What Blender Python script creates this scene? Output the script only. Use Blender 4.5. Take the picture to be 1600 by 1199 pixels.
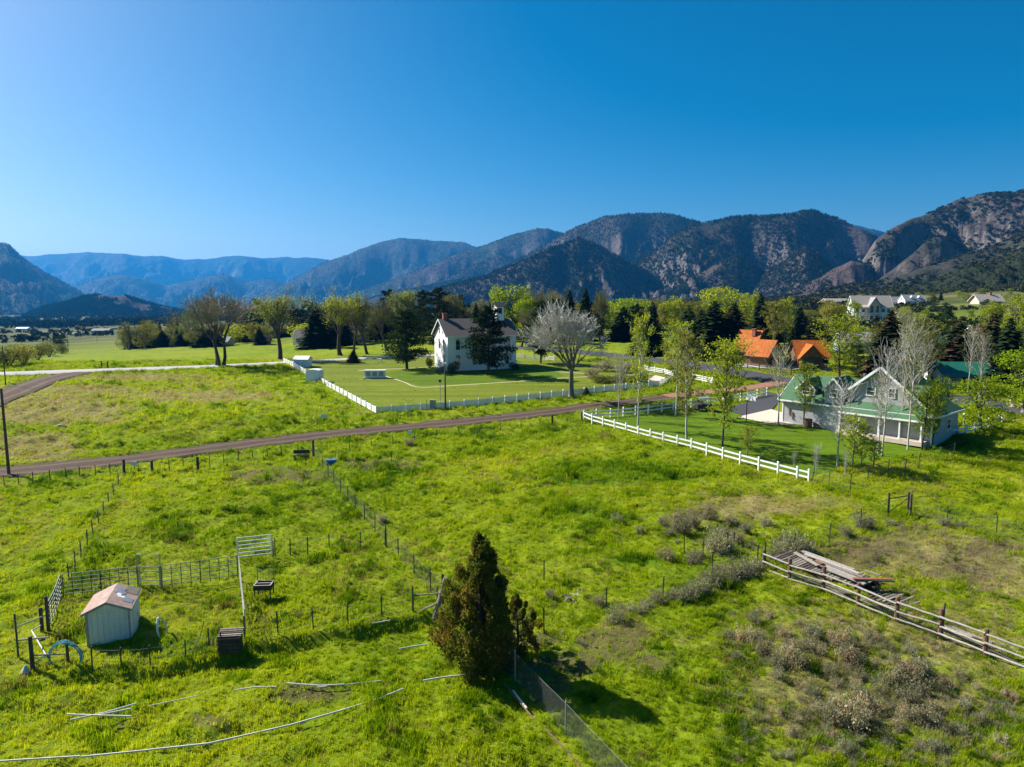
import bpy, bmesh, math, random
import numpy as np
from mathutils import Vector, Matrix
from math import radians as R, sin, cos, tan, pi, sqrt, exp, log

for o in list(bpy.data.objects): bpy.data.objects.remove(o)
SC = bpy.context.scene
COL = SC.collection

# ------------------------------------------------------------------ camera, sky, sun, exposure
PITCH = R(7.0); FPX = 1067.0; CAMZ = 20.0
cam = bpy.data.cameras.new('camera'); camo = bpy.data.objects.new('camera', cam); COL.objects.link(camo)
cam.sensor_width = 36.0; cam.lens = 36.0*FPX/1600.0; cam.clip_start = 0.3; cam.clip_end = 60000
camo.location = (0, 0, CAMZ); camo.rotation_euler = (R(90)-PITCH, 0, 0)
SC.camera = camo
SC.view_settings.view_transform = 'Standard'; SC.view_settings.look = 'None'
SC.view_settings.gamma = 1; SC.view_settings.use_curve_mapping = False
SC.view_settings.exposure = 1.15
SUN_AZ = R(-63); SUN_EL = R(38)          # azimuth from +Y, clockwise
world = bpy.data.worlds.new('World'); SC.world = world; world.use_nodes = True
wn = world.node_tree; wn.nodes.clear()
sky = wn.nodes.new('ShaderNodeTexSky'); sky.sky_type = 'NISHITA'; sky.sun_disc = False
sky.sun_elevation = SUN_EL; sky.sun_rotation = SUN_AZ % (2*pi)
sky.altitude = 2000; sky.air_density = 1.0; sky.dust_density = 7.0; sky.ozone_density = 3.0
hsv = wn.nodes.new('ShaderNodeHueSaturation'); hsv.inputs['Saturation'].default_value = 1.6; hsv.inputs['Hue'].default_value = .488
bg = wn.nodes.new('ShaderNodeBackground'); bg.inputs['Strength'].default_value = 0.052
wo = wn.nodes.new('ShaderNodeOutputWorld')
wn.links.new(sky.outputs[0], hsv.inputs['Color']); wn.links.new(hsv.outputs[0], bg.inputs['Color'])
wn.links.new(bg.outputs[0], wo.inputs['Surface'])
sun = bpy.data.lights.new('sun', 'SUN'); sun.energy = 5.0; sun.angle = R(0.53); sun.color = (1.0, 0.95, 0.86)
suno = bpy.data.objects.new('sun', sun); COL.objects.link(suno)
SDIR = Vector((sin(SUN_AZ)*cos(SUN_EL), cos(SUN_AZ)*cos(SUN_EL), sin(SUN_EL)))
suno.rotation_euler = SDIR.to_track_quat('Z', 'Y').to_euler(); suno.location = (-60, 60, 120)
SC.cycles.use_denoising = True
SC.cycles.max_bounces = 6; SC.cycles.diffuse_bounces = 2; SC.cycles.glossy_bounces = 2
SC.cycles.transmission_bounces = 3; SC.cycles.volume_bounces = 0; SC.cycles.transparent_max_bounces = 6

# ------------------------------------------------------------------ numeric helpers
def _h(ix, iy, seed):
    n = (ix.astype(np.int64)*374761393 + iy.astype(np.int64)*668265263 + seed*1442695041) & 0xffffffff
    n = ((n ^ (n >> 13))*1274126177) & 0xffffffff
    return ((n ^ (n >> 16)) & 0xffff)/65535.0
def noise(x, y, seed=0):
    x = np.asarray(x, float); y = np.asarray(y, float)
    ix = np.floor(x); iy = np.floor(y); fx = x-ix; fy = y-iy
    fx = fx*fx*fx*(fx*(fx*6-15)+10); fy = fy*fy*fy*(fy*(fy*6-15)+10)
    a = _h(ix, iy, seed); b = _h(ix+1, iy, seed); c = _h(ix, iy+1, seed); d = _h(ix+1, iy+1, seed)
    return (a+(b-a)*fx)*(1-fy)+(c+(d-c)*fx)*fy
def fbm(x, y, oct=4, seed=0, gain=.5):
    s = 0.0; a = 1.0; t = 0.0
    for i in range(oct):
        s = s+a*noise(x*2**i+17.3*i, y*2**i-9.1*i, seed+i); t += a; a *= gain
    return s/t
def ridged(x, y, oct=5, seed=0):
    s = 0.0; a = 1.0; t = 0.0
    for i in range(oct):
        s = s+a*(1-np.abs(2*noise(x*2**i+5.7*i, y*2**i+3.3*i, seed+i)-1)); t += a; a *= .52
    return s/t
def sstep(a, b, x):
    t = np.clip((x-a)/(b-a), 0, 1); return t*t*(3-2*t)

def ray(px, py):
    u = (px-800)/FPX; v = (py-599.5)/FPX
    return (u, cos(PITCH)-v*sin(PITCH), -sin(PITCH)-v*cos(PITCH))
def zat(px, Y, py):
    d = ray(px, py); return CAMZ+d[2]*Y/d[1]
def proj(x, y, z):
    x = np.asarray(x, float); y = np.asarray(y, float); z = np.asarray(z, float)-CAMZ
    f = y*cos(PITCH)-z*sin(PITCH); u = y*sin(PITCH)+z*cos(PITCH)
    f = np.maximum(f, .5)
    return 800+FPX*x/f, 599.5-FPX*u/f

# ------------------------------------------------------------------ terrain
SLOPE = 0.0417
_cols = {  # photo column -> (forward distance, photo row of the ground there)
 -700: [(285,560),(640,530),(1500,508),(2500,494),(15000,478)],
 0:    [(285,557),(640,527),(1500,507),(2500,493),(15000,478)],
 300:  [(250,541),(640,517),(1500,500),(2500,490),(15000,478)],
 500:  [(250,531),(400,513),(1000,494),(2500,485),(15000,477)],
 800:  [(250,521),(400,502),(1000,484),(2500,478),(15000,476)],
 1000: [(280,516),(500,498),(1000,486),(2500,476),(15000,475)],
 1200: [(300,506),(500,482),(1000,473),(2500,466),(15000,474)],
 1400: [(350,503),(500,477),(800,458),(1500,446),(15000,470)],
 1600: [(300,505),(450,470),(800,436),(1500,412),(15000,465)],
 2300: [(300,500),(450,455),(800,415),(1500,385),(15000,460)],
}
_LY = np.linspace(log(110), log(15000), 90)
_PX = np.array(sorted(_cols)); _TAB = []
for p in _PX:
    ys = [110, 150]+[c[0] for c in _cols[p]]; zs = [110*SLOPE, 150*SLOPE]+[zat(p, c[0], c[1]) for c in _cols[p]]
    _TAB.append(np.interp(_LY, np.log(ys), zs))
_TAB = np.array(_TAB)
_k = np.array([1, 2, 3, 2, 1])/9.0
for r_ in range(len(_TAB)):
    _TAB[r_] = np.convolve(np.pad(_TAB[r_], 2, mode='edge'), _k, 'valid')
_UX = np.linspace(-700, 2300, 121)
_T2 = np.array([np.interp(_UX, _PX, _TAB[:, j]) for j in range(_TAB.shape[1])]).T
_k2 = np.ones(9)/9.0
for j in range(_T2.shape[1]):
    _T2[:, j] = np.convolve(np.pad(_T2[:, j], 4, mode='edge'), _k2, 'valid')
def Zs(x, y):
    """smooth terrain height (no small lumps)"""
    x = np.asarray(x, float); y = np.asarray(y, float)
    yy = np.maximum(y, 1.0)
    ax = np.clip((x/np.maximum(yy, 60)*FPX+800+700)/3000*120, 0, 119.999)
    ly = np.clip((np.log(np.maximum(yy, 110))-_LY[0])/(_LY[-1]-_LY[0])*89, 0, 88.999)
    i = ax.astype(int); j = ly.astype(int); fa = ax-i; fl = ly-j
    far = (_T2[i, j]*(1-fa)+_T2[i+1, j]*fa)*(1-fl)+(_T2[i, j+1]*(1-fa)+_T2[i+1, j+1]*fa)*fl
    k = sstep(108, 150, yy)
    z = SLOPE*y*(1-k)+far*k
    und = (fbm(x*.02+3, y*.02, 3, 11)-.5)*1.6*sstep(160, 400, yy)
    return z+und
def G(px, py):
    """point of the terrain that this photo pixel looks at"""
    d = ray(px, py); t = 15.0; last = 15.0
    while t < 14000:
        y = d[1]*t
        if CAMZ+d[2]*t < float(Zs(d[0]*t, y)): break
        last = t; t *= 1.03
    lo, hi = last, t
    for _ in range(30):
        m = (lo+hi)/2
        if CAMZ+d[2]*m < float(Zs(d[0]*m, d[1]*m)): hi = m
        else: lo = m
    t = (lo+hi)/2; x, y = d[0]*t, d[1]*t
    return Vector((x, y, float(Zs(x, y))))
def AT(px, Y):
    """terrain point in this photo column at forward distance Y"""
    x = 0.0; z = 0.0
    for _ in range(6):
        z = float(Zs(x, Y)); f = Y*cos(PITCH)-(z-CAMZ)*sin(PITCH); x = (px-800)/FPX*f
    return Vector((x, Y, float(Zs(x, Y))))
def hpx(p, n):
    """metres that n photo pixels span at point p"""
    return n*(p[1]*cos(PITCH)-(p[2]-CAMZ)*sin(PITCH))/FPX
def onz(x, y, dz=0.0): return Vector((x, y, float(Zs(x, y))+dz))

# ------------------------------------------------------------------ materials
MATS = {}
def nt(name):
    m = bpy.data.materials.new(name); m.use_nodes = True; t = m.node_tree; t.nodes.clear()
    out = t.nodes.new('ShaderNodeOutputMaterial'); MATS[name] = m
    return m, t, out
def N(t, typ, **kw):
    n = t.nodes.new('ShaderNode'+typ)
    for k, v in kw.items():
        if k.startswith('i_'):
            key = k[2:]; key = int(key) if key.isdigit() else key.replace('_', ' ')
            n.inputs[key].default_value = v
        else: setattr(n, k, v)
    return n
def L(t, a, b): t.links.new(a, b)
def ramp(t, src, stops):
    r = t.nodes.new('ShaderNodeValToRGB'); e = r.color_ramp.elements
    while len(e) < len(stops): e.new(.5)
    for el, (p, c) in zip(e, stops):
        el.position = p; el.color = (*c, 1) if len(c) == 3 else c
    L(t, src, r.inputs[0]); return r.outputs[0]
def mixc(t, fac, a, b, mode='MIX'):
    m = t.nodes.new('ShaderNodeMix'); m.data_type = 'RGBA'; m.blend_type = mode
    for s, i in ((fac, 0), (a, 6), (b, 7)):
        if isinstance(s, bpy.types.NodeSocket): L(t, s, m.inputs[i])
        elif i == 0: m.inputs[0].default_value = s
        else: m.inputs[i].default_value = (*s, 1)
    return m.outputs[2]
def mth(t, op, a, b=0.0, clamp=False):
    m = t.nodes.new('ShaderNodeMath'); m.operation = op; m.use_clamp = clamp
    for s, i in ((a, 0), (b, 1)):
        if isinstance(s, bpy.types.NodeSocket): L(t, s, m.inputs[i])
        else: m.inputs[i].default_value = s
    return m.outputs[0]
def coords(t, kind='Object', scale=(1, 1, 1)):
    c = t.nodes.new('ShaderNodeTexCoord'); mp = t.nodes.new('ShaderNodeMapping')
    mp.inputs['Scale'].default_value = scale; L(t, c.outputs[kind], mp.inputs[0]); return mp.outputs[0]
def pos(t): return t.nodes.new('ShaderNodeNewGeometry').outputs['Position']
def nz(t, vec, scale, detail=4, rough=.6, dist=0.0):
    n = t.nodes.new('ShaderNodeTexNoise'); n.inputs['Scale'].default_value = scale
    n.inputs['Detail'].default_value = detail; n.inputs['Roughness'].default_value = rough
    n.inputs['Distortion'].default_value = dist; L(t, vec, n.inputs['Vector']); return n.outputs[0]
def bump(t, h, strength, dist=.05):
    b = t.nodes.new('ShaderNodeBump'); b.inputs['Strength'].default_value = strength
    b.inputs['Distance'].default_value = dist; L(t, h, b.inputs['Height']); return b.outputs[0]
def surf(name, c1, c2, scale=3.0, rough=.75, bumps=.25, stretch=(1, 1, 1), metal=0.0, spec=.35, dirt=None, rnd=.0):
    """a worn painted, wooden or stone surface: two tones, grain, fine relief"""
    m, t, out = nt(name); p = N(t, 'BsdfPrincipled'); co = coords(t, 'Object', stretch)
    n1 = nz(t, co, scale, 5); n2 = nz(t, co, scale*.23, 3)
    c = ramp(t, n1, [(.3, c1), (.7, c2)])
    if dirt: c = mixc(t, mth(t, 'MULTIPLY', ramp(t, n2, [(.5, (0, 0, 0)), (.72, (1, 1, 1))]), .8), c, dirt)
    if rnd:
        oi = N(t, 'ObjectInfo'); v = mth(t, 'ADD', mth(t, 'MULTIPLY', oi.outputs['Random'], 2*rnd), 1-rnd)
        cc = N(t, 'CombineColor'); [L(t, v, cc.inputs[i]) for i in range(3)]
        c = mixc(t, 1.0, c, cc.outputs[0], 'MULTIPLY')
    L(t, c, p.inputs['Base Color']); p.inputs['Roughness'].default_value = rough
    p.inputs['Metallic'].default_value = metal; p.inputs['Specular IOR Level'].default_value = spec
    if bumps: L(t, bump(t, n1, bumps, .02), p.inputs['Normal'])
    L(t, p.outputs[0], out.inputs[0]); return m
def leafy(name, c1, c2, trans=.45, scale=.8, rnd=.18, tip=None):
    """foliage: tone varies from plant to plant and clump to clump, light shines through"""
    m, t, out = nt(name); d = N(t, 'BsdfDiffuse'); tr = N(t, 'BsdfTranslucent'); mx = N(t, 'MixShader'); mx.inputs[0].default_value = trans
    g = pos(t); c = ramp(t, nz(t, g, scale, 3, .7), [(.3, c1), (.7, c2)])
    wn_ = N(t, 'TexWhiteNoise'); gi = N(t, 'NewGeometry'); L(t, gi.outputs['Random Per Island'], wn_.inputs['Vector'])
    oi = N(t, 'ObjectInfo')
    v = mth(t, 'ADD', mth(t, 'MULTIPLY', oi.outputs['Random'], 2*rnd), 1-rnd)
    v = mth(t, 'MULTIPLY', v, mth(t, 'ADD', mth(t, 'MULTIPLY', gi.outputs['Random Per Island'], .6), .7))
    cc = N(t, 'CombineColor'); [L(t, v, cc.inputs[i]) for i in range(3)]
    if tip: c = mixc(t, ramp(t, nz(t, g, scale*.5, 2), [(.52, (0, 0, 0)), (.62, (1, 1, 1))]), c, tip)
    c = mixc(t, 1.0, c, cc.outputs[0], 'MULTIPLY')
    L(t, c, d.inputs[0]); L(t, mixc(t, 1.0, c, (1.25, 1.15, .55), 'MULTIPLY'), tr.inputs[0])
    L(t, d.outputs[0], mx.inputs[1]); L(t, tr.outputs[0], mx.inputs[2]); L(t, mx.outputs[0], out.inputs[0]); return m
# ------------------------------------------------------------------ object helpers
def tag(o, label=None, cat=None, group=None, kind=None):
    if label: o['label'] = label
    if cat: o['category'] = cat
    if group: o['group'] = group
    if kind: o['kind'] = kind
    return o
def meshdata(name, V, F, mats, mi=None, smooth=False):
    me = bpy.data.meshes.new(name); me.from_pydata([tuple(v) for v in V], [], F)
    for m in (mats if isinstance(mats, (list, tuple)) else [mats]): me.materials.append(MATS[m])
    if mi: me.polygons.foreach_set('material_index', mi)
    if smooth: me.polygons.foreach_set('use_smooth', [True]*len(me.polygons))
    me.update(); return me
def link(name, me, parent=None, loc=(0, 0, 0), rz=0.0, scale=None):
    o = bpy.data.objects.new(name, me); COL.objects.link(o); o.location = loc; o.rotation_euler = (0, 0, rz)
    if scale is not None: o.scale = scale if hasattr(scale, '__len__') else (scale,)*3
    if parent: o.parent = parent
    return o
def thing(name, loc, label, cat, group=None, rz=0.0):
    o = bpy.data.objects.new(name, None); COL.objects.link(o); o.location = loc; o.rotation_euler = (0, 0, rz)
    o.empty_display_size = .2
    return tag(o, label, cat, group)
class MB:
    """collects shapes for ONE mesh object"""
    def __init__(s): s.V = []; s.F = []
    def add(s, V, F):
        n = len(s.V); s.V += [tuple(v) for v in V]; s.F += [tuple(i+n for i in f) for f in F]; return s
    def box(s, c, d, rz=0.0):
        x, y, z = d[0]/2, d[1]/2, d[2]/2; ca, sa = cos(rz), sin(rz)
        V = []
        for i in (-1, 1):
            for j in (-1, 1):
                for k in (-1, 1):
                    V.append((c[0]+i*x*ca-j*y*sa, c[1]+i*x*sa+j*y*ca, c[2]+k*z))
        return s.add(V, [(0, 1, 3, 2), (4, 6, 7, 5), (0, 4, 5, 1), (2, 3, 7, 6), (0, 2, 6, 4), (1, 5, 7, 3)])
    def beam(s, a, b, w, h, up=(0, 0, 1)):
        a = Vector(a); b = Vector(b); d = (b-a).normalized(); u = Vector(up)
        if abs(d.dot(u)) > .98: u = Vector((1, 0, 0))
        r = d.cross(u).normalized(); u = r.cross(d)
        V = [p+r*(i*w/2)+u*(j*h/2) for p in (a, b) for i, j in ((-1, -1), (1, -1), (1, 1), (-1, 1))]
        return s.add(V, [(0, 3, 2, 1), (4, 5, 6, 7), (0, 1, 5, 4), (1, 2, 6, 5), (2, 3, 7, 6), (3, 0, 4, 7)])
    def tube(s, pts, rad, n=6, cap=True):
        pts = [Vector(p) for p in pts]; rad = rad if hasattr(rad, '__len__') else [rad]*len(pts)
        V = []; F = []; prev = None
        for i, p in enumerate(pts):
            d = (pts[min(i+1, len(pts)-1)]-pts[max(i-1, 0)]).normalized()
            u = prev if prev else (Vector((1, 0, 0)) if abs(d.z) > .9 else Vector((0, 0, 1)))
            r = d.cross(u)
            if r.length < 1e-4: r = d.cross(Vector((0, 1, 0)))
            r.normalize(); u = r.cross(d).normalized(); prev = u
            for k in range(n):
                a = 2*pi*k/n; V.append(p+(r*cos(a)+u*sin(a))*rad[i])
        for i in range(len(pts)-1):
            for k in range(n):
                k2 = (k+1) % n; F.append((i*n+k, i*n+k2, (i+1)*n+k2, (i+1)*n+k))
        if cap: F.append(tuple(range(n-1, -1, -1))); F.append(tuple(range((len(pts)-1)*n, len(pts)*n)))
        return s.add(V, F)
    def poly(s, pts, th=None, n=None):
        """flat polygon, optionally with thickness th along its normal (downwards/backwards)"""
        P = [Vector(p) for p in pts]; k = len(P)
        if th is None: return s.add(P, [tuple(range(k))])
        nn = Vector(n).normalized() if n else (P[1]-P[0]).cross(P[2]-P[0]).normalized()
        Q = [p-nn*th for p in P]
        return s.add(P+Q, [tuple(range(k)), tuple(range(2*k-1, k-1, -1))]+[(i, i+k, (i+1) % k+k, (i+1) % k) for i in range(k)])
    def build(s, name, mat, parent=None, loc=(0, 0, 0), rz=0.0, smooth=False):
        return link(name, meshdata(name, s.V, s.F, mat, smooth=smooth), parent, loc, rz)
def struct(o, label=None):
    o['kind'] = 'structure'
    if label: o['label'] = label
    return o

# ------------------------------------------------------------------ ground
def ground_rows():
    ys = list(np.linspace(-12, 24, 14)[:-1])
    inv = np.linspace(1/24.0, 1/152.0, 430); ys += list(1/inv)[:-1]
    ys += list(np.exp(np.linspace(log(152), log(15500), 150)))
    return np.array(ys)
def polydist(x, y, pts):
    """distance to a polyline"""
    best = np.full(np.shape(x), 1e9)
    for (ax, ay), (bx, by) in zip(pts[:-1], pts[1:]):
        dx, dy = bx-ax, by-ay; l2 = dx*dx+dy*dy
        t = np.clip(((x-ax)*dx+(y-ay)*dy)/l2, 0, 1)
        best = np.minimum(best, np.hypot(x-ax-t*dx, y-ay-t*dy))
    return best
def inside(x, y, pts):
    r = np.zeros(np.shape(x), bool); n = len(pts)
    for i in range(n):
        x1, y1 = pts[i]; x2, y2 = pts[(i+1) % n]
        c = ((y1 > y) != (y2 > y)) & (x < (x2-x1)*(y-y1)/(y2-y1+1e-12)+x1)
        r ^= c
    return r
def g2(px, py):
    p = G(px, py); return (p.x, p.y)
# centre lines / outlines traced on the terrain
DIRT_ROAD = [g2(*p) for p in ((-260,765),(-80,748),(0,738),(120,727),(300,705),(400,692),(520,678),(640,667),(760,655),(850,645),(930,634),(1000,626),(1060,618),(1120,612),(1170,607),(1215,599))]
DIRT_W = 2.1
GRAVEL_ROAD = [g2(*p) for p in ((-330,595),(-100,588),(0,584),(100,580.5),(200,577),(300,573.5),(400,569),(460,566),(540,561.5),(620,557.5),(690,554))]
GRAVEL_W = 2.6
SPUR = [g2(*p) for p in ((-60,648),(-20,629),(20,614),(55,599),(85,590),(125,581))]
ASPHALT = [g2(*p) for p in ((760,541),(850,545),(930,552),(1000,560),(1060,567),(1120,576),(1180,587),(1240,597),(1300,604),(1420,614),(1500,624),(1600,640),(1720,660),(1900,690))]
ASPHALT_W = 4.2
CHAPEL_LAWN = [g2(*p) for p in ((588,646),(680,640),(770,632),(880,620),(960,611),(1030,604),(1046,592),(1030,580),(960,570),(860,560),(760,556),(690,557),(560,561),(442,566))]
HOUSE_LAWN = [g2(*p) for p in ((918,655),(960,667),(1050,689),(1150,716),(1262,748),(1330,732),(1420,712),(1480,690),(1440,684),(1330,672),(1250,664),(1170,655),(1130,640),(1060,636),(1000,642))]
FOOT = [g2(*p) for p in ((566,579),(600,587.5),(630,597),(657,605.5),(720,602),(800,597),(880,591),(960,587),(1018,585))]
PADS = [[g2(*p) for p in q] for q in (((1003,597),(1034,600),(1046,592),(1024,587)), ((1150,653),(1190,662),(1222,666),(1250,666),(1234,648),(1228,618),(1200,610),(1170,626),(1126,640)), ((1146,567),(1300,571),(1302,582),(1215,578),(1148,576)))]
BANK = [g2(*p) for p in ((60,1046),(140,1040),(240,1043),(320,1026),(380,1006),(440,996),(544,983),(645,962),(700,955))]
def bank_drop(x, y):
    d = polydist(x, y, BANK); bx = np.array([b[0] for b in BANK]); by = np.array([b[1] for b in BANK]); o = np.argsort(bx)
    yb = np.interp(x, bx[o], by[o]); low = y < yb; ends = sstep(-24, -19, x)*sstep(-2.5, -5.5, x)
    return np.where(low, -.75*sstep(0, .9, d)*np.exp(-d/3.2), 0)*ends
def ground_masks(x, y):
    z = Zs(x, y); px, py = proj(x, y, z)
    road = np.minimum.reduce([polydist(x, y, DIRT_ROAD)-DIRT_W, polydist(x, y, GRAVEL_ROAD)-GRAVEL_W, polydist(x, y, SPUR)-3.0, polydist(x, y, ASPHALT)-ASPHALT_W])
    lawn = inside(x, y, CHAPEL_LAWN) | inside(x, y, HOUSE_LAWN)
    for pg in PADS: lawn = lawn | inside(x, y, pg)
    return px, py, road, lawn
def blobs(px, py, lst, rough=.9, fx=None, fy=None, scale=.5, seed=3):
    v = np.zeros(np.shape(px))
    for (cx, cy, rx, ry, s) in lst:
        v = np.maximum(v, s*np.exp(-((px-cx)/rx)**2-((py-cy)/ry)**2))
    n = fbm(fx*scale, fy*scale, 4, seed)
    n = .35*n+.65*fbm(fx*scale*3.5, fy*scale*3.5, 4, seed+5)
    return np.clip((v*(1+rough)-(n*2)*rough)*2.0, 0, 1)*(v > .03)
SOIL = [(570,728,50,13,1.1),(470,748,70,16,1.0),(390,745,60,12,.8),(620,726,60,12,.75),(430,745,130,22,.7),(1330,880,90,24,.9),(1250,1060,60,20,.6),(1480,1090,90,26,.7),(1350,1010,60,16,.6),(1540,860,70,24,.9),(900,1040,60,26,1.0),(520,705,60,10,.3),(470,1085,80,22,.9),(330,1130,60,22,.8),(160,1130,70,20,.5),(540,1080,40,14,.6),(850,1060,60,50,1.0),(960,1010,80,40,1.0),(1010,1040,50,30,.8),
  (1110,775,60,10,.5),(1090,800,50,14,.8),(1330,860,120,26,.9),(1430,830,90,22,.8),(1500,890,110,30,.75),(1180,800,60,14,.6),(1400,930,90,28,.7),(850,1000,60,22,.8),(1400,1080,150,40,.55),(150,1080,60,14,.4),(1240,1000,120,40,.4),
  (130,640,90,18,.5),(100,615,80,8,.5),(270,610,120,10,.4)]
DRY = [(60,640,140,26,1.3),(300,620,200,16,.8),(60,700,90,30,.9),(1300,1100,260,110,.62),(1500,1000,200,120,.6),(1250,900,140,40,.5),(1150,780,120,24,.6),(110,610,160,12,.9),(220,590,170,7,.9),(40,690,80,25,.8),(170,655,60,18,.7),(320,600,150,9,.6),(130,830,60,16,.4),(190,850,60,12,.4),(300,840,60,12,.3),(1200,790,170,28,.8),(1090,810,90,26,.6),
  (1450,870,180,50,.9),(1560,900,90,50,.9),(1330,1000,220,70,.65),(1430,1100,200,70,.7),(1200,960,120,30,.5),(1000,1000,140,40,.5),(560,640,60,10,.5),(480,600,40,14,.4),(660,745,60,10,.3),(150,530,160,10,.4),(250,530,200,12,.4),(1270,500,90,14,.6),(860,1110,60,60,.4),(60,1010,50,14,.4),(1390,850,60,30,.6)]
LUSH = [(950,740,170,26,.9),(880,800,130,40,.55),(1000,880,60,16,.8),(590,735,70,18,.6),(250,690,160,14,.5),(330,655,140,14,.5),(300,1010,200,26,.6),(700,1010,200,60,.4),(1450,690,180,30,.7),(1250,1040,90,40,.5),(700,680,260,10,.5),(280,830,24,16,1.0),(150,1000,120,30,.4),(1300,1150,140,40,.6)]
def build_ground():
    ys = ground_rows(); na = 520
    a = np.linspace(-1.12, 1.12, na)
    A, Y = np.meshgrid(a, ys); X = A*(np.maximum(Y, -10)+26)
    z = Zs(X, Y); px, py, road, lawn = ground_masks(X, Y)
    keep = sstep(.2, 2.2, road)*np.where(lawn, .12, 1.0)
    near = 1-sstep(150, 420, Y)
    lump = (fbm(X*.75, Y*.75, 3, 5)-.5)*.55+(ridged(X*.35, Y*.35, 3, 21)-.5)*.30
    fieldl = sstep(640, 560, px)*sstep(600, 640, py)*sstep(740, 700, py)
    lump = lump*(1+.9*fieldl)+(fbm(X*.12, Y*.12, 3, 8)-.5)*.5*sstep(.5, 6, road)
    z = z+lump*keep*near*sstep(18, 26, Y)+(fbm(X*.004, Y*.004, 4, 31)-.5)*14*sstep(500, 2500, Y)
    z = z+bank_drop(X, Y)
    z = z-.22*sstep(.6, .1, road)*(Y < 260)-.05*lawn
    V = np.stack([X, Y, z], -1).reshape(-1, 3)
    nr = len(ys); idx = np.arange(nr*na).reshape(nr, na)
    F = np.stack([idx[:-1, :-1], idx[:-1, 1:], idx[1:, 1:], idx[1:, :-1]], -1).reshape(-1, 4)
    me = bpy.data.meshes.new('ground'); me.vertices.add(len(V)); me.vertices.foreach_set('co', V.ravel())
    me.loops.add(F.size); me.loops.foreach_set('vertex_index', F.ravel().astype(np.int32))
    me.polygons.add(len(F)); me.polygons.foreach_set('loop_start', np.arange(0, F.size, 4, dtype=np.int32))
    me.polygons.foreach_set('use_smooth', np.ones(len(F), bool)); me.update(); me.validate()
    soil = blobs(px, py, SOIL, .8, X, Y, .55, 3)*near; dry = blobs(px, py, DRY, .55, X, Y, .35, 9)
    lush = blobs(px, py, LUSH, .45, X, Y, .25, 15)
    edge = sstep(1.5, .2, road)*(Y < 300)
    soil = np.maximum(soil, .85*edge*(fbm(X*1.3, Y*1.3, 2, 4) > .42))
    c = np.stack([soil, dry, lush, np.ones_like(soil)], -1).reshape(-1, 4).astype(np.float32)
    at = me.color_attributes.new('cover', 'FLOAT_COLOR', 'POINT'); at.data.foreach_set('color', c.ravel())
    me.materials.append(MATS['ground'])
    o = link('ground', me); struct(o, 'green pasture and valley floor'); return o, X, Y, z, soil, dry, lush, road, lawn
def ground_material():
    m, t, out = nt('ground'); p = N(t, 'BsdfPrincipled'); p.inputs['Roughness'].default_value = .95; p.inputs['Specular IOR Level'].default_value = .05
    g = pos(t); at = N(t, 'VertexColor', layer_name='cover'); sp = N(t, 'SeparateColor'); L(t, at.outputs[0], sp.inputs[0])
    n_big = nz(t, g, .07, 5, .6); n_mid = nz(t, g, .9, 6, .7); n_fine = nz(t, g, 7.0, 4, .75)
    gr = ramp(t, n_mid, [(.28, (.04, .085, .003)), (.5, (.135, .20, .006)), (.72, (.23, .275, .012))])
    gr = mixc(t, ramp(t, n_big, [(.38, (0, 0, 0)), (.68, (.75, .75, .75))]), gr, (.22, .24, .014))
    gr = mixc(t, mth(t, 'MULTIPLY', sp.outputs[2], .75), gr, ramp(t, n_mid, [(.3, (.022, .075, .003)), (.7, (.075, .18, .005))]))
    dryc = ramp(t, n_fine, [(.3, (.12, .10, .035)), (.6, (.27, .21, .10)), (.8, (.36, .29, .16))])
    gr = mixc(t, mth(t, 'MULTIPLY', sp.outputs[1], ramp(t, n_mid, [(.3, (.25,)*3), (.62, (1, 1, 1))])), gr, dryc)
    soilc = ramp(t, n_fine, [(.3, (.045, .033, .020)), (.6, (.105, .076, .046)), (.82, (.20, .15, .10))])
    gr = mixc(t, mth(t, 'MULTIPLY', sp.outputs[0], ramp(t, n_fine, [(.35, (.35,)*3), (.6, (1, 1, 1))])), gr, soilc)
    # distant valley: muted scrub
    sx = N(t, 'SeparateXYZ'); L(t, g, sx.inputs[0])
    far = mth(t, 'DIVIDE', mth(t, 'SUBTRACT', sx.outputs[1], 190), 330, True)
    farc = ramp(t, nz(t, g, .022, 6, .65), [(.34, (.02, .035, .012)), (.46, (.06, .07, .022)), (.58, (.115, .118, .04)), (.75, (.21, .18, .10))])
    gr = mixc(t, far, gr, farc)
    L(t, gr, p.inputs['Base Color'])
    hh = mth(t, 'ADD', n_fine, mth(t, 'MULTIPLY', n_mid, 1.5))
    L(t, bump(t, hh, .9, .12), p.inputs['Normal']); L(t, p.outputs[0], out.inputs[0])
ground_material()
GROUND, GX, GY, GZ, GSOIL, GDRY, GLUSH, GROAD, GLAWN = build_ground()

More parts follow.
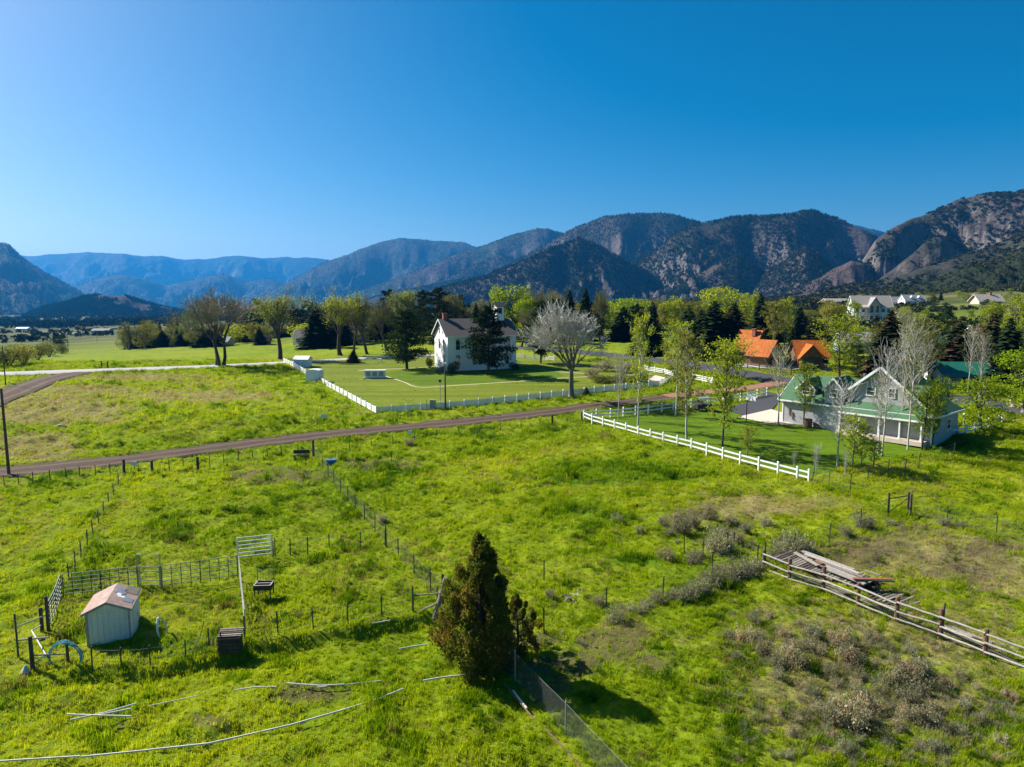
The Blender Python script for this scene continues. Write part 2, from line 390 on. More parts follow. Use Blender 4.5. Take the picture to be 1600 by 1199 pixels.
# ------------------------------------------------------------------ roads, paths, lawns: sheets that follow the terrain
def resample(pts, step):
    out = [Vector((*pts[0], 0))]
    P = [Vector((*p, 0)) for p in pts]
    # Catmull-Rom smoothing
    for i in range(len(P)-1):
        p0, p1, p2, p3 = P[max(i-1, 0)], P[i], P[i+1], P[min(i+2, len(P)-1)]
        n = max(2, int((p2-p1).length/step))
        for k in range(1, n+1):
            t = k/n
            out.append(.5*((2*p1)+(p2-p0)*t+(2*p0-5*p1+4*p2-p3)*t*t+(3*p1-p0-3*p2+p3)*t**3))
    return out
def ribbon(name, pts, w, mat, dz, label, nx=9, step=1.5, crown=0.0, ragged=0.0, seed=1, rut=0.0):
    c = resample(pts, step); V = []; F = []
    for i, p in enumerate(c):
        d = (c[min(i+1, len(c)-1)]-c[max(i-1, 0)]); d.z = 0; d.normalize(); r = Vector((d.y, -d.x, 0))
        wl = w+ragged*(float(noise(i*.55, 1.5, seed))-.5)*2; wr = w+ragged*(float(noise(i*.55, 9.5, seed+7))-.5)*2
        for k in range(nx):
            s = k/(nx-1)*2-1; q = p+r*(s*(wr if s > 0 else wl))
            zz = float(Zs(q.x, q.y))+dz+crown*(1-s*s)-(.14 if abs(s) > .999 else 0)-rut*exp(-((abs(s)-.5)/.16)**2)
            V.append((q.x, q.y, zz))
    for i in range(len(c)-1):
        for k in range(nx-1):
            a = i*nx+k; F.append((a, a+1, a+nx+1, a+nx))
    me = meshdata(name, V, F, mat, smooth=True); at = me.color_attributes.new('across', 'FLOAT_COLOR', 'POINT')
    at.data.foreach_set('color', np.array([[abs(k/(nx-1)*2-1)]*3+[1.0] for _ in c for k in range(nx)], np.float32).ravel())
    return struct(link(name, me), label)
def sheet(name, poly, mat, dz, label, step=1.2):
    """a draped polygon: grid cells inside the outline plus its exact rim"""
    bm = bmesh.new(); vs = [bm.verts.new((x, y, 0)) for x, y in poly]; bm.faces.new(vs)
    bmesh.ops.triangulate(bm, faces=bm.faces[:])
    for _ in range(12):
        long_e = [e for e in bm.edges if e.calc_length() > step*2.2]
        if not long_e: break
        bmesh.ops.subdivide_edges(bm, edges=long_e, cuts=1); bmesh.ops.triangulate(bm, faces=[f for f in bm.faces if len(f.verts) > 3])
    for v in bm.verts: v.co.z = float(Zs(v.co.x, v.co.y))+dz
    bmesh.ops.recalc_face_normals(bm, faces=bm.faces[:])
    me = bpy.data.meshes.new(name); bm.to_mesh(me); bm.free(); me.materials.append(MATS[mat])
    if me.polygons and sum(p.normal.z for p in me.polygons) < 0: me.flip_normals()
    me.polygons.foreach_set('use_smooth', [True]*len(me.polygons))
    return struct(link(name, me), label)
def dirtmat(name, a, b, c, scale, bs=.5, ruts=False):
    m, t, out = nt(name); p = N(t, 'BsdfPrincipled'); p.inputs['Roughness'].default_value = .95; p.inputs['Specular IOR Level'].default_value = .1
    g = pos(t); n1 = nz(t, g, scale, 6, .7); n2 = nz(t, g, scale*.12, 4, .6)
    col = ramp(t, n1, [(.3, a), (.55, b), (.8, c)]); col = mixc(t, ramp(t, n2, [(.35, (0, 0, 0)), (.7, (.6,)*3)]), col, b)
    col = mixc(t, ramp(t, nz(t, g, scale*.05, 5, .65), [(.40, (0, 0, 0)), (.62, (.55,)*3)]), col, tuple((u+v)/2*.8 for u, v in zip(a, c)))
    if ruts:
        va = N(t, 'VertexColor', layer_name='across'); sp = N(t, 'SeparateColor'); L(t, va.outputs[0], sp.inputs[0]); s_ = mth(t, 'ADD', sp.outputs[0], mth(t, 'MULTIPLY', mth(t, 'SUBTRACT', n2, .5), .35))
        col = mixc(t, mth(t, 'MULTIPLY', ramp(t, s_, [(.22, (0, 0, 0)), (.48, (1, 1, 1)), (.74, (0, 0, 0))]), .65), col, c)
        col = mixc(t, mth(t, 'MULTIPLY', ramp(t, s_, [(.80, (0, 0, 0)), (.98, (1, 1, 1))]), ramp(t, n1, [(.4, (0, 0, 0)), (.6, (.9,)*3)])), col, (.06, .085, .012))
    if name.startswith('lawn'):
        mp = N(t, 'Mapping'); mp.inputs['Scale'].default_value = (.045, .8, .1); mp.inputs['Rotation'].default_value = (0, 0, .12); L(t, g, mp.inputs[0])
        col = mixc(t, ramp(t, nz(t, mp.outputs[0], 1.0, 4, .6), [(.42, (0, 0, 0)), (.6, (.75,)*3)]), col, tuple(v*.62 for v in b))
    L(t, col, p.inputs['Base Color']); L(t, bump(t, n1, bs, .05), p.inputs['Normal']); L(t, p.outputs[0], out.inputs[0])
dirtmat('dirt', (.040, .026, .018), (.078, .052, .037), (.16, .115, .085), 2.2, 1.0, True)
dirtmat('red_dirt', (.16, .075, .045), (.30, .15, .095), (.42, .25, .17), 3.0)
dirtmat('gravel', (.26, .25, .23), (.40, .385, .36), (.52, .50, .47), 4.0)
dirtmat('asphalt', (.042, .044, .05), (.066, .068, .076), (.10, .10, .11), 6.0, .2)
dirtmat('concrete', (.46, .37, .29), (.58, .48, .39), (.66, .57, .48), 2.5, .15)
dirtmat('lawn', (.045, .105, .002), (.095, .165, .003), (.15, .205, .005), 1.1, .6)
dirtmat('lawn_dry', (.085, .125, .006), (.145, .185, .010), (.23, .24, .03), .9, .5)
def build_roads():
    ribbon('dirt_road', DIRT_ROAD, DIRT_W, 'dirt', .03, 'brown dirt lane crossing the pasture', crown=.07, ragged=.7, rut=.10, nx=15, step=.8)
    ribbon('gravel_road', GRAVEL_ROAD, GRAVEL_W, 'gravel', .06, 'pale gravel road behind the field', crown=.05, ragged=.2, seed=4)
    ribbon('dirt_track', SPUR, 2.8, 'dirt', .045, 'dirt turnoff joining the gravel road', crown=.0, ragged=.3, seed=6, rut=.05)
    ribbon('asphalt_road', ASPHALT, ASPHALT_W, 'asphalt', .05, 'grey paved road past the houses', crown=.06, nx=7)
    sheet('lawn', CHAPEL_LAWN, 'lawn_dry', .02, 'mown lawn around the white chapel')
    inner = [g2(*p) for p in ((597,585),(655,603),(760,598),(880,588),(868,578),(800,572),(690,574),(640,576))]
    sheet('lawn', inner, 'lawn', .034, 'watered bright green lawn beside the chapel')
    sheet('lawn', HOUSE_LAWN, 'lawn', .02, 'bright mown lawn of the green roofed house')
    path = [g2(*p) for p in ((566,579),(600,587.5),(630,597),(657,605.5),(720,602),(800,597),(880,591),(960,587),(1018,585))]
    ribbon('footpath', path, .62, 'concrete', .05, 'pale concrete walk around the chapel lawn', nx=3, step=1.0)
    ribbon('footpath', [g2(*p) for p in ((560,579.5),(610,577),(660,574.5),(685,572.5))], .5, 'concrete', .052, 'concrete walk to the chapel door', nx=3, step=1.0)
    ribbon('footpath', [g2(*p) for p in ((822,575),(860,580),(890,582.5),(940,585))], .5, 'concrete', .054, 'concrete walk from the chapel side stairs', nx=3, step=1.0)
    sheet('parking_pad', [g2(*p) for p in ((1003,597),(1034,600),(1046,592),(1024,587))], 'concrete', .056, 'pale concrete pad inside the white fence')
    sheet('driveway', [g2(*p) for p in ((1152,652),(1190,660),(1222,664),(1250,664),(1232,648),(1205,640),(1175,647))], 'concrete', .05, 'pinkish concrete driveway apron beside the house')
    sheet('driveway', [g2(*p) for p in ((1128,640),(1165,650),(1206,640.5),(1225,620),(1200,612),(1172,628))], 'asphalt', .045, 'grey asphalt driveway of the green roofed house')
    ribbon('dirt_track', [g2(*p) for p in ((1040,620),(1080,615),(1130,610.5),(1180,605),(1222,597.5))], 1.7, 'red_dirt', .10, 'reddish dirt lane end near the paved road', ragged=.3, step=1.0, seed=13)
    sheet('driveway', [g2(*p) for p in ((1148,569),(1215,571),(1300,573),(1300,580),(1215,576),(1150,574))], 'gravel', .05, 'gravel yard in front of the log cabins')
build_roads()
# ------------------------------------------------------------------ mountains: layered ridges, each a real slope at its own distance
MOUNT = []
def mountain_material(name, rock, forest, burn, amt_forest=.55, scale=.006):
    m, t, out = nt(name); p = N(t, 'BsdfPrincipled'); p.inputs['Roughness'].default_value = .95; p.inputs['Specular IOR Level'].default_value = .05
    g = pos(t); n1 = nz(t, g, scale, 7, .62); n2 = nz(t, g, scale*6, 6, .7); n3 = nz(t, g, scale*.35, 4)
    geo = N(t, 'NewGeometry'); sx = N(t, 'SeparateXYZ'); L(t, geo.outputs['Normal'], sx.inputs[0])
    steep = mth(t, 'SUBTRACT', 1.0, sx.outputs[2])
    c = ramp(t, n2, [(.3, forest), (.7, tuple(v*1.7 for v in forest))])
    b = ramp(t, n2, [(.25, tuple(v*.55 for v in burn)), (.75, tuple(v*1.5 for v in burn))])
    c = mixc(t, ramp(t, n3, [(amt_forest-.08, (0, 0, 0)), (amt_forest+.08, (1, 1, 1))]), c, b)
    rk = ramp(t, n2, [(.3, tuple(v*.55 for v in rock)), (.7, rock)])
    fac = mth(t, 'ADD', mth(t, 'MULTIPLY', steep, .9), mth(t, 'MULTIPLY', n1, .9))
    c = mixc(t, ramp(t, fac, [(.73, (0, 0, 0)), (.93, (.85,)*3)]), c, rk)
    L(t, c, p.inputs['Base Color']); L(t, bump(t, n2, 1.0, 22), p.inputs['Normal']); L(t, p.outputs[0], out.inputs[0])
mountain_material('far_mountain', (.13, .12, .11), (.012, .022, .014), (.045, .042, .038), .52, .0025)
mountain_material('mid_mountain', (.13, .11, .10), (.014, .024, .016), (.050, .042, .040), .50, .004)
mountain_material('burnt_mountain', (.19, .165, .155), (.020, .026, .018), (.082, .063, .056), .47, .006)
mountain_material('rocky_mountain', (.27, .235, .21), (.032, .036, .022), (.080, .066, .058), .47, .010)
mountain_material('scrub_hill', (.26, .22, .13), (.030, .040, .018), (.05, .045, .03), .50, .016)
def mountain(label, pts, D, mat, width, seed, rough=.55, cols=260, rows=70, back=.45, nscale=1.0, wob=.10, crag=.06):
    width *= 1.3; rough *= .66; crag *= .62
    xs = np.array([p[0] for p in pts], float); ysil = np.array([p[1] for p in pts], float)
    span = xs[-1]-xs[0]; P = np.linspace(xs[0]-.02*span, xs[-1]+.02*span, cols)
    pyv = np.interp(P, xs, ysil)
    fine = (fbm(P*.05, P*0+seed, 4, seed)-.5)
    pyv = pyv+fine*3.2+(fbm(P*.018, P*0+seed*1.7, 3, seed+3)-.5)*(7 if D > 6500 else 4)
    Dv = D*(1+wob*(fbm(P*.006, P*0+3.3, 3, seed+50)-.5)*2)
    u = (P-800)/FPX; v = (pyv-599.5)/FPX
    dy = cos(PITCH)-v*sin(PITCH); dz = -sin(PITCH)-v*cos(PITCH)
    hr = CAMZ+dz*Dv/dy                       # ridge height
    X0 = u/dy                                # x per unit of Y
    T = np.linspace(-1, back, rows)          # -1 foot in front, 0 ridge, back behind
    PP, TT = np.meshgrid(P, T); HR = np.broadcast_to(hr, PP.shape); DD = np.broadcast_to(Dv, PP.shape)
    Y = DD+TT*width; X = np.broadcast_to(X0, PP.shape)*DD+np.broadcast_to(u, PP.shape)*(Y-DD)*.9
    base = -60.0 if D > 1400 else -10.0
    k = np.clip(np.abs(TT), 0, 1); fall = (1-k)**1.38
    s = nscale/ (width*.55)
    wx = X+ (fbm(X*s*.8, Y*s*.8, 3, seed+9)-.5)*width*.3; 
    rd = .62*ridged(wx*s*1.6, Y*s*.55, 5, seed+1)+.38*ridged(wx*s*4.2, Y*s*1.7, 4, seed+2)            # spurs run down the slope
    env = sstep(0, .25, k)*(1-.6*sstep(.75, 1, k))
    drop = (HR-base)*rough*(1-rd)*1.45*env
    det = (fbm(X*s*9, Y*s*9, 4, seed+4)-.5)*width*.06*(.25+env)-(1-ridged(wx*s*11, Y*s*5, 4, seed+6))*width*crag*(.2+env)
    Z = base+(HR-base)*fall-drop+det*sstep(0, .12, k)
    V = np.stack([X, Y, Z], -1).reshape(-1, 3); idx = np.arange(rows*cols).reshape(rows, cols)
    F = np.stack([idx[:-1, :-1], idx[:-1, 1:], idx[1:, 1:], idx[1:, :-1]], -1).reshape(-1, 4)
    me = bpy.data.meshes.new('mountain'); me.vertices.add(len(V)); me.vertices.foreach_set('co', V.ravel())
    me.loops.add(F.size); me.loops.foreach_set('vertex_index', F.ravel().astype(np.int32))
    me.polygons.add(len(F)); me.polygons.foreach_set('loop_start', np.arange(0, F.size, 4, dtype=np.int32))
    me.polygons.foreach_set('use_smooth', np.ones(len(F), bool)); me.update(); me.validate(); me.materials.append(MATS[mat])
    o = struct(link('mountain', me), label); MOUNT.append((X, Y, Z, TT, D, mat)); return o
def build_mountains():
    M = mountain
    M('far blue mountain range across the valley', [(-300,400),(-100,396),(40,399),(100,395),(140,394),(200,396),(250,400),(290,407),(340,403),(372,400),(410,404),(450,400),(490,405),(560,412),(640,430)], 11500, 'far_mountain', 4200, 3, .85, 420, 140, crag=.10, nscale=1.6)
    M('hazy lower blue ridge in front of the far range', [(40,474),(90,456),(140,438),(190,428),(225,436),(262,446),(300,436),(345,427),(385,440),(420,434),(460,448),(520,468),(560,480)], 8000, 'far_mountain', 2200, 8, .7, 300, 90, crag=.09)
    M('blue mountain shoulder closing the valley on the far side', [(-500,300),(-300,330),(-120,358),(0,376),(15,380),(40,405),(70,424),(100,440),(125,455),(150,474),(170,486)], 4600, 'mid_mountain', 1900, 7, .4)
    M('low dark rounded hill rising from the valley floor', [(40,492),(70,480),(110,472),(150,462),(190,462),(230,474),(280,486),(330,494)], 2300, 'mid_mountain', 600, 12, .35, 140, 50)
    M('hazy blue mountain with a long level top', [(380,480),(430,455),(470,430),(500,412),(545,395),(580,381),(625,374),(660,377),(700,378),(725,379),(745,386),(800,395),(900,420)], 7000, 'far_mountain', 2900, 21, .7, 320, 110, crag=.09)
    M('blue forested ridge stepping down to the trees', [(440,488),(520,470),(600,440),(660,420),(700,402),(745,386),(800,367),(840,357),(856,357),(880,366),(920,385),(1000,420)], 5200, 'mid_mountain', 1900, 33, .65, 320, 110, crag=.09)
    M('broad dark forested mountain dome', [(700,470),(760,430),(820,400),(870,372),(900,355),(940,338),(1000,331),(1040,333),(1075,342),(1092,346),(1140,362),(1220,400)], 3400, 'mid_mountain', 1300, 41, .6, 360, 110, crag=.09)
    M('blue mountain seen through the canyon gap', [(1240,352),(1300,349),(1345,352),(1385,364),(1420,380),(1500,400)], 6000, 'far_mountain', 1800, 44, .4, 120, 50)
    M('dark pointed burnt peak in front of the range', [(500,484),(600,472),(680,452),(760,432),(820,407),(870,387),(905,372),(935,385),(960,398),(1000,420),(1050,444),(1100,462),(1160,476)], 2200, 'burnt_mountain', 850, 52, .5, 360, 110, crag=.08)
    M('large brown burnt mountain with grey slides', [(900,478),(960,450),(1010,402),(1050,370),(1080,350),(1110,345),(1150,338),(1195,336),(1240,332),(1270,328),(1290,335),(1320,347),(1350,362),(1375,375),(1400,395),(1430,425),(1480,450)], 2400, 'burnt_mountain', 1050, 61, .6, 460, 150, crag=.09)
    M('steep rocky mountain with bare cliffs', [(1290,462),(1330,436),(1352,400),(1368,376),(1392,358),(1424,341),(1440,338),(1462,329),(1492,312),(1530,304),(1552,302),(1600,300),(1700,288),(1850,262),(2100,240)], 1700, 'rocky_mountain', 800, 73, .62, 480, 150, nscale=1.3, crag=.22)
    M('blue spur descending in front of the stepped ridge', [(600,482),(660,452),(710,428),(750,410),(782,398),(812,404),(850,424),(900,448),(950,470)], 4300, 'mid_mountain', 1100, 111, .6, 240, 80, crag=.09)
    M('low dark blue spur above the chapel trees', [(480,488),(550,474),(620,456),(680,444),(725,434),(770,442),(830,458),(900,474)], 3700, 'mid_mountain', 900, 117, .6, 240, 80, crag=.09)
    M('forested spur at the foot of the mountain dome', [(900,462),(945,432),(982,408),(1012,394),(1036,402),(1070,428),(1110,452),(1150,470)], 2800, 'mid_mountain', 800, 123, .65, 240, 90, crag=.10)
    M('brown burnt spur, middle one, under the large burnt mountain', [(1000,478),(1045,458),(1092,428),(1128,408),(1150,398),(1172,408),(1205,432),(1250,456),(1290,472)], 2050, 'burnt_mountain', 620, 131, .65, 260, 90, crag=.10)
    M('brown burnt spur beside the canyon mouth', [(1110,476),(1170,450),(1205,422),(1236,400),(1258,384),(1276,394),(1300,418),(1330,444),(1370,464)], 1950, 'burnt_mountain', 560, 137, .65, 260, 90, crag=.10)
    M('rocky spur below the bare cliffs', [(1350,452),(1395,420),(1430,392),(1452,372),(1470,366),(1492,376),(1530,400),(1580,424),(1650,440)], 1450, 'rocky_mountain', 420, 143, .7, 260, 90, crag=.14)
    M('dark brushy mound at the mouth of the canyon', [(1200,466),(1250,448),(1285,430),(1310,414),(1330,404),(1352,411),(1380,432),(1420,452)], 1500, 'burnt_mountain', 380, 82, .4, 140, 50)
    M('burnt lower slope of the rocky mountain', [(1150,474),(1240,462),(1300,452),(1400,432),(1450,416),(1500,400),(1560,380),(1600,360),(1750,325),(2000,290)], 1150, 'rocky_mountain', 520, 91, .42, 260, 70)
    M('green and tan brushy foothill above the houses', [(1120,480),(1200,474),(1290,462),(1380,452),(1460,438),(1520,412),(1560,402),(1600,388),(1750,350),(2000,320)], 760, 'scrub_hill', 330, 97, .3, 260, 60)
build_mountains()

# ------------------------------------------------------------------ scatter: points with attributes, instanced by geometry nodes (only for uncountable stuff)
def scatter(name, pts, scl, rot, idx, tint, protos, label, cat):
    me = bpy.data.meshes.new(name); me.vertices.add(len(pts)); me.vertices.foreach_set('co', np.asarray(pts, np.float32).ravel())
    for nm, arr, ty in (('scl', scl, 'FLOAT'), ('rot', rot, 'FLOAT'), ('pick', idx, 'INT'), ('tint', tint, 'FLOAT')):
        at = me.attributes.new(nm, ty, 'POINT'); at.data.foreach_set('value', np.asarray(arr, np.int32 if ty == 'INT' else np.float32))
    o = link(name, me); tag(o, label, cat, None, 'stuff')
    c = bpy.data.collections.new(name+'_sources')
    for i, pme in enumerate(protos):
        po = bpy.data.objects.new('%s_source' % name, pme); c.objects.link(po)
    ng = bpy.data.node_groups.new(name+'_nodes', 'GeometryNodeTree')
    ng.interface.new_socket('Geometry', in_out='INPUT', socket_type='NodeSocketGeometry')
    ng.interface.new_socket('Geometry', in_out='OUTPUT', socket_type='NodeSocketGeometry')
    n = ng.nodes; gi = n.new('NodeGroupInput'); go = n.new('NodeGroupOutput'); ci = n.new('GeometryNodeCollectionInfo')
    ci.inputs[0].default_value = c; ci.inputs['Separate Children'].default_value = True; ci.inputs['Reset Children'].default_value = True
    ip = n.new('GeometryNodeInstanceOnPoints'); ip.inputs['Pick Instance'].default_value = True
    def attr(nm, ty):
        a = n.new('GeometryNodeInputNamedAttribute'); a.data_type = ty; a.inputs['Name'].default_value = nm; return a.outputs['Attribute']
    ln = ng.links.new
    ln(gi.outputs[0], ip.inputs['Points']); ln(ci.outputs[0], ip.inputs['Instance']); ln(attr('pick', 'INT'), ip.inputs['Instance Index'])
    cx = n.new('ShaderNodeCombineXYZ'); ln(attr('rot', 'FLOAT'), cx.inputs['Z']); ln(cx.outputs[0], ip.inputs['Rotation'])
    ln(attr('scl', 'FLOAT'), ip.inputs['Scale']); ln(ip.outputs[0], go.inputs[0])
    md = o.modifiers.new('scatter', 'NODES'); md.node_group = ng
    return o
def grass_material():
    for nm, a, b, c in (('grass', (.045, .115, .003), (.205, .305, .005), (.43, .46, .020)), ('dry_grass', (.16, .13, .05), (.26, .21, .10), (.38, .32, .19))):
        m, t, out = nt(nm); d = N(t, 'BsdfDiffuse'); tr = N(t, 'BsdfTranslucent'); mx = N(t, 'MixShader'); mx.inputs[0].default_value = .5
        g = pos(t); at = N(t, 'Attribute', attribute_type='INSTANCER', attribute_name='tint')
        f = mth(t, 'ADD', mth(t, 'MULTIPLY', nz(t, g, .5, 4, .7), .55), mth(t, 'MULTIPLY', at.outputs['Fac'], .55))
        col = ramp(t, f, [(.25, a), (.5, b), (.85, c)])
        L(t, col, d.inputs[0]); L(t, mixc(t, 1.0, col, (1.25, 1.2, .5), 'MULTIPLY'), tr.inputs[0])
        L(t, d.outputs[0], mx.inputs[1]); L(t, tr.outputs[0], mx.inputs[2]); L(t, mx.outputs[0], out.inputs[0])
grass_material()
def tuft(seed, nb, h, spread, w, mat, lean=.5):
    rng = random.Random(seed); V = []; F = []
    for i in range(nb):
        a = rng.uniform(0, 2*pi); r = spread*sqrt(rng.random()); x, y = r*cos(a), r*sin(a)
        b = rng.uniform(0, 2*pi); hh = h*rng.uniform(.55, 1.1); ln = lean*hh*rng.uniform(.2, 1.0)
        dx, dy = cos(b), sin(b); sx, sy = -dy*w/2, dx*w/2; n = len(V)
        V += [(x-sx, y-sy, -.05), (x+sx, y+sy, -.05), (x+dx*ln*.35+sx*.8, y+dy*ln*.35+sy*.8, hh*.6), (x+dx*ln*.35-sx*.8, y+dy*ln*.35-sy*.8, hh*.6), (x+dx*ln, y+dy*ln, hh)]
        F += [(n, n+1, n+2, n+3), (n+3, n+2, n+4)]
    return meshdata('tuft', V, F, mat)
def build_grass():
    rng = np.random.default_rng(5)
    protos = [tuft(1, 16, .24, .20, .030, 'grass'), tuft(2, 20, .30, .24, .032, 'grass'), tuft(3, 14, .18, .22, .030, 'grass', .9), tuft(4, 16, .36, .18, .028, 'grass'), tuft(5, 18, .30, .22, .022, 'dry_grass', .8), tuft(6, 14, .22, .2, .022, 'dry_grass', 1.0)]
    P = []; S = []; I = []; T = []
    for y0, y1, dens, sc in ((24, 42, 27, .62), (42, 62, 16, .72), (62, 90, 8.5, .95), (90, 160, 3.2, 1.3)):
        wmax = (y1+26)*.86; n = int((y1-y0)*2*wmax*dens)
        x = rng.uniform(-wmax, wmax, n); y = rng.uniform(y0, y1, n)
        ok = np.abs(x) < (y*.86+6); x = x[ok]; y = y[ok]
        px, py, road, lawn = ground_masks(x, y)
        soil = blobs(px, py, SOIL, .8, x, y, .55, 3); dry = blobs(px, py, DRY, .55, x, y, .35, 9); lush = blobs(px, py, LUSH, .45, x, y, .25, 15)
        clump = fbm(x*.45, y*.45, 3, 77)
        mown = lawn & (polydist(x, y, FOOT) > .9)
        for pg in PADS: mown &= ~inside(x, y, pg)
        ok = ((~lawn) | (mown & (y > 60))) & (road > .25+.5*noise(x, y, 2)) & (rng.random(len(x)) > soil*.74) & (rng.random(len(x)) < .35+1.5*clump)
        for lst, arr in ((P, np.stack([x, y], -1)[ok]), (S, (sc*(1+.45*sstep(.60, .72, fbm(x*.5, y*.5, 3, 91))+.8*(rng.random(len(x)) < .012))*(.45+.95*clump)*(1+.35*lush)*(1-.25*dry)*rng.uniform(.7, 1.3, len(x))*np.where(lawn, .30, 1.0))[ok]),
                         (I, np.where(rng.random(len(x)) < np.maximum(dry*.8, .04+.35*sstep(.58, .72, fbm(x*.16, y*.16, 3, 57))), rng.integers(4, 6, len(x)), rng.integers(0, 4, len(x)))[ok]),
                         (T, np.clip(.25+.75*fbm(x*.06, y*.06, 3, 41)+.30*(rng.random(len(x))-.5)-.38*lush+.15*dry-.1*lawn-.42*sstep(.62, .74, fbm(x*.5, y*.5, 3, 91))-.12*sstep(.5, .7, fbm(x*.13, y*.13, 3, 23)), 0, 1)[ok])): lst.append(arr)
    P = np.concatenate(P); S = np.concatenate(S); I = np.concatenate(I); T = np.concatenate(T)
    # height from the ground mesh itself
    ys = GY[:, 0]; j = np.clip(np.searchsorted(ys, P[:, 1])-1, 0, len(ys)-2); a = P[:, 0]/(P[:, 1]+26)
    k = np.clip(((a+1.12)/2.24*(GX.shape[1]-1)).astype(int), 0, GX.shape[1]-2)
    fy = (P[:, 1]-ys[j])/(ys[j+1]-ys[j]); fx = np.clip((a+1.12)/2.24*(GX.shape[1]-1)-k, 0, 1)
    z = (GZ[j, k]*(1-fx)+GZ[j, k+1]*fx)*(1-fy)+(GZ[j+1, k]*(1-fx)+GZ[j+1, k+1]*fx)*fy
    pts = np.stack([P[:, 0], P[:, 1], z], -1)
    scatter('grass', pts, S, rng.uniform(0, 6.28, len(pts)), I, T, protos, 'tall spring pasture grass in uneven tufts', 'grass')
    print('grass tufts', len(pts))
build_grass()
def conelet(seed, mat):
    rng = random.Random(seed); V = []; F = []
    for z0, z1, r in ((.08, .5, .24), (.32, .78, .18), (.58, 1.0, .12)):
        n = len(V); k = 5; V += [(r*cos(2*pi*i/k+seed)*rng.uniform(.7, 1.2), r*sin(2*pi*i/k+seed)*rng.uniform(.7, 1.2), z0) for i in range(k)]+[(0, 0, z1)]
        F += [(n+i, n+(i+1) % k, n+k) for i in range(k)]
    return meshdata('conifer', V, F, mat)
def blob(seed, mat, k=26):
    rng = random.Random(seed); V = []; F = []
    for i in range(k):
        a = rng.uniform(0, 6.28); e = rng.uniform(-.2, 1.2); r = rng.uniform(.55, 1.0)
        c = Vector((cos(a)*cos(e)*r*.6, sin(a)*cos(e)*r*.6, .32+sin(e)*r*.55)); q = rng.uniform(.22, .36); n = len(V)
        for _ in range(4): V.append(c+Vector((rng.uniform(-q, q), rng.uniform(-q, q), rng.uniform(-q, q)*.8)))
        F += [(n, n+1, n+2), (n, n+2, n+3), (n, n+3, n+1), (n+1, n+3, n+2)]
    return meshdata('scrub', V, F, mat)
def snag(seed, mat):
    V = []; F = []
    for k in range(3):
        a = k*pi/3; c, s = cos(a)*.035, sin(a)*.035; n = len(V); V += [(-c, -s, 0), (c, s, 0), (0, 0, 1)]; F.append((n, n+1, n+2))
    return meshdata('snag', V, F, mat)
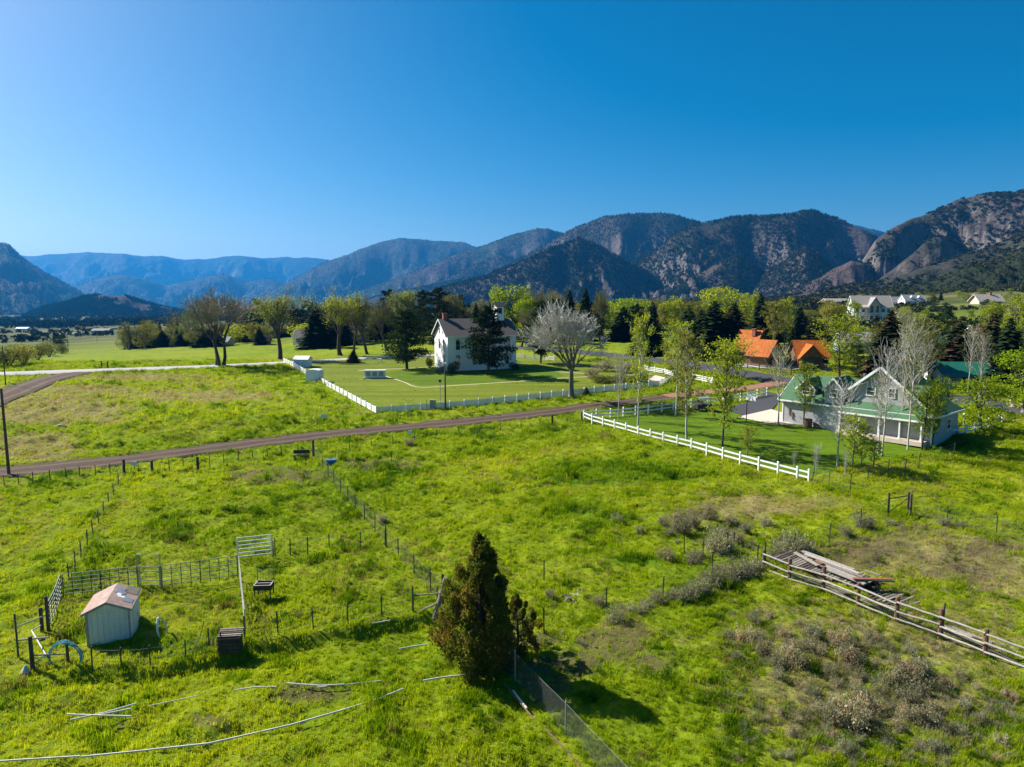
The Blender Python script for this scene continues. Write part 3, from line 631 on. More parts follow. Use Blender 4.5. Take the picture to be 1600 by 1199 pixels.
def build_forest():
    leafy('far_conifer', (.010, .018, .008), (.024, .036, .014), .1, .01, .3); leafy('scrub_oak', (.035, .038, .016), (.075, .080, .034), .25, .02, .35)
    leafy('snag_wood', (.045, .036, .033), (.09, .075, .068), 0, .02, .3); leafy('scrub_green', (.05, .075, .015), (.10, .13, .03), .3, .02, .3)
    protos = [conelet(1, 'far_conifer'), conelet(2, 'far_conifer'), blob(3, 'scrub_oak'), blob(4, 'far_conifer'), snag(5, 'snag_wood'), blob(6, 'scrub_green')]
    rng = np.random.default_rng(9); P = []; S = []; I = []
    for (X, Y, Z, TT, D, mat) in MOUNT:
        if D > 6500: n, hh = 30000, 14
        elif D > 4000: n, hh = 50000, 10
        elif D > 2100: n, hh = 90000, 9
        elif D > 1500: n, hh = 70000, 6.5
        elif D > 1000: n, hh = 26000, 4.6
        else: n, hh = 12000, 2.6
        r, c = X.shape; fi = rng.uniform(0, r-1.001, n)*1.0; fj = rng.uniform(0, c-1.001, n); i = fi.astype(int); j = fj.astype(int); a = fi-i; b = fj-j
        def bl(M): return (M[i, j]*(1-b)+M[i, j+1]*b)*(1-a)+(M[i+1, j]*(1-b)+M[i+1, j+1]*b)*a
        x, y, z, t = bl(X), bl(Y), bl(Z), bl(TT)
        dn = fbm(x*14/D, y*14/D, 5, 13); thr = {'rocky_mountain': .49, 'burnt_mountain': .38}.get(mat, .30); ok = (dn > thr+.10*(rng.random(n)-.5)) & (z > -55) & (t < .12)
        x, y, z, dn = x[ok], y[ok], z[ok], dn[ok]; m = len(x)
        u = rng.random(m)
        if mat in ('far_mountain', 'mid_mountain'): k = np.where(u < .9, rng.integers(0, 2, m), 4)
        elif mat == 'burnt_mountain': k = np.where(u < .5, rng.integers(0, 2, m), np.where(u < .86, 4, 2))
        elif mat == 'rocky_mountain': k = np.where(u < .35, 3, np.where(u < .65, 4, 2))
        else: k = np.where(u < .35, 3, np.where(u < .8, 2, 5))
        s = hh*rng.uniform(.55, 1.3, m); P.append(np.stack([x, y, z-.06*s], -1)); S.append(s); I.append(k)
    P = np.concatenate(P); S = np.concatenate(S); I = np.concatenate(I)
    scatter('forest', P, S, rng.uniform(0, 6.28, len(P)), I, rng.random(len(P)), protos, 'distant conifer forest and burnt snags on the mountainsides', 'forest')
    # brush and woods on the valley floor and the lower slopes
    def area(n, pxr, yr, hh, kinds, thr, seed):
        px = rng.uniform(*pxr, n); Y = np.exp(rng.uniform(log(yr[0]), log(yr[1]), n)); x = (px-800)/FPX*Y*1.02
        d = fbm(x*9/Y.mean(), Y*9/Y.mean(), 4, seed); ok = d > thr; x, Y = x[ok], Y[ok]
        z = Zs(x, Y)+(fbm(x*.004, Y*.004, 4, 31)-.5)*14*sstep(500, 2500, Y)
        return np.stack([x, Y, z-.1], -1), hh*rng.uniform(.5, 1.3, len(x)), rng.choice(kinds, len(x))
    A = [area(5200, (-250, 420), (1050, 2600), 10, [0, 1, 3, 2], .46, 3), area(900, (-200, 420), (480, 1000), 4, [2, 3, 2, 5], .56, 5),
         area(2600, (380, 1100), (520, 2600), 11, [0, 1, 4, 3], .44, 6), area(1700, (1050, 1350), (400, 1100), 4.6, [2, 2, 3, 0], .46, 8),
         area(5200, (1180, 1760), (390, 700), 2.5, [2, 2, 2, 5, 3], .44, 10), area(1500, (1200, 1700), (230, 400), 1.8, [2, 2, 5, 3], .50, 12)]
    P = np.concatenate([a[0] for a in A]); S = np.concatenate([a[1] for a in A]); I = np.concatenate([a[2] for a in A])
    scatter('brush', P, S, rng.uniform(0, 6.28, len(P)), I, rng.random(len(P)), protos, 'dark scrub oak and juniper brush on the valley sides', 'brush')
build_forest()
# ------------------------------------------------------------------ plant meshes (unit height), shared by copies
surf('bark_dark', (.030, .024, .020), (.075, .062, .052), 6, .9, .6, (1, 1, .3))
surf('bark_grey', (.10, .09, .075), (.20, .18, .155), 6, .9, .6, (1, 1, .3))
surf('bark_pale', (.30, .28, .24), (.50, .48, .43), 5, .85, .4, (1, 1, .4), dirt=(.05, .045, .04))
surf('bark_mid', (.19, .165, .125), (.31, .275, .22), 5, .85, .4, (1, 1, .4))
surf('bark_silver', (.44, .41, .36), (.62, .59, .53), 5, .85, .4, (1, 1, .4))
leafy('leaf_bright', (.12, .205, .007), (.24, .31, .016), .55, .5)
leafy('leaf_green', (.050, .125, .006), (.11, .20, .010), .45, .5)
leafy('leaf_bud', (.15, .165, .030), (.26, .25, .065), .5, .5)
leafy('leaf_olive', (.10, .115, .028), (.18, .19, .055), .4, .5)
leafy('leaf_lime', (.20, .27, .018), (.33, .37, .045), .55, .4)
leafy('needle_dark', (.010, .020, .008), (.028, .046, .015), .12, .7)
leafy('needle_green', (.018, .036, .010), (.042, .066, .018), .15, .7)
leafy('needle_rust', (.020, .026, .010), (.040, .050, .018), .15, .7, tip=(.085, .055, .028))
leafy('juniper_leaf', (.048, .074, .013), (.13, .14, .026), .45, 1.2, tip=(.19, .135, .034))
leafy('sage_leaf', (.21, .205, .13), (.37, .335, .23), .35, 1.5, .22, tip=(.37, .27, .18))
leafy('sage_grey', (.18, .185, .115), (.32, .31, .215), .35, 1.5, .22)
leafy('bush_dark', (.016, .034, .010), (.035, .062, .016), .2, 1.0)
leafy('twig_tan', (.20, .175, .115), (.34, .31, .22), .15, .6)

def fast_mesh(name, V, nper, mats, mi=None):
    V = np.asarray(V, np.float32).reshape(-1, 3); n = len(V); k = n//nper
    me = bpy.data.meshes.new(name); me.vertices.add(n); me.vertices.foreach_set('co', V.ravel())
    me.loops.add(n); me.loops.foreach_set('vertex_index', np.arange(n, dtype=np.int32))
    me.polygons.add(k); me.polygons.foreach_set('loop_start', np.arange(0, n, nper, dtype=np.int32))
    me.update(); me.validate()
    for m in (mats if isinstance(mats, (list, tuple)) else [mats]): me.materials.append(MATS[m])
    return me
def leaves(C, size, seed, aspect=.7, up=None, stretch=None):
    """one small tilted face per point"""
    rng = np.random.default_rng(seed); C = np.asarray(C, float); n = len(C)
    a = rng.normal(size=(n, 3)); 
    if up is not None: a[:, 2] *= up
    a /= np.linalg.norm(a, axis=1)[:, None]+1e-9
    b = rng.normal(size=(n, 3)); b -= (b*a).sum(1)[:, None]*a; b /= np.linalg.norm(b, axis=1)[:, None]+1e-9
    s = (np.asarray(size)*rng.uniform(.6, 1.3, n))[:, None]
    q = np.stack([C-a*s*.5, C+b*s*.5*aspect+a*s*.05, C+a*s*.5, C-b*s*.5*aspect-a*s*.05], 1)
    return q.reshape(-1, 3)
def skeleton(seed, levels=4, fork=.22, n1=5, tilt=.5, ratio=.68, nch=(3, 4), up=.25, wob=.18, trunks=1):
    """branch polylines [(points, r0, r1, level)] and twig tips"""
    rng = random.Random(seed); out = []; tips = []
    def seg(p, d, ln, r, lv):
        pts = [p]; q = p.copy(); dd = d.copy()
        k = 3 if lv < 2 else 2
        for i in range(k):
            dd = (dd+Vector((rng.uniform(-1, 1), rng.uniform(-1, 1), rng.uniform(-.5, .8)))*wob).normalized()
            q = q+dd*(ln/k); pts.append(q)
        r1 = r*(.62 if lv < levels else .35); out.append((pts, r, r1, lv))
        if lv >= levels: tips.append((pts[-1], dd)); tips.append(((pts[-1]+pts[-2])/2, dd)); return
        n = n1 if lv == 0 else rng.randint(*nch)
        for i in range(n):
            t = 1.0 if i == 0 and lv > 0 else rng.uniform(.45 if lv else .72, 1.0)
            base = pts[-1] if t > .98 else pts[max(0, int(t*(len(pts)-1)))].lerp(pts[min(len(pts)-1, int(t*(len(pts)-1))+1)], t*(len(pts)-1) % 1)
            az = 2*pi*i/n+rng.uniform(-.5, .5) if lv == 0 else rng.uniform(0, 2*pi)
            tl = tilt*rng.uniform(.6, 1.3)
            x = dd.orthogonal().normalized(); y = dd.cross(x)
            nd = (dd*cos(tl)+(x*cos(az)+y*sin(az))*sin(tl)+Vector((0, 0, up*rng.uniform(.4, 1)))).normalized()
            seg(base, nd, ln*ratio*rng.uniform(.8, 1.15), r1*rng.uniform(.6, .85), lv+1)
    for k in range(trunks):
        a = 2*pi*k/trunks+rng.random(); off = Vector((cos(a), sin(a), 0))*(.025 if trunks > 1 else 0)
        d = (Vector((0, 0, 1))+off*rng.uniform(5, 11)).normalized() if trunks > 1 else Vector((rng.uniform(-.05, .05), rng.uniform(-.05, .05), 1)).normalized()
        seg(off, d, fork, .034 if trunks == 1 else .024, 0)
    return out, tips
def norm_tree(out, tips, W):
    zz_ = sorted(p.z for b in out for p in b[0]); zs = zz_[int(.965*len(zz_))-1]; rs = sorted(sqrt(p.x**2+p.y**2) for b in out for p in b[0])[int(.93*sum(len(b[0]) for b in out))-1]
    f = Vector((W/2/rs, W/2/rs, 1/zs))
    def s(p): return Vector((p.x*f.x, p.y*f.y, p.z*f.z))
    return [([s(p) for p in b[0]], b[1], b[2], b[3]) for b in out], [(s(t), d) for t, d in tips]
def wood_mesh(out, mat, thick=1.0, minr=.0012, sides=(7, 5, 3, 3, 3, 3)):
    mb = MB()
    for pts, r0, r1, lv in out:
        n = len(pts); mb.tube(pts, [max(minr, (r0+(r1-r0)*i/(n-1))*thick) for i in range(n)], sides[lv], False)
    if out:  # root flare
        p = out[0][0]; mb.tube([p[0]-Vector((0, 0, .02)), p[0]+Vector((0, 0, .05))], [out[0][1]*thick*1.5, out[0][1]*thick], 8, False)
    return meshdata('trunk', mb.V, mb.F, mat, smooth=True)
PROTO = {}
def split(out, lv): return [b for b in out if b[3] <= lv], [b for b in out if b[3] > lv]
def p_bud(key, seed, W, leaf, bark, nleaf=1, size=.016, trunks=1, levels=4, tilt=.42, twig=None, n1=5, up=.2, fork=.25, minr=.0021, spread=.03, nch=(3, 5)):
    out, tips = norm_tree(*skeleton(seed, levels, fork, n1, tilt, .72, nch, up, .16, trunks), W)
    big, fine = split(out, 2); rng = random.Random(seed)
    C = [t+Vector((rng.gauss(0, 1), rng.gauss(0, 1), rng.gauss(0, 1)))*spread for t, d in tips for _ in range(nleaf)]
    mb = MB()
    for pts, r0, r1, lv in fine: mb.tube(pts, [minr*1.6, minr*1.3, minr][:len(pts)] if len(pts) < 4 else [minr*1.5]*len(pts), 3, False)
    tw = meshdata('crown', mb.V, mb.F, twig or bark)
    if nleaf:
        q = leaves(C, size, seed); n0 = len(mb.V); V = [tuple(v) for v in mb.V]+[tuple(v) for v in q]
        F = list(mb.F)+[tuple(range(n0+4*i, n0+4*i+4)) for i in range(len(C))]
        tw = meshdata('crown', V, F, [twig or bark, leaf], [0]*len(mb.F)+[1]*len(C))
    PROTO[key] = (wood_mesh(big, bark), tw, W)
def p_leafed(key, seed, W, leaf, bark, n=3600, size=.034, base=.16, lobes=9, trunks=1):
    rng = np.random.default_rng(seed); r2 = random.Random(seed)
    out, tips = norm_tree(*skeleton(seed, 3, .24, 5, .45, .7, (2, 3), .25, .15, trunks), W*.8)
    L_ = []
    for i in range(lobes):
        z = r2.uniform(base+.14, .86); rr = W/2*(1-((z-.52)/.56)**2)**.5*r2.uniform(.3, .72) if abs(z-.52) < .56 else 0; a = 2*pi*i/lobes*1.7+r2.random()
        L_.append((rr*cos(a), rr*sin(a), z, W*r2.uniform(.20, .30), r2.uniform(.12, .17)))
    L_.append((0, 0, .82, W*.26, .17)); C = []; per = n//len(L_)
    for (x, y, z, rx, rz) in L_:
        d = rng.normal(size=(per, 3)); d /= np.linalg.norm(d, axis=1)[:, None]; rad = rng.uniform(.45, 1.12, per)**.6
        nz_ = noise(d[:, 0]*2.2+x*9, d[:, 1]*2.2+d[:, 2]*3+z*7, seed)
        keep = nz_ > .30
        c = np.array([x, y, z])+d*rad[:, None]*np.array([rx, rx, rz]); C.append(c[keep])
    C = np.concatenate(C); C = C[(C[:, 2] > base*.8) & (C[:, 2] < 1.02)]
    PROTO[key] = (wood_mesh(split(out, 2)[0], bark, .9), fast_mesh('crown', leaves(C, size, seed), 4, leaf), W)
def p_aspen(key, seed, W, leaf, bark, n=900, size=.022, dense=1.0, start=.22, nb=42, tops=.25, twig=None):
    rng = random.Random(seed); mb = MB(); cr = MB(); C = []
    pts = [Vector((0, 0, -.01))]; 
    for i in range(1, 9): pts.append(Vector((pts[-1].x+rng.uniform(-.008, .008), pts[-1].y+rng.uniform(-.008, .008), i/8)))
    mb.tube(pts, [.0135*(1-.88*i/8) for i in range(9)], 7, False)
    for i in range(nb):
        z = start+(1-start)*(i/nb)**.9*.97; a = i*2.4+rng.uniform(-.5, .5); k = min(7, int(z*8)); b = pts[k].lerp(pts[k+1], z*8-k)
        ln = W/2*(.35+.9*sin(pi*min(1, (z-start)/(1-start)*.85+.12)))*rng.uniform(.55, 1.1); e = rng.uniform(.5, 1.1)
        d = Vector((cos(a)*cos(e), sin(a)*cos(e), sin(e))); p1 = b+d*ln*.6; p2 = p1+(d+Vector((rng.uniform(-.3, .3), rng.uniform(-.3, .3), .4))).normalized()*ln*.6
        mb.tube([b, p1], [.0032, .0020], 4, False); cr.tube([p1, p2], [.0021, .0013], 3, False)
        for j in range(4):
            t = rng.uniform(.25, 1.0); q = b.lerp(p1, t*1.6) if t < .6 else p1.lerp(p2, t)
            d2 = (d+Vector((rng.uniform(-1, 1), rng.uniform(-1, 1), rng.uniform(-.2, .9)))).normalized(); e2 = q+d2*ln*rng.uniform(.25, .5)
            cr.tube([q, e2], [.0015, .0010], 3, False)
            for _ in range(int(n/nb/4)):
                C.append(q.lerp(e2, rng.uniform(.2, 1.1))+Vector((rng.gauss(0, 1), rng.gauss(0, 1), rng.gauss(0, 1)))*.013)
    q = leaves(C, size, seed) if C else np.zeros((0, 3)); n0 = len(cr.V)
    V = [tuple(v) for v in cr.V]+[tuple(v) for v in q]; F = list(cr.F)+[tuple(range(n0+4*i, n0+4*i+4)) for i in range(len(C))]
    me = meshdata('crown', V, F, [twig or bark, leaf], [0]*len(cr.F)+[1]*len(C))
    PROTO[key] = (meshdata('trunk', mb.V, mb.F, bark, smooth=True), me, W)
def p_spruce(key, seed, W, leaf, layers=26, gap=.05, bark='bark_dark', base=.06, power=.9):
    rng = random.Random(seed); Q = []; mb = MB(); mb.tube([(0, 0, -.02), (0, 0, .5), (0, 0, .98)], [.022, .014, .002], 6, False)
    for i in range(layers):
        t = i/(layers-1); z = base+(1-base)*t*.97; r = W/2*((1-t)**power)+.012; nb = max(5, int(13-6*t))
        for k in range(nb):
            a = 2*pi*k/nb+i*1.3+rng.uniform(-.2, .2); ln = r*rng.uniform(.72, 1.12); dr = -.28*ln+rng.uniform(-.02, .02)*.5
            d = Vector((cos(a), sin(a), 0)); s = Vector((-sin(a), cos(a), 0))
            for j in range(5):
                f0 = j/5; w = (.36*(1-f0)+.14)*max(ln, .05)*rng.uniform(.8, 1.3); c = d*(ln*(f0+.12))+Vector((0, 0, z+dr*f0*f0+rng.uniform(-.012, .012)))
                n = d*(ln*.26); tl = Vector((0, 0, rng.uniform(-.5, .3)*w))
                Q += [c-s*w+tl, c-n*.3+Vector((0, 0, .012)), c+s*w+tl, c+n+Vector((0, 0, dr*.3))]
    PROTO[key] = (meshdata('trunk', mb.V, mb.F, bark, smooth=True), fast_mesh('crown', [tuple(v) for v in Q], 4, leaf), W)
def p_pine(key, seed, W, leaf, start=.22, n=34, per=70, bark='bark_dark', size=.035, taper=.75):
    rng = random.Random(seed); r2 = np.random.default_rng(seed); mb = MB(); pts = [Vector((0, 0, -.01)), Vector((.006, .004, .35)), Vector((-.004, .006, .7)), Vector((.002, 0, .97))]
    mb.tube(pts, [.022, .017, .010, .002], 7, False); C = []
    for i in range(n):
        t = i/(n-1); z = start+(1-start)*t*.96; a = i*2.4+rng.uniform(-.4, .4); env = (.45+.75*min(1, t*4))*(1-taper*t**1.3)
        ln = W/2*env*rng.uniform(.55, 1.15); d = Vector((cos(a), sin(a), rng.uniform(-.12, .35))); b = Vector((0, 0, z)); e = b+d*ln
        mb.tube([b, e], [.006*(1-.6*t), .002], 4, False)
        for f, sp in ((1.0, 1.0), (.62, .9), (.3, .7)):
            c = b+d*ln*f; rr = (.085+.03*rng.random())*(1-.45*t)*sp*(W/.55)
            g = r2.normal(size=(per//2 if f < .5 else per, 3)); g /= np.linalg.norm(g, axis=1)[:, None]; g *= r2.uniform(.35, 1, len(g))[:, None]
            C.append(np.array(c)+g*np.array([rr, rr, rr*.62]))
    C = np.concatenate(C)
    PROTO[key] = (meshdata('trunk', mb.V, mb.F, bark, smooth=True), fast_mesh('crown', leaves(C, size, seed, .42), 4, leaf), W)
def p_bush(key, seed, W, leaf, n=1500, size=.07, bark='bark_dark', flat=1.0, spiky=0.0, nl=8):
    rng = np.random.default_rng(seed); r2 = random.Random(seed); C = []
    for i in range(nl):
        a = 2*pi*i/nl+r2.random(); rr = W/2*r2.uniform(.15, .62); z = r2.uniform(.25, .62); k = n//nl
        d = rng.normal(size=(k, 3)); d /= np.linalg.norm(d, axis=1)[:, None]; d *= (rng.uniform(.3, 1.0, k)**.5)[:, None]
        C.append(np.array([rr*cos(a), rr*sin(a), z])+d*np.array([W*.27, W*.27, .36]))
    C = np.concatenate(C); C = C[C[:, 2] > .02]; mb = MB()
    for i in range(9):
        a = i*2.1; b = Vector((cos(a)*W*.3, sin(a)*W*.3, r2.uniform(.5, .85))); mb.tube([Vector((cos(a)*.02, sin(a)*.02, -.03)), b*.5+Vector((0, 0, .05)), b], [.02, .012, .004], 4, False)
    PROTO[key] = (meshdata('trunk', mb.V, mb.F, bark), fast_mesh('crown', leaves(C, size, seed, .6 if not spiky else .3), 4, leaf), W)
def make_protos():
    p_bud('bud_a', 3, .98, 'leaf_bud', 'bark_dark', 1, .009, 3, 5, .54, n1=4, fork=.18, spread=.028, up=.14, nch=(3, 4), twig='bark_mid')
    p_bud('bud_b', 5, .70, 'leaf_lime', 'bark_dark', 5, .015, 1, 4, .52, n1=6, up=.16, spread=.035, fork=.20, nch=(4, 5), twig='bark_grey')
    p_bud('bud_c', 8, .80, 'leaf_bud', 'bark_dark', 4, .014, 1, 4, .56, n1=6, fork=.20, spread=.033, up=.14, nch=(4, 5), twig='bark_grey')
    p_bud('bud_d', 9, .74, 'leaf_lime', 'bark_dark', 4, .015, 1, 4, .54, n1=6, fork=.20, spread=.035, up=.15, nch=(4, 5), twig='bark_grey')
    p_bud('bare_big', 14, .98, 'leaf_olive', 'bark_grey', 1, .009, 1, 5, .58, n1=9, fork=.17, up=.17, minr=.0020, nch=(3, 5), twig='bark_silver')
    p_leafed('leaf_a', 21, .80, 'leaf_bright', 'bark_grey', 5200, .034, .05, 12); p_leafed('leaf_b', 22, 1.0, 'leaf_bright', 'bark_grey', 5600, .036, .04, 14)
    p_leafed('leaf_c', 23, .62, 'leaf_bright', 'bark_grey', 4800, .032, .05, 12); p_leafed('poplar', 24, .22, 'leaf_lime', 'bark_grey', 1800, .03, .08, 9)
    p_aspen('aspen_a', 31, .42, 'leaf_lime', 'bark_pale', 4000, .019); p_aspen('aspen_b', 32, .36, 'leaf_lime', 'bark_grey', 3600, .020)
    p_aspen('aspen_c', 33, .46, 'leaf_bud', 'bark_pale', 1500, .013, nb=60, start=.3); p_aspen('aspen_d', 34, .52, 'leaf_bud', 'bark_pale', 0, .012, nb=64, start=.28)
    p_aspen('aspen_e', 35, .5, 'leaf_lime', 'bark_dark', 3600, .020, nb=60, start=.2)
    p_spruce('spruce_a', 41, .46, 'needle_dark', 32, power=.60); p_spruce('spruce_b', 42, .44, 'needle_rust', 32, power=.60); p_spruce('spruce_c', 43, .56, 'needle_green', 24, power=.62)
    p_pine('pine_a', 51, .60, 'needle_dark', .16, 42, 90, size=.038); p_pine('pine_b', 52, .66, 'needle_green', .15, 44, 90, size=.038); p_pine('pine_c', 53, .62, 'needle_dark', .1, 32, 80, taper=.55)
    p_bush('willow', 61, 1.3, 'leaf_olive', 1700, .06); p_bush('round_bush', 62, 1.1, 'bush_dark', 1700, .07); p_bush('yellow_bush', 63, 1.35, 'leaf_lime', 1500, .06)
make_protos()
def plant(name, px, Y, top, w, key, label, cat='tree', group=None, mat=None, base=None, h=None, seed=None):
    """a tree in photo column px; Y its distance (None: where row base meets the ground); top = photo row of its tip; w = crown width in photo pixels"""
    p = G(px, base) if Y is None else AT(px, Y)
    hh = h if h else max(.6, zat(px, p.y, top)-p.z); tr, cr, W = PROTO[key]; wm = hpx(p, w)/W*1.0*(1.75 if key.startswith('spruce') else 1.3 if key.startswith(('spruce', 'leaf_', 'aspen_a', 'aspen_b', 'aspen_e', 'bud')) else 1.12)
    root = thing(name, p, label, cat, group, rz=random.Random(int(px*7+top)).uniform(0, 6.28))
    sc = (wm, wm, hh)
    t = link('trunk', tr, root); t.scale = sc; c = link('crown', cr, root); c.scale = sc
    if mat:
        for o, m in ((c, mat),):
            k = len(o.material_slots)-1; o.material_slots[k].link = 'OBJECT'; o.material_slots[k].material = MATS[m]
    return root
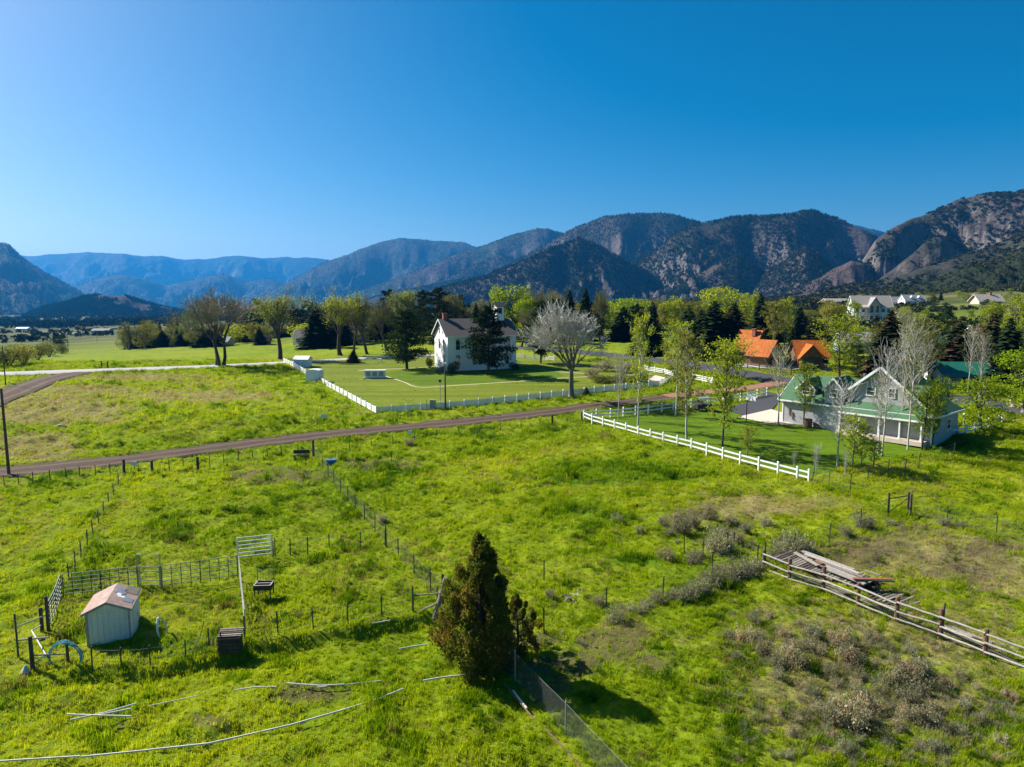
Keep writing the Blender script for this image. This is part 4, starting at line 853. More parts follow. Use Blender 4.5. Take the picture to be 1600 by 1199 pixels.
# ------------------------------------------------------------------ trees where the photo shows them
ORD = ['first', 'second', 'third', 'fourth', 'fifth', 'sixth', 'seventh', 'eighth', 'ninth', 'tenth', 'eleventh', 'twelfth', 'thirteenth', 'fourteenth', 'fifteenth', 'sixteenth', 'seventeenth', 'eighteenth', 'nineteenth', 'twentieth']
def build_trees():
    P = plant
    # open field, far side of the gravel road
    P('cottonwood', 343, None, 466, 88, 'bud_a', 'wide grey many-stemmed cottonwood just leafing beside the gravel road', base=572)
    P('cottonwood', 438, None, 467, 62, 'bud_b', 'tall yellow-green budding cottonwood at the far corner of the white fence', base=563)
    P('cottonwood', 531, None, 468, 58, 'bud_b', 'budding yellowish cottonwood on the gravel road, first of the roadside three', base=556)
    P('cottonwood', 553, None, 466, 36, 'bud_d', 'slim leafing cottonwood behind the small round evergreen by the road', base=553)
    P('cottonwood', 573, None, 474, 44, 'bud_c', 'stout dark-trunked budding cottonwood beside the gravel road', base=554)
    P('budding_tree', 604, 185, 476, 44, 'bud_c', 'olive budding tree between the road and the tall lawn pine', mat='leaf_olive')
    P('pine_tree', 636, None, 484, 66, 'pine_b', 'large ponderosa pine on the lawn ahead of the chapel door', base=577)
    P('juniper_bush', 552, None, 547, 14, 'spruce_c', 'small dark egg-shaped evergreen alone on the chapel lawn', 'bush', base=567)
    P('pine_tree', 763, None, 480, 62, 'pine_a', 'dark pine standing right against the side wall of the chapel', base=586)
    P('pine_tree', 845, None, 470, 44, 'pine_b', 'tall green pine past the side stairs of the chapel', base=568)
    P('cottonwood', 893, None, 486, 118, 'bare_big', 'huge bare silver-grey cottonwood outside the white picket fence', base=622)
    for px, b, t, w, lab in ((671, 575, 557, 13, 'dark rounded bush at the gable steps of the chapel'), (708, 584, 563, 22, 'dark clipped bush at the near corner of the chapel'), (803, 578, 565, 18, 'dark rounded bush beside the side stairs of the chapel')):
        P('bush', px, None, t, w, 'round_bush', lab, 'bush', 'bushes around the chapel', base=b)
    P('spruce_sapling', 916, None, 605, 8, 'spruce_c', 'tiny spruce sapling at the picket fence near the bare cottonwood', base=618)
    # willow thicket beyond the gravel road
    for px, b, t, w, k, m, lab in ((-12, 574, 540, 46, 'willow', None, 'olive willow bush at the very edge of the thicket'), (14, 573, 536, 50, 'willow', None, 'big olive willow bush behind the gravel road'), (37, 570, 532, 46, 'willow', 'leaf_bud', 'yellowish domed willow bush, tallest of the thicket'),
         (60, 563, 533, 34, 'willow', None, 'olive willow bush in the middle of the thicket'), (77, 558, 531, 30, 'willow', 'leaf_olive', 'grey-green willow bush at the field end of the thicket'), (97, 553, 536, 18, 'round_bush', 'leaf_olive', 'small rounded bush beside the tall wooden pole'), (92, 542, 524, 24, 'round_bush', 'bush_dark', 'dark bare-looking thicket behind the wooden pole')):
        P('willow_bush', px, None, t, w, k, lab, 'bush', 'willow thicket by the road', mat=m, base=b)
    # hedge and trees around the far fields
    for px, b, t, w, k, m, lab in ((201, 543, 526, 22, 'willow', 'leaf_olive', 'brownish bush at the start of the far hedge'), (214, 542, 524, 24, 'willow', None, 'olive bush in the far hedge, second along'), (232, 540, 517, 28, 'yellow_bush', 'leaf_bud', 'yellowish round bush in the far hedge'),
         (252, 538, 515, 30, 'yellow_bush', 'leaf_bud', 'bright yellow-green round bush, widest of the far hedge'), (272, 537, 517, 26, 'willow', 'leaf_bud', 'yellow-green bush below the pale green tree'), (291, 537, 518, 24, 'willow', None, 'olive bush at the end of the far hedge')):
        P('hedge_bush', px, None, t, w, k, lab, 'bush', 'hedge across the far field', mat=m, base=b)
    T = (  # px, Y, top, width, kind, mat, name, label
     (224, 330, 499, 15, 'spruce_a', None, 'spruce_tree', 'dark conifer behind the start of the far hedge'), (236, 360, 500, 16, 'leaf_a', 'leaf_bud', 'budding_tree', 'small yellow tree between two dark conifers far away'),
     (250, 330, 502, 11, 'spruce_a', None, 'spruce_tree', 'slim dark conifer above the far hedge'), (264, 320, 499, 24, 'bud_c', 'leaf_olive', 'budding_tree', 'rounded olive budding tree behind the far hedge'),
     (279, 310, 502, 12, 'spruce_c', None, 'spruce_tree', 'dark small conifer beside the pale green tree'), (296, 260, 484, 24, 'leaf_c', 'leaf_green', 'leafy_tree', 'fresh green leafy tree next to the grey cottonwood'),
     (312, 270, 497, 20, 'leaf_a', 'leaf_green', 'leafy_tree', 'dark leafy tree half hidden by the grey cottonwood'), (366, 250, 501, 40, 'yellow_bush', None, 'leafy_tree', 'low yellow-green tree seen through the grey cottonwood'),
     (378, 300, 485, 10, 'spruce_a', None, 'spruce_tree', 'thin dark spruce tip behind the grey cottonwood'), (390, 260, 490, 15, 'spruce_a', None, 'spruce_tree', 'dark conical spruce between the two big cottonwoods'),
     (403, 290, 467, 17, 'pine_c', None, 'pine_tree', 'tall narrow dark pine between the two big cottonwoods'), (399, 235, 502, 22, 'leaf_c', 'leaf_bud', 'leafy_tree', 'light green young tree beneath the narrow dark pine'),
     (406, 232, 510, 14, 'spruce_c', None, 'spruce_tree', 'short green spruce beside the small dark barn'), (462, 260, 480, 26, 'pine_c', None, 'pine_tree', 'dark pine rising behind the low ranch house'),
     (482, 262, 470, 34, 'pine_c', None, 'pine_tree', 'tallest dark pine above the low ranch house'), (498, 268, 484, 22, 'spruce_a', None, 'spruce_tree', 'dark spruce at the gable of the low ranch house'),
     (474, 246, 503, 44, 'yellow_bush', None, 'hedge_bush', 'yellow-green hedge mass behind the low ranch house'), (503, 215, 507, 21, 'round_bush', 'needle_dark', 'juniper_tree', 'dark rounded juniper in front of the low ranch house'),
     (520, 240, 484, 26, 'leaf_a', 'leaf_bud', 'budding_tree', 'pale budding tree behind the first roadside cottonwood'), (588, 230, 490, 36, 'bud_d', None, 'budding_tree', 'yellow-green budding tree behind the dark-trunked cottonwood'),
     (608, 260, 453, 32, 'pine_c', None, 'pine_tree', 'dark broad-topped pine rising over the budding trees'), (640, 240, 458, 36, 'bud_b', None, 'budding_tree', 'tall yellow-green budding tree behind the lawn pine'),
     (662, 225, 454, 30, 'pine_c', None, 'pine_tree', 'dark pine beside the chapel chimney'), (684, 215, 450, 48, 'pine_c', None, 'pine_tree', 'massive dark pine directly behind the chapel chimney'),
     (716, 230, 462, 36, 'pine_c', None, 'pine_tree', 'dark pine above the middle of the chapel roof'), (742, 260, 473, 28, 'bud_d', 'leaf_bud', 'budding_tree', 'pale tan budding tree above the chapel ridge'),
     (744, 200, 473, 18, 'spruce_a', None, 'spruce_tree', 'small dark spruce next to the chapel cupola'), (776, 215, 444, 34, 'leaf_c', None, 'poplar_tree', 'bright green poplar behind the chapel cupola'),
     (803, 212, 442, 48, 'leaf_c', None, 'poplar_tree', 'tallest bright green poplar above the chapel'), (823, 205, 458, 30, 'leaf_a', None, 'poplar_tree', 'leaning bright green poplar on the outer side of its clump'),
     (815, 190, 488, 34, 'bud_c', 'leaf_olive', 'budding_tree', 'olive budding tree in the shade of the poplars'), (866, 240, 461, 26, 'bud_d', 'leaf_bud', 'budding_tree', 'tan budding tree beside the rusty spruce'),
     (889, 220, 453, 25, 'spruce_b', None, 'spruce_tree', 'rusty brown-topped spruce behind the bare cottonwood'), (914, 215, 449, 23, 'spruce_a', None, 'spruce_tree', 'tall dark spruce behind the bare cottonwood'),
     (941, 240, 465, 22, 'leaf_a', 'leaf_green', 'leafy_tree', 'green leafy tree between the spruce and the round tree'), (975, 245, 465, 62, 'leaf_b', None, 'leafy_tree', 'wide round vivid green tree above the tan roof'),
     (1014, 168, 479, 38, 'spruce_c', 'needle_dark', 'spruce_tree', 'solid dark spruce by the curve of the paved road'), (1036, 230, 470, 16, 'leaf_c', 'leaf_bud', 'leafy_tree', 'thin light tree beside the dark spruce by the curve'),
     (1052, 230, 462, 34, 'leaf_a', 'leaf_lime', 'leafy_tree', 'pale yellow-green tree past the dark spruce by the curve'), (1074, 190, 476, 38, 'spruce_c', None, 'spruce_tree', 'green spruce at the start of the dark spruce row'),
     (1094, 162, 484, 40, 'spruce_a', None, 'spruce_tree', 'broad dark spruce in the row beside the log cabin'), (1114, 158, 470, 50, 'spruce_a', None, 'spruce_tree', 'largest dark spruce in the row beside the log cabin'),
     (1144, 160, 474, 48, 'spruce_b', None, 'spruce_tree', 'brownish dark spruce touching the log cabin roof'), (1128, 225, 447, 78, 'leaf_b', 'leaf_lime', 'leafy_tree', 'big pale yellow-green cottonwood towering over the spruce row'),
     (1162, 215, 458, 36, 'leaf_a', 'leaf_lime', 'leafy_tree', 'pale yellow-green tree beside the narrow poplar'), (1177, 205, 450, 11, 'poplar', None, 'poplar_tree', 'very narrow upright yellow-green poplar'),
     (1186, 185, 459, 28, 'spruce_a', None, 'spruce_tree', 'dark spruce behind the upper orange roof'), (1208, 178, 475, 28, 'aspen_b', 'leaf_bud', 'aspen_tree', 'pale green aspen between the two orange roofs'),
     (1226, 180, 470, 26, 'aspen_b', None, 'aspen_tree', 'taller green aspen between the two orange roofs'), (1243, 175, 505, 22, 'spruce_c', 'needle_dark', 'spruce_tree', 'low dark spruce behind the wide orange roof'),
     (1283, 230, 503, 15, 'spruce_c', None, 'spruce_tree', 'small lone spruce on the far green slope'), (1312, 118, 505, 58, 'aspen_e', None, 'aspen_tree', 'leafy yellow-green aspen beside the wide orange roof'),
     (1334, 150, 512, 30, 'aspen_b', None, 'aspen_tree', 'green aspen in front of the slate-roofed building'), (1385, 122, 484, 52, 'spruce_b', None, 'spruce_tree', 'big dark spruce with a rusty top behind the green roof'),
     (1404, 140, 490, 40, 'aspen_c', None, 'aspen_tree', 'pale bare aspen beside the rusty-topped spruce'), (1424, 165, 489, 58, 'leaf_a', 'leaf_olive', 'leafy_tree', 'grey-green willow below the hillside houses'),
     (1456, 170, 490, 34, 'pine_c', 'needle_green', 'juniper_tree', 'dark open juniper above the teal roof strip'), (1450, 118, 520, 34, 'aspen_b', 'leaf_olive', 'aspen_tree', 'olive aspen between the green roof and the cottage'),
     (1492, 128, 500, 48, 'spruce_b', None, 'spruce_tree', 'rust-tinted spruce behind the green cottage'), (1512, 112, 515, 26, 'aspen_c', None, 'aspen_tree', 'thin pale aspen rising over the green cottage'),
     (1545, 124, 488, 40, 'spruce_b', None, 'spruce_tree', 'tall rust-topped spruce past the green cottage'), (1570, 112, 496, 44, 'spruce_a', None, 'spruce_tree', 'tall dark spruce by the paved road'),
     (1600, 96, 540, 74, 'leaf_a', 'leaf_bright', 'leafy_tree', 'vivid green tree at the edge beside the paved road'), (1592, 200, 458, 52, 'leaf_a', 'leaf_lime', 'leafy_tree', 'large pale yellow-green tree below the hilltop house'),
     (1546, 210, 469, 30, 'leaf_a', 'leaf_lime', 'leafy_tree', 'pale yellow-green rounded tree below the grey hilltop house'), (1329, 320, 469, 26, 'leaf_a', 'leaf_bright', 'leafy_tree', 'round yellow-green tree beside the white hillside mansion'),
     (1410, 235, 478, 22, 'leaf_c', 'leaf_lime', 'leafy_tree', 'small pale tree below the hillside mansion'), (1516, 190, 500, 34, 'pine_c', 'needle_green', 'juniper_tree', 'dark juniper beside the red roof on the slope'),
     (1478, 215, 486, 30, 'pine_c', 'needle_green', 'juniper_tree', 'rounded dark juniper halfway up the slope'), (1360, 200, 512, 26, 'spruce_c', None, 'spruce_tree', 'short green spruce behind the slate-roofed building'),
     (1530, 106, 528, 26, 'aspen_c', 'leaf_olive', 'aspen_tree', 'slender greyish aspen between the cottage and the dark spruces'))
    for px, Y, top, w, k, m, nm, lab in T: P(nm, px, Y, top, w, k, lab, 'tree' if 'bush' not in nm else 'bush', 'trees in the belt behind the fields', mat=m)
    # aspens and saplings round the green roofed house
    A = (  # px, base, top, w, kind, mat, label
     (966, 655, 560, 26, 'aspen_c', None, 'thin bare sapling by the corner of the white rail fence'), (996, 670, 505, 34, 'aspen_a', None, 'slender yellow-green aspen on the lawn near the fence corner'),
     (1056, 650, 515, 40, 'aspen_a', None, 'yellow-green aspen where the lane meets the lawn'), (1073, 690, 530, 46, 'aspen_a', 'leaf_bud', 'pale-trunked yellow-green aspen at the middle of the rail fence'),
     (1128, 706, 545, 56, 'aspen_e', None, 'dark-trunked leafy aspen inside the rail fence'), (1168, 716, 668, 22, 'aspen_b', None, 'small green sapling at the rail fence'),
     (1137, 590, 540, 34, 'aspen_b', None, 'young leafy aspen at the bend of the paved road'), (1216, 664, 548, 42, 'aspen_c', None, 'sparse budding aspen at the driveway corner'),
     (1256, 668, 572, 26, 'aspen_b', None, 'yellow-green aspen against the garage wall'), (1308, 730, 604, 58, 'aspen_d', None, 'bare white aspen standing alone on the lawn'),
     (1378, 713, 552, 54, 'aspen_d', None, 'tall bare twin aspen in front of the porch'), (1372, 709, 590, 36, 'aspen_c', None, 'bare aspen close behind the twin one at the porch'),
     (1406, 692, 520, 38, 'aspen_c', None, 'tall budding aspen with a reddish stem before the big gable'), (1418, 703, 515, 44, 'aspen_c', None, 'tallest bare aspen before the big gable'),
     (1440, 704, 612, 44, 'aspen_e', 'leaf_bright', 'bushy green aspen clump at the house corner'), (1456, 700, 600, 34, 'aspen_e', 'leaf_bright', 'green aspen beside the bushy clump at the house corner'),
     (1330, 738, 655, 34, 'aspen_b', None, 'yellow-green sapling at the end of the rail fence'), (1346, 735, 668, 26, 'aspen_b', None, 'small leafy sapling next to the wire fence'),
     (1364, 733, 690, 20, 'aspen_b', 'leaf_bud', 'short yellowish sapling near the wire fence'), (1274, 752, 698, 16, 'aspen_d', None, 'bare white sapling past the end of the rail fence'),
     (1319, 748, 706, 12, 'aspen_d', None, 'tiny bare sapling below the lone white aspen'), (1240, 735, 708, 10, 'aspen_d', None, 'thin twig-like sapling behind the rail fence end'),
     (1436, 640, 540, 36, 'aspen_c', 'leaf_olive', 'olive aspen behind the far end of the house'), (1531, 672, 588, 70, 'leaf_a', 'leaf_bright', 'round bright green tree beyond the end wall of the house'))
    for px, b, t, w, k, m, lab in A: P('aspen_tree', px, None, t, w, k, lab, 'tree', 'aspens round the green roofed house', mat=m, base=b)
build_trees()
def build_belt():
    rng = random.Random(12)
    zones = ((190, 480, 24, 235, 300, (503, 519), 'tree in the hazy belt beyond the far field', [('leaf_b', 'leaf_olive'), ('spruce_a', None), ('leaf_b', 'leaf_bud'), ('bud_c', None), ('leaf_a', 'leaf_olive')], 26),
             (480, 680, 20, 200, 300, (470, 496), 'tree in the dense belt behind the roadside cottonwoods', [('bud_c', 'leaf_olive'), ('leaf_a', 'leaf_olive'), ('pine_c', None), ('spruce_a', None), ('leaf_b', 'leaf_olive')], 30),
             (680, 880, 24, 190, 290, (462, 490), 'tree in the dense belt behind the chapel', [('bud_d', 'leaf_bud'), ('pine_c', None), ('leaf_a', 'leaf_olive'), ('spruce_a', None), ('leaf_b', 'leaf_olive')], 30),
             (880, 1120, 34, 205, 330, (462, 490), 'tree in the belt beyond the paved road', [('leaf_b', 'leaf_olive'), ('spruce_a', None), ('bud_d', 'leaf_bud'), ('spruce_b', None), ('leaf_a', 'leaf_bud'), ('pine_c', None)], 28),
             (1120, 1330, 18, 190, 280, (468, 496), 'tree in the belt behind the log cabins', [('leaf_b', 'leaf_olive'), ('spruce_a', None), ('leaf_a', 'leaf_bud'), ('spruce_b', None)], 26),
             (1330, 1620, 34, 128, 205, (512, 545), 'tree in the wooded slope below the hillside houses', [('pine_c', 'needle_green'), ('leaf_a', 'leaf_olive'), ('spruce_b', None), ('aspen_b', 'leaf_bud'), ('leaf_b', 'leaf_olive')], 34))
    tone = {'leaf_olive': 'olive', 'leaf_bud': 'yellowish budding', 'leaf_lime': 'pale lime', 'leaf_green': 'green', 'needle_green': 'dark juniper-like', None: 'dark evergreen'}
    for x0, x1, n, y0, y1, tp, lab, kinds, w in zones:
        seen = {}
        for i in range(n):
            px = x0+(x1-x0)*(i+rng.random())/n; k, m = kinds[(i*3+i//3) % len(kinds)]; Y = rng.uniform(y0, y1)
            t = tone[m] if m or 'spruce' in k or 'pine' in k else 'grey budding'
            seen[t] = seen.get(t, 0)+1; plant('belt_tree', px, Y, rng.uniform(*tp), w*rng.uniform(.75, 1.25), k, ORD[seen[t]-1]+' '+t+' '+lab.replace('tree in', 'tree from the left in'), 'tree', t+' '+lab.replace('tree in', 'trees in'), mat=m)
build_belt()
def build_slope_trees():
    rng = random.Random(31); kinds = [('pine_c', 'needle_green', 'dark juniper'), ('leaf_a', 'leaf_bright', 'fresh green tree'), ('spruce_a', None, 'dark conifer'), ('leaf_b', 'leaf_olive', 'olive oak'), ('leaf_a', 'leaf_lime', 'pale lime tree')]; seen = {}
    for i in range(40):
        px = 1262+340*(i+rng.random())/40; k, m, t = kinds[(i*2+i//5) % 5]; Y = rng.uniform(300, 560); h = rng.uniform(4.0, 8.5)
        if 1325 < px < 1392 and Y < 400: Y = 420
        p = AT(px, Y); seen[t] = seen.get(t, 0)+1; w = h*.62/hpx(p, 1)
        plant('slope_tree', px, Y, 0, w*(.6 if 'spruce' in k else 1), k, '%s %s from the left scattered over the brushy hillside among the houses' % (ORD[seen[t]-1], t), 'tree', t+'s scattered over the hillside', mat=m, h=h)
build_slope_trees()
# grey silvery shrubs along the far side of the chapel lawn
for px, b, t, w, lab in ((945, 580, 560, 40, 'silvery leafless shrub behind the bare cottonwood'), (978, 583, 563, 40, 'pale grey leafless shrub along the lawn edge'), (925, 590, 574, 34, 'grey low shrub at the foot of the bare cottonwood'), (1000, 596, 582, 40, 'dark low shrub bed by the concrete pad'), (940, 597, 584, 46, 'dark low shrub bed behind the picket fence'), (968, 596, 583, 36, 'dark low shrub in the bed beside the pad')):
    plant('shrub', px, None, t, w, 'willow' if b < 592 else 'round_bush', lab, 'shrub', 'shrubs by the paved road', mat='twig_tan' if b < 592 else 'leaf_olive', base=b)

# ------------------------------------------------------------------ the big juniper in the pasture and its small neighbour
def juniper(px, base, top, w, label, seed, nclump, per, bulge=0.0):
    p = G(px, base); h = zat(px, p.y, top)-p.z; W = hpx(p, w); rng = np.random.default_rng(seed); r2 = random.Random(seed)
    root = thing('juniper_tree', p, label, 'tree'); mb = MB()
    mb.tube([(0, 0, -.1), (.05, 0, h*.3), (-.03, .04, h*.6), (0, 0, h*.93)], [.20*h/7, .15*h/7, .09*h/7, .02], 8, False); Q = []
    for i in range(nclump):
        t = ((i+.5)/nclump)**1.12; z = h*(.05+.88*t); a = i*2.399+r2.uniform(-.5, .5)
        prof = (1-t**1.9)*(.70+.30*min(1, t*4)); rad = W/2*prof*r2.choice([r2.uniform(.30, .62), r2.uniform(.62, .88), r2.uniform(.82, 1.06)])
        rad *= 1+bulge*cos(a-pi*1.05)*max(0, 1-abs(t-.35)/.45)
        c = np.array([cos(a)*rad, sin(a)*rad, z]); mb.tube([(0, 0, max(.1, z-.3*rad-.1)), tuple(c*np.array([.6, .6, 1])-np.array([0, 0, .12*rad])), tuple(c)], [.04*(1.15-t), .025, .01], 4, False)
        cr = (.29+.33*(1-t))*h/7*r2.uniform(.7, 1.2); out = np.array([cos(a)*.55, sin(a)*.55, 1.0])
        d = rng.normal(size=(per, 3)); d /= np.linalg.norm(d, axis=1)[:, None]; d *= (rng.uniform(.25, 1.0, per)**.6)[:, None]
        C = c+d*np.array([cr*.85, cr*.85, cr*1.35]); gap = noise(C[:, 0]*3.1+C[:, 1]*2.3, C[:, 2]*2.6, seed) > .24; C = C[gap]; n = len(C)
        ax = out+rng.normal(size=(n, 3))*.55; ax /= np.linalg.norm(ax, axis=1)[:, None]; bb = rng.normal(size=(n, 3)); bb -= (bb*ax).sum(1)[:, None]*ax; bb /= np.linalg.norm(bb, axis=1)[:, None]
        s_ = (.17*(h/7)**.5*rng.uniform(.6, 1.3, n))[:, None]; Q.append(np.stack([C-ax*s_*.5, C+bb*s_*.2, C+ax*s_*.6, C-bb*s_*.2], 1).reshape(-1, 3))
    Q = np.concatenate(Q); mb.build('trunk', 'bark_dark', root, smooth=True); link('crown', fast_mesh('crown', Q, 4, 'juniper_leaf'), root)
    return root
juniper(752, 1044, 818, 128, 'tall bronze-green irregular conical juniper standing at the pasture fence corner', 5, 118, 400, .26)
juniper(808, 1020, 926, 96, 'small bushy juniper beside the tall one', 9, 60, 260)

# ------------------------------------------------------------------ sagebrush
def sage_mesh(seed, mat, n=2400):
    rng = np.random.default_rng(seed); r2 = random.Random(seed); V = []; C = []
    for i in range(40):
        a = r2.uniform(0, 2*pi); e = r2.uniform(.35, 1.45); ln = r2.uniform(.5, 1.0)*(.62 if e < .8 else .8); d = np.array([cos(a)*cos(e), sin(a)*cos(e), sin(e)]); b = np.array([cos(a)*.12, sin(a)*.12, 0])
        k = n//40; f = rng.uniform(.2, 1.05, k)[:, None]; C.append(b+d*ln*f+rng.normal(size=(k, 3))*.075)
        tip = b+d*ln*.95; s = np.array([-sin(a), cos(a), 0])*.014; V += [b-s, b+s, tip+s*.4, tip-s*.4]
    C = np.concatenate(C); C = C[C[:, 2] > 0]; q = leaves(C, .078, seed, .42, up=1.8)
    return fast_mesh('sagebrush', np.concatenate([np.array(V), q]), 4, mat)
SAGE = [sage_mesh(1, 'sage_leaf'), sage_mesh(2, 'sage_leaf'), sage_mesh(3, 'sage_grey'), sage_mesh(4, 'sage_grey')]
def build_sage():
    sets = (
     ('grey sagebrush in the dense line along the wire fence', 'sagebrush line along the wire fence', (2, 3), ((963,977,38),(976,962,34),(1000,960,32),(1012,952,24),(1026,943,30),(1046,938,22),(1063,938,34),(1080,934,34),(1096,928,38),(1113,917,40),(1136,910,38),(1153,903,48),(1170,899,40),(1182,892,30),(1124,898,30),(1100,912,26))),
     ('grey sagebrush scattered above the fence line in the pasture', 'sagebrush in the pasture above the fence', (2, 3, 0), ((1120,864,50),(1135,861,34),(1041,877,34),(1083,882,32),(1092,872,26),(1066,832,38),(1036,823,22),(1047,837,20),(1000,836,18),(963,818,22),(1109,812,30),(1142,818,26),(1084,822,24),(1152,846,26),(1060,815,20),(1165,830,20),(1196,822,24),(1130,836,22))),
     ('small lone sagebrush in the middle of the green lot', 'lone sagebrush in the lot', (2,), ((860,934,20),(937,948,24),(597,816,20),(640,697,18),(886,938,12))),
     ('pinkish grey sagebrush in the patch below the wooden rail fence', 'sagebrush patch below the rail fence', (0, 1, 3), ((1178,976,28),(1139,997,24),(1166,1003,42),(1191,1024,36),(1202,966,18),(1223,994,24),(1270,996,40),(1258,1018,36),(1277,1024,30),(1240,1040,56),(1214,1043,36),(1315,1011,40),(1330,1037,52),(1360,1003,28),(1390,1070,40),(1438,1052,42),(1296,1052,26),(1307,1075,24),(1360,1112,44),(1416,1096,46),(1421,1126,40),(1449,1130,42),(1457,1112,28),(1483,1112,22),(1506,1108,28),(1550,1117,26),(1230,1010,22),(1345,1060,26),(1370,1046,22),(1475,1075,26),(1528,1080,22),(1400,1035,20),(1250,1075,20),(1280,1110,22),(1500,1150,30),(1220,1120,20),(1565,1165,28),(1460,1170,30),(1385,1165,22),(1185,1000,26),(1215,1062,30),(1265,1085,28),(1340,1085,34),(1375,1085,30),(1405,1140,30),(1480,1145,26),(1530,1130,30),(1575,1090,28),(1440,1088,28),(1300,1000,26),(1385,1015,28),(1250,980,24),(1500,1060,24),(1240,1150,28),(1320,1175,34),(1590,1130,26),(1150,1030,24),(1420,1020,22))),
     ('grey sagebrush along the wire fence by the lumber', 'sagebrush by the lumber', (2, 3), ((1348,827,38),(1390,822,20),(1236,864,54),(1262,866,30),(1476,823,22),(1500,826,18),(1320,838,22),(1215,872,28))))
    rng = random.Random(4)
    def one(px, py, w, m, label, grp):
        p = G(px, py); s = hpx(p, w)/1.5; o = link('sagebrush', SAGE[m], None, p-Vector((0, 0, .03)), rng.uniform(0, 6.28), (s, s, s*rng.uniform(1.0, 1.4)))
        tag(o, label, 'shrub', grp)
    for lab, grp, ms, lst in sets:
        if len(lst) > 20:   # rows of the patch
            rows = sorted(lst, key=lambda q: q[1]); cuts = [rows[i:i+12] for i in range(0, len(rows), 12)]
            for r_, row in enumerate(cuts):
                for i, (px, py, w) in enumerate(sorted(row)): one(px, py, w*1.18, rng.choice(ms), '%s sagebrush from the left in the %s row below the wooden rail fence' % (ORD[i], ORD[r_]), grp)
        else:
            for i, (px, py, w) in enumerate(sorted(lst)): one(px, py, w*1.25, rng.choice(ms), lab.replace('sagebrush', 'sagebrush, %s from the left,' % ORD[i]), grp)
    for px, py, w, m, lab in ((1420, 1064, 70, 0, 'broad pinkish sagebrush in the middle of the rail fence patch'), (1330, 1132, 88, 0, 'largest pink-topped sagebrush in the near corner of the patch'), (1303, 1128, 54, 2, 'grey sagebrush leaning against the largest pink-topped one')):
        one(px, py, w, m, lab, None)
    for px, py, w, lab in ((284, 842, 34, 'dark green weed clump alone in the pasture pen'), (369, 941, 12, 'small grey weed beside the corral rail'), (400, 952, 18, 'grey weed clump below the hay feeder'), (432, 972, 20, 'dark weed clump next to a lone steel post'), (440, 990, 18, 'pale weed clump at the foot of a lone steel post'), (464, 962, 24, 'yellowish flowering weed in the pen'), (575, 800, 26, 'lush green weed clump against the middle fence'), (330, 1005, 26, 'dark weeds at the wooden crate'), (176, 985, 24, 'leafy weeds beside the shed')):
        p = G(px, py); s = hpx(p, w)/1.5; me = WEED[0] if 'yellow' not in lab and 'pale' not in lab else WEED[1]
        tag(link('weed_clump', me, None, p-Vector((0, 0, .03)), px, (s, s, s*.6)), lab, 'weed')
leafy('weed_leaf', (.025, .07, .006), (.06, .13, .01), .4, 1.5); leafy('weed_yellow', (.16, .17, .03), (.34, .32, .09), .4, 1.5)
WEED = [sage_mesh(7, 'weed_leaf'), sage_mesh(8, 'weed_yellow')]
build_sage()

# low mixed scrub between the big sagebrush: too many and too small to tell apart
def build_scrub():
    rng = np.random.default_rng(17); n = 9000; px = rng.uniform(1120, 1640, n); py = rng.uniform(800, 1199, n); P = []; S = []; I = []
    zones = ((1330, 1060, 210, 110, .95), (1480, 1120, 160, 80, .7), (1480, 880, 140, 60, .75), (1220, 1000, 90, 60, .8), (1120, 840, 110, 40, .75), (960, 1010, 120, 40, .5), (1370, 850, 90, 24, .6))
    px = np.concatenate([px, rng.uniform(860, 1120, 900)]); py = np.concatenate([py, rng.uniform(800, 1060, 900)])
    for x_, y_ in zip(px, py):
        v = max(s*exp(-((x_-cx)/rx)**2-((y_-cy)/ry)**2) for cx, cy, rx, ry, s in zones)
        if rng.random() > v*.56: continue
        d = ray(x_, y_); t = CAMZ/(-d[2]+SLOPE*d[1]); X, Y = d[0]*t, d[1]*t
        P.append((X, Y, SLOPE*Y-.03)); S.append(rng.uniform(.18, .55)); I.append(rng.integers(0, 4))
    protos = [sage_mesh(11, 'sage_leaf', 320), sage_mesh(12, 'sage_grey', 320), sage_mesh(13, 'sage_grey', 240), sage_mesh(14, 'weed_leaf', 240)]
    scatter('scrub', np.array(P), np.array(S), rng.uniform(0, 6.28, len(P)), np.array(I), rng.random(len(P)), protos, 'low grey-green scrub and weeds between the sagebrush', 'scrub')
build_scrub()

def build_clods():
    dirtmat('clod', (.05, .036, .022), (.10, .074, .046), (.17, .13, .09), 6.0)
    rng = np.random.default_rng(23); x = rng.uniform(-34, 45, 60000); y = rng.uniform(26, 100, 60000); px, py, road, lawn = ground_masks(x, y)
    soil = blobs(px, py, SOIL, .8, x, y, .55, 3); ok = (rng.random(len(x)) < soil*.8) & (~lawn) & (road > .5); x, y = x[ok], y[ok]
    scatter('soil_clods', np.stack([x, y, SLOPE*y-.02], -1), rng.uniform(.05, .16, len(x)), rng.uniform(0, 6.28, len(x)), rng.integers(0, 2, len(x)), rng.random(len(x)), [blob(31, 'clod', 9), blob(32, 'clod', 7)], 'loose clods and pebbles on the bare soil', 'soil clods')
build_clods()
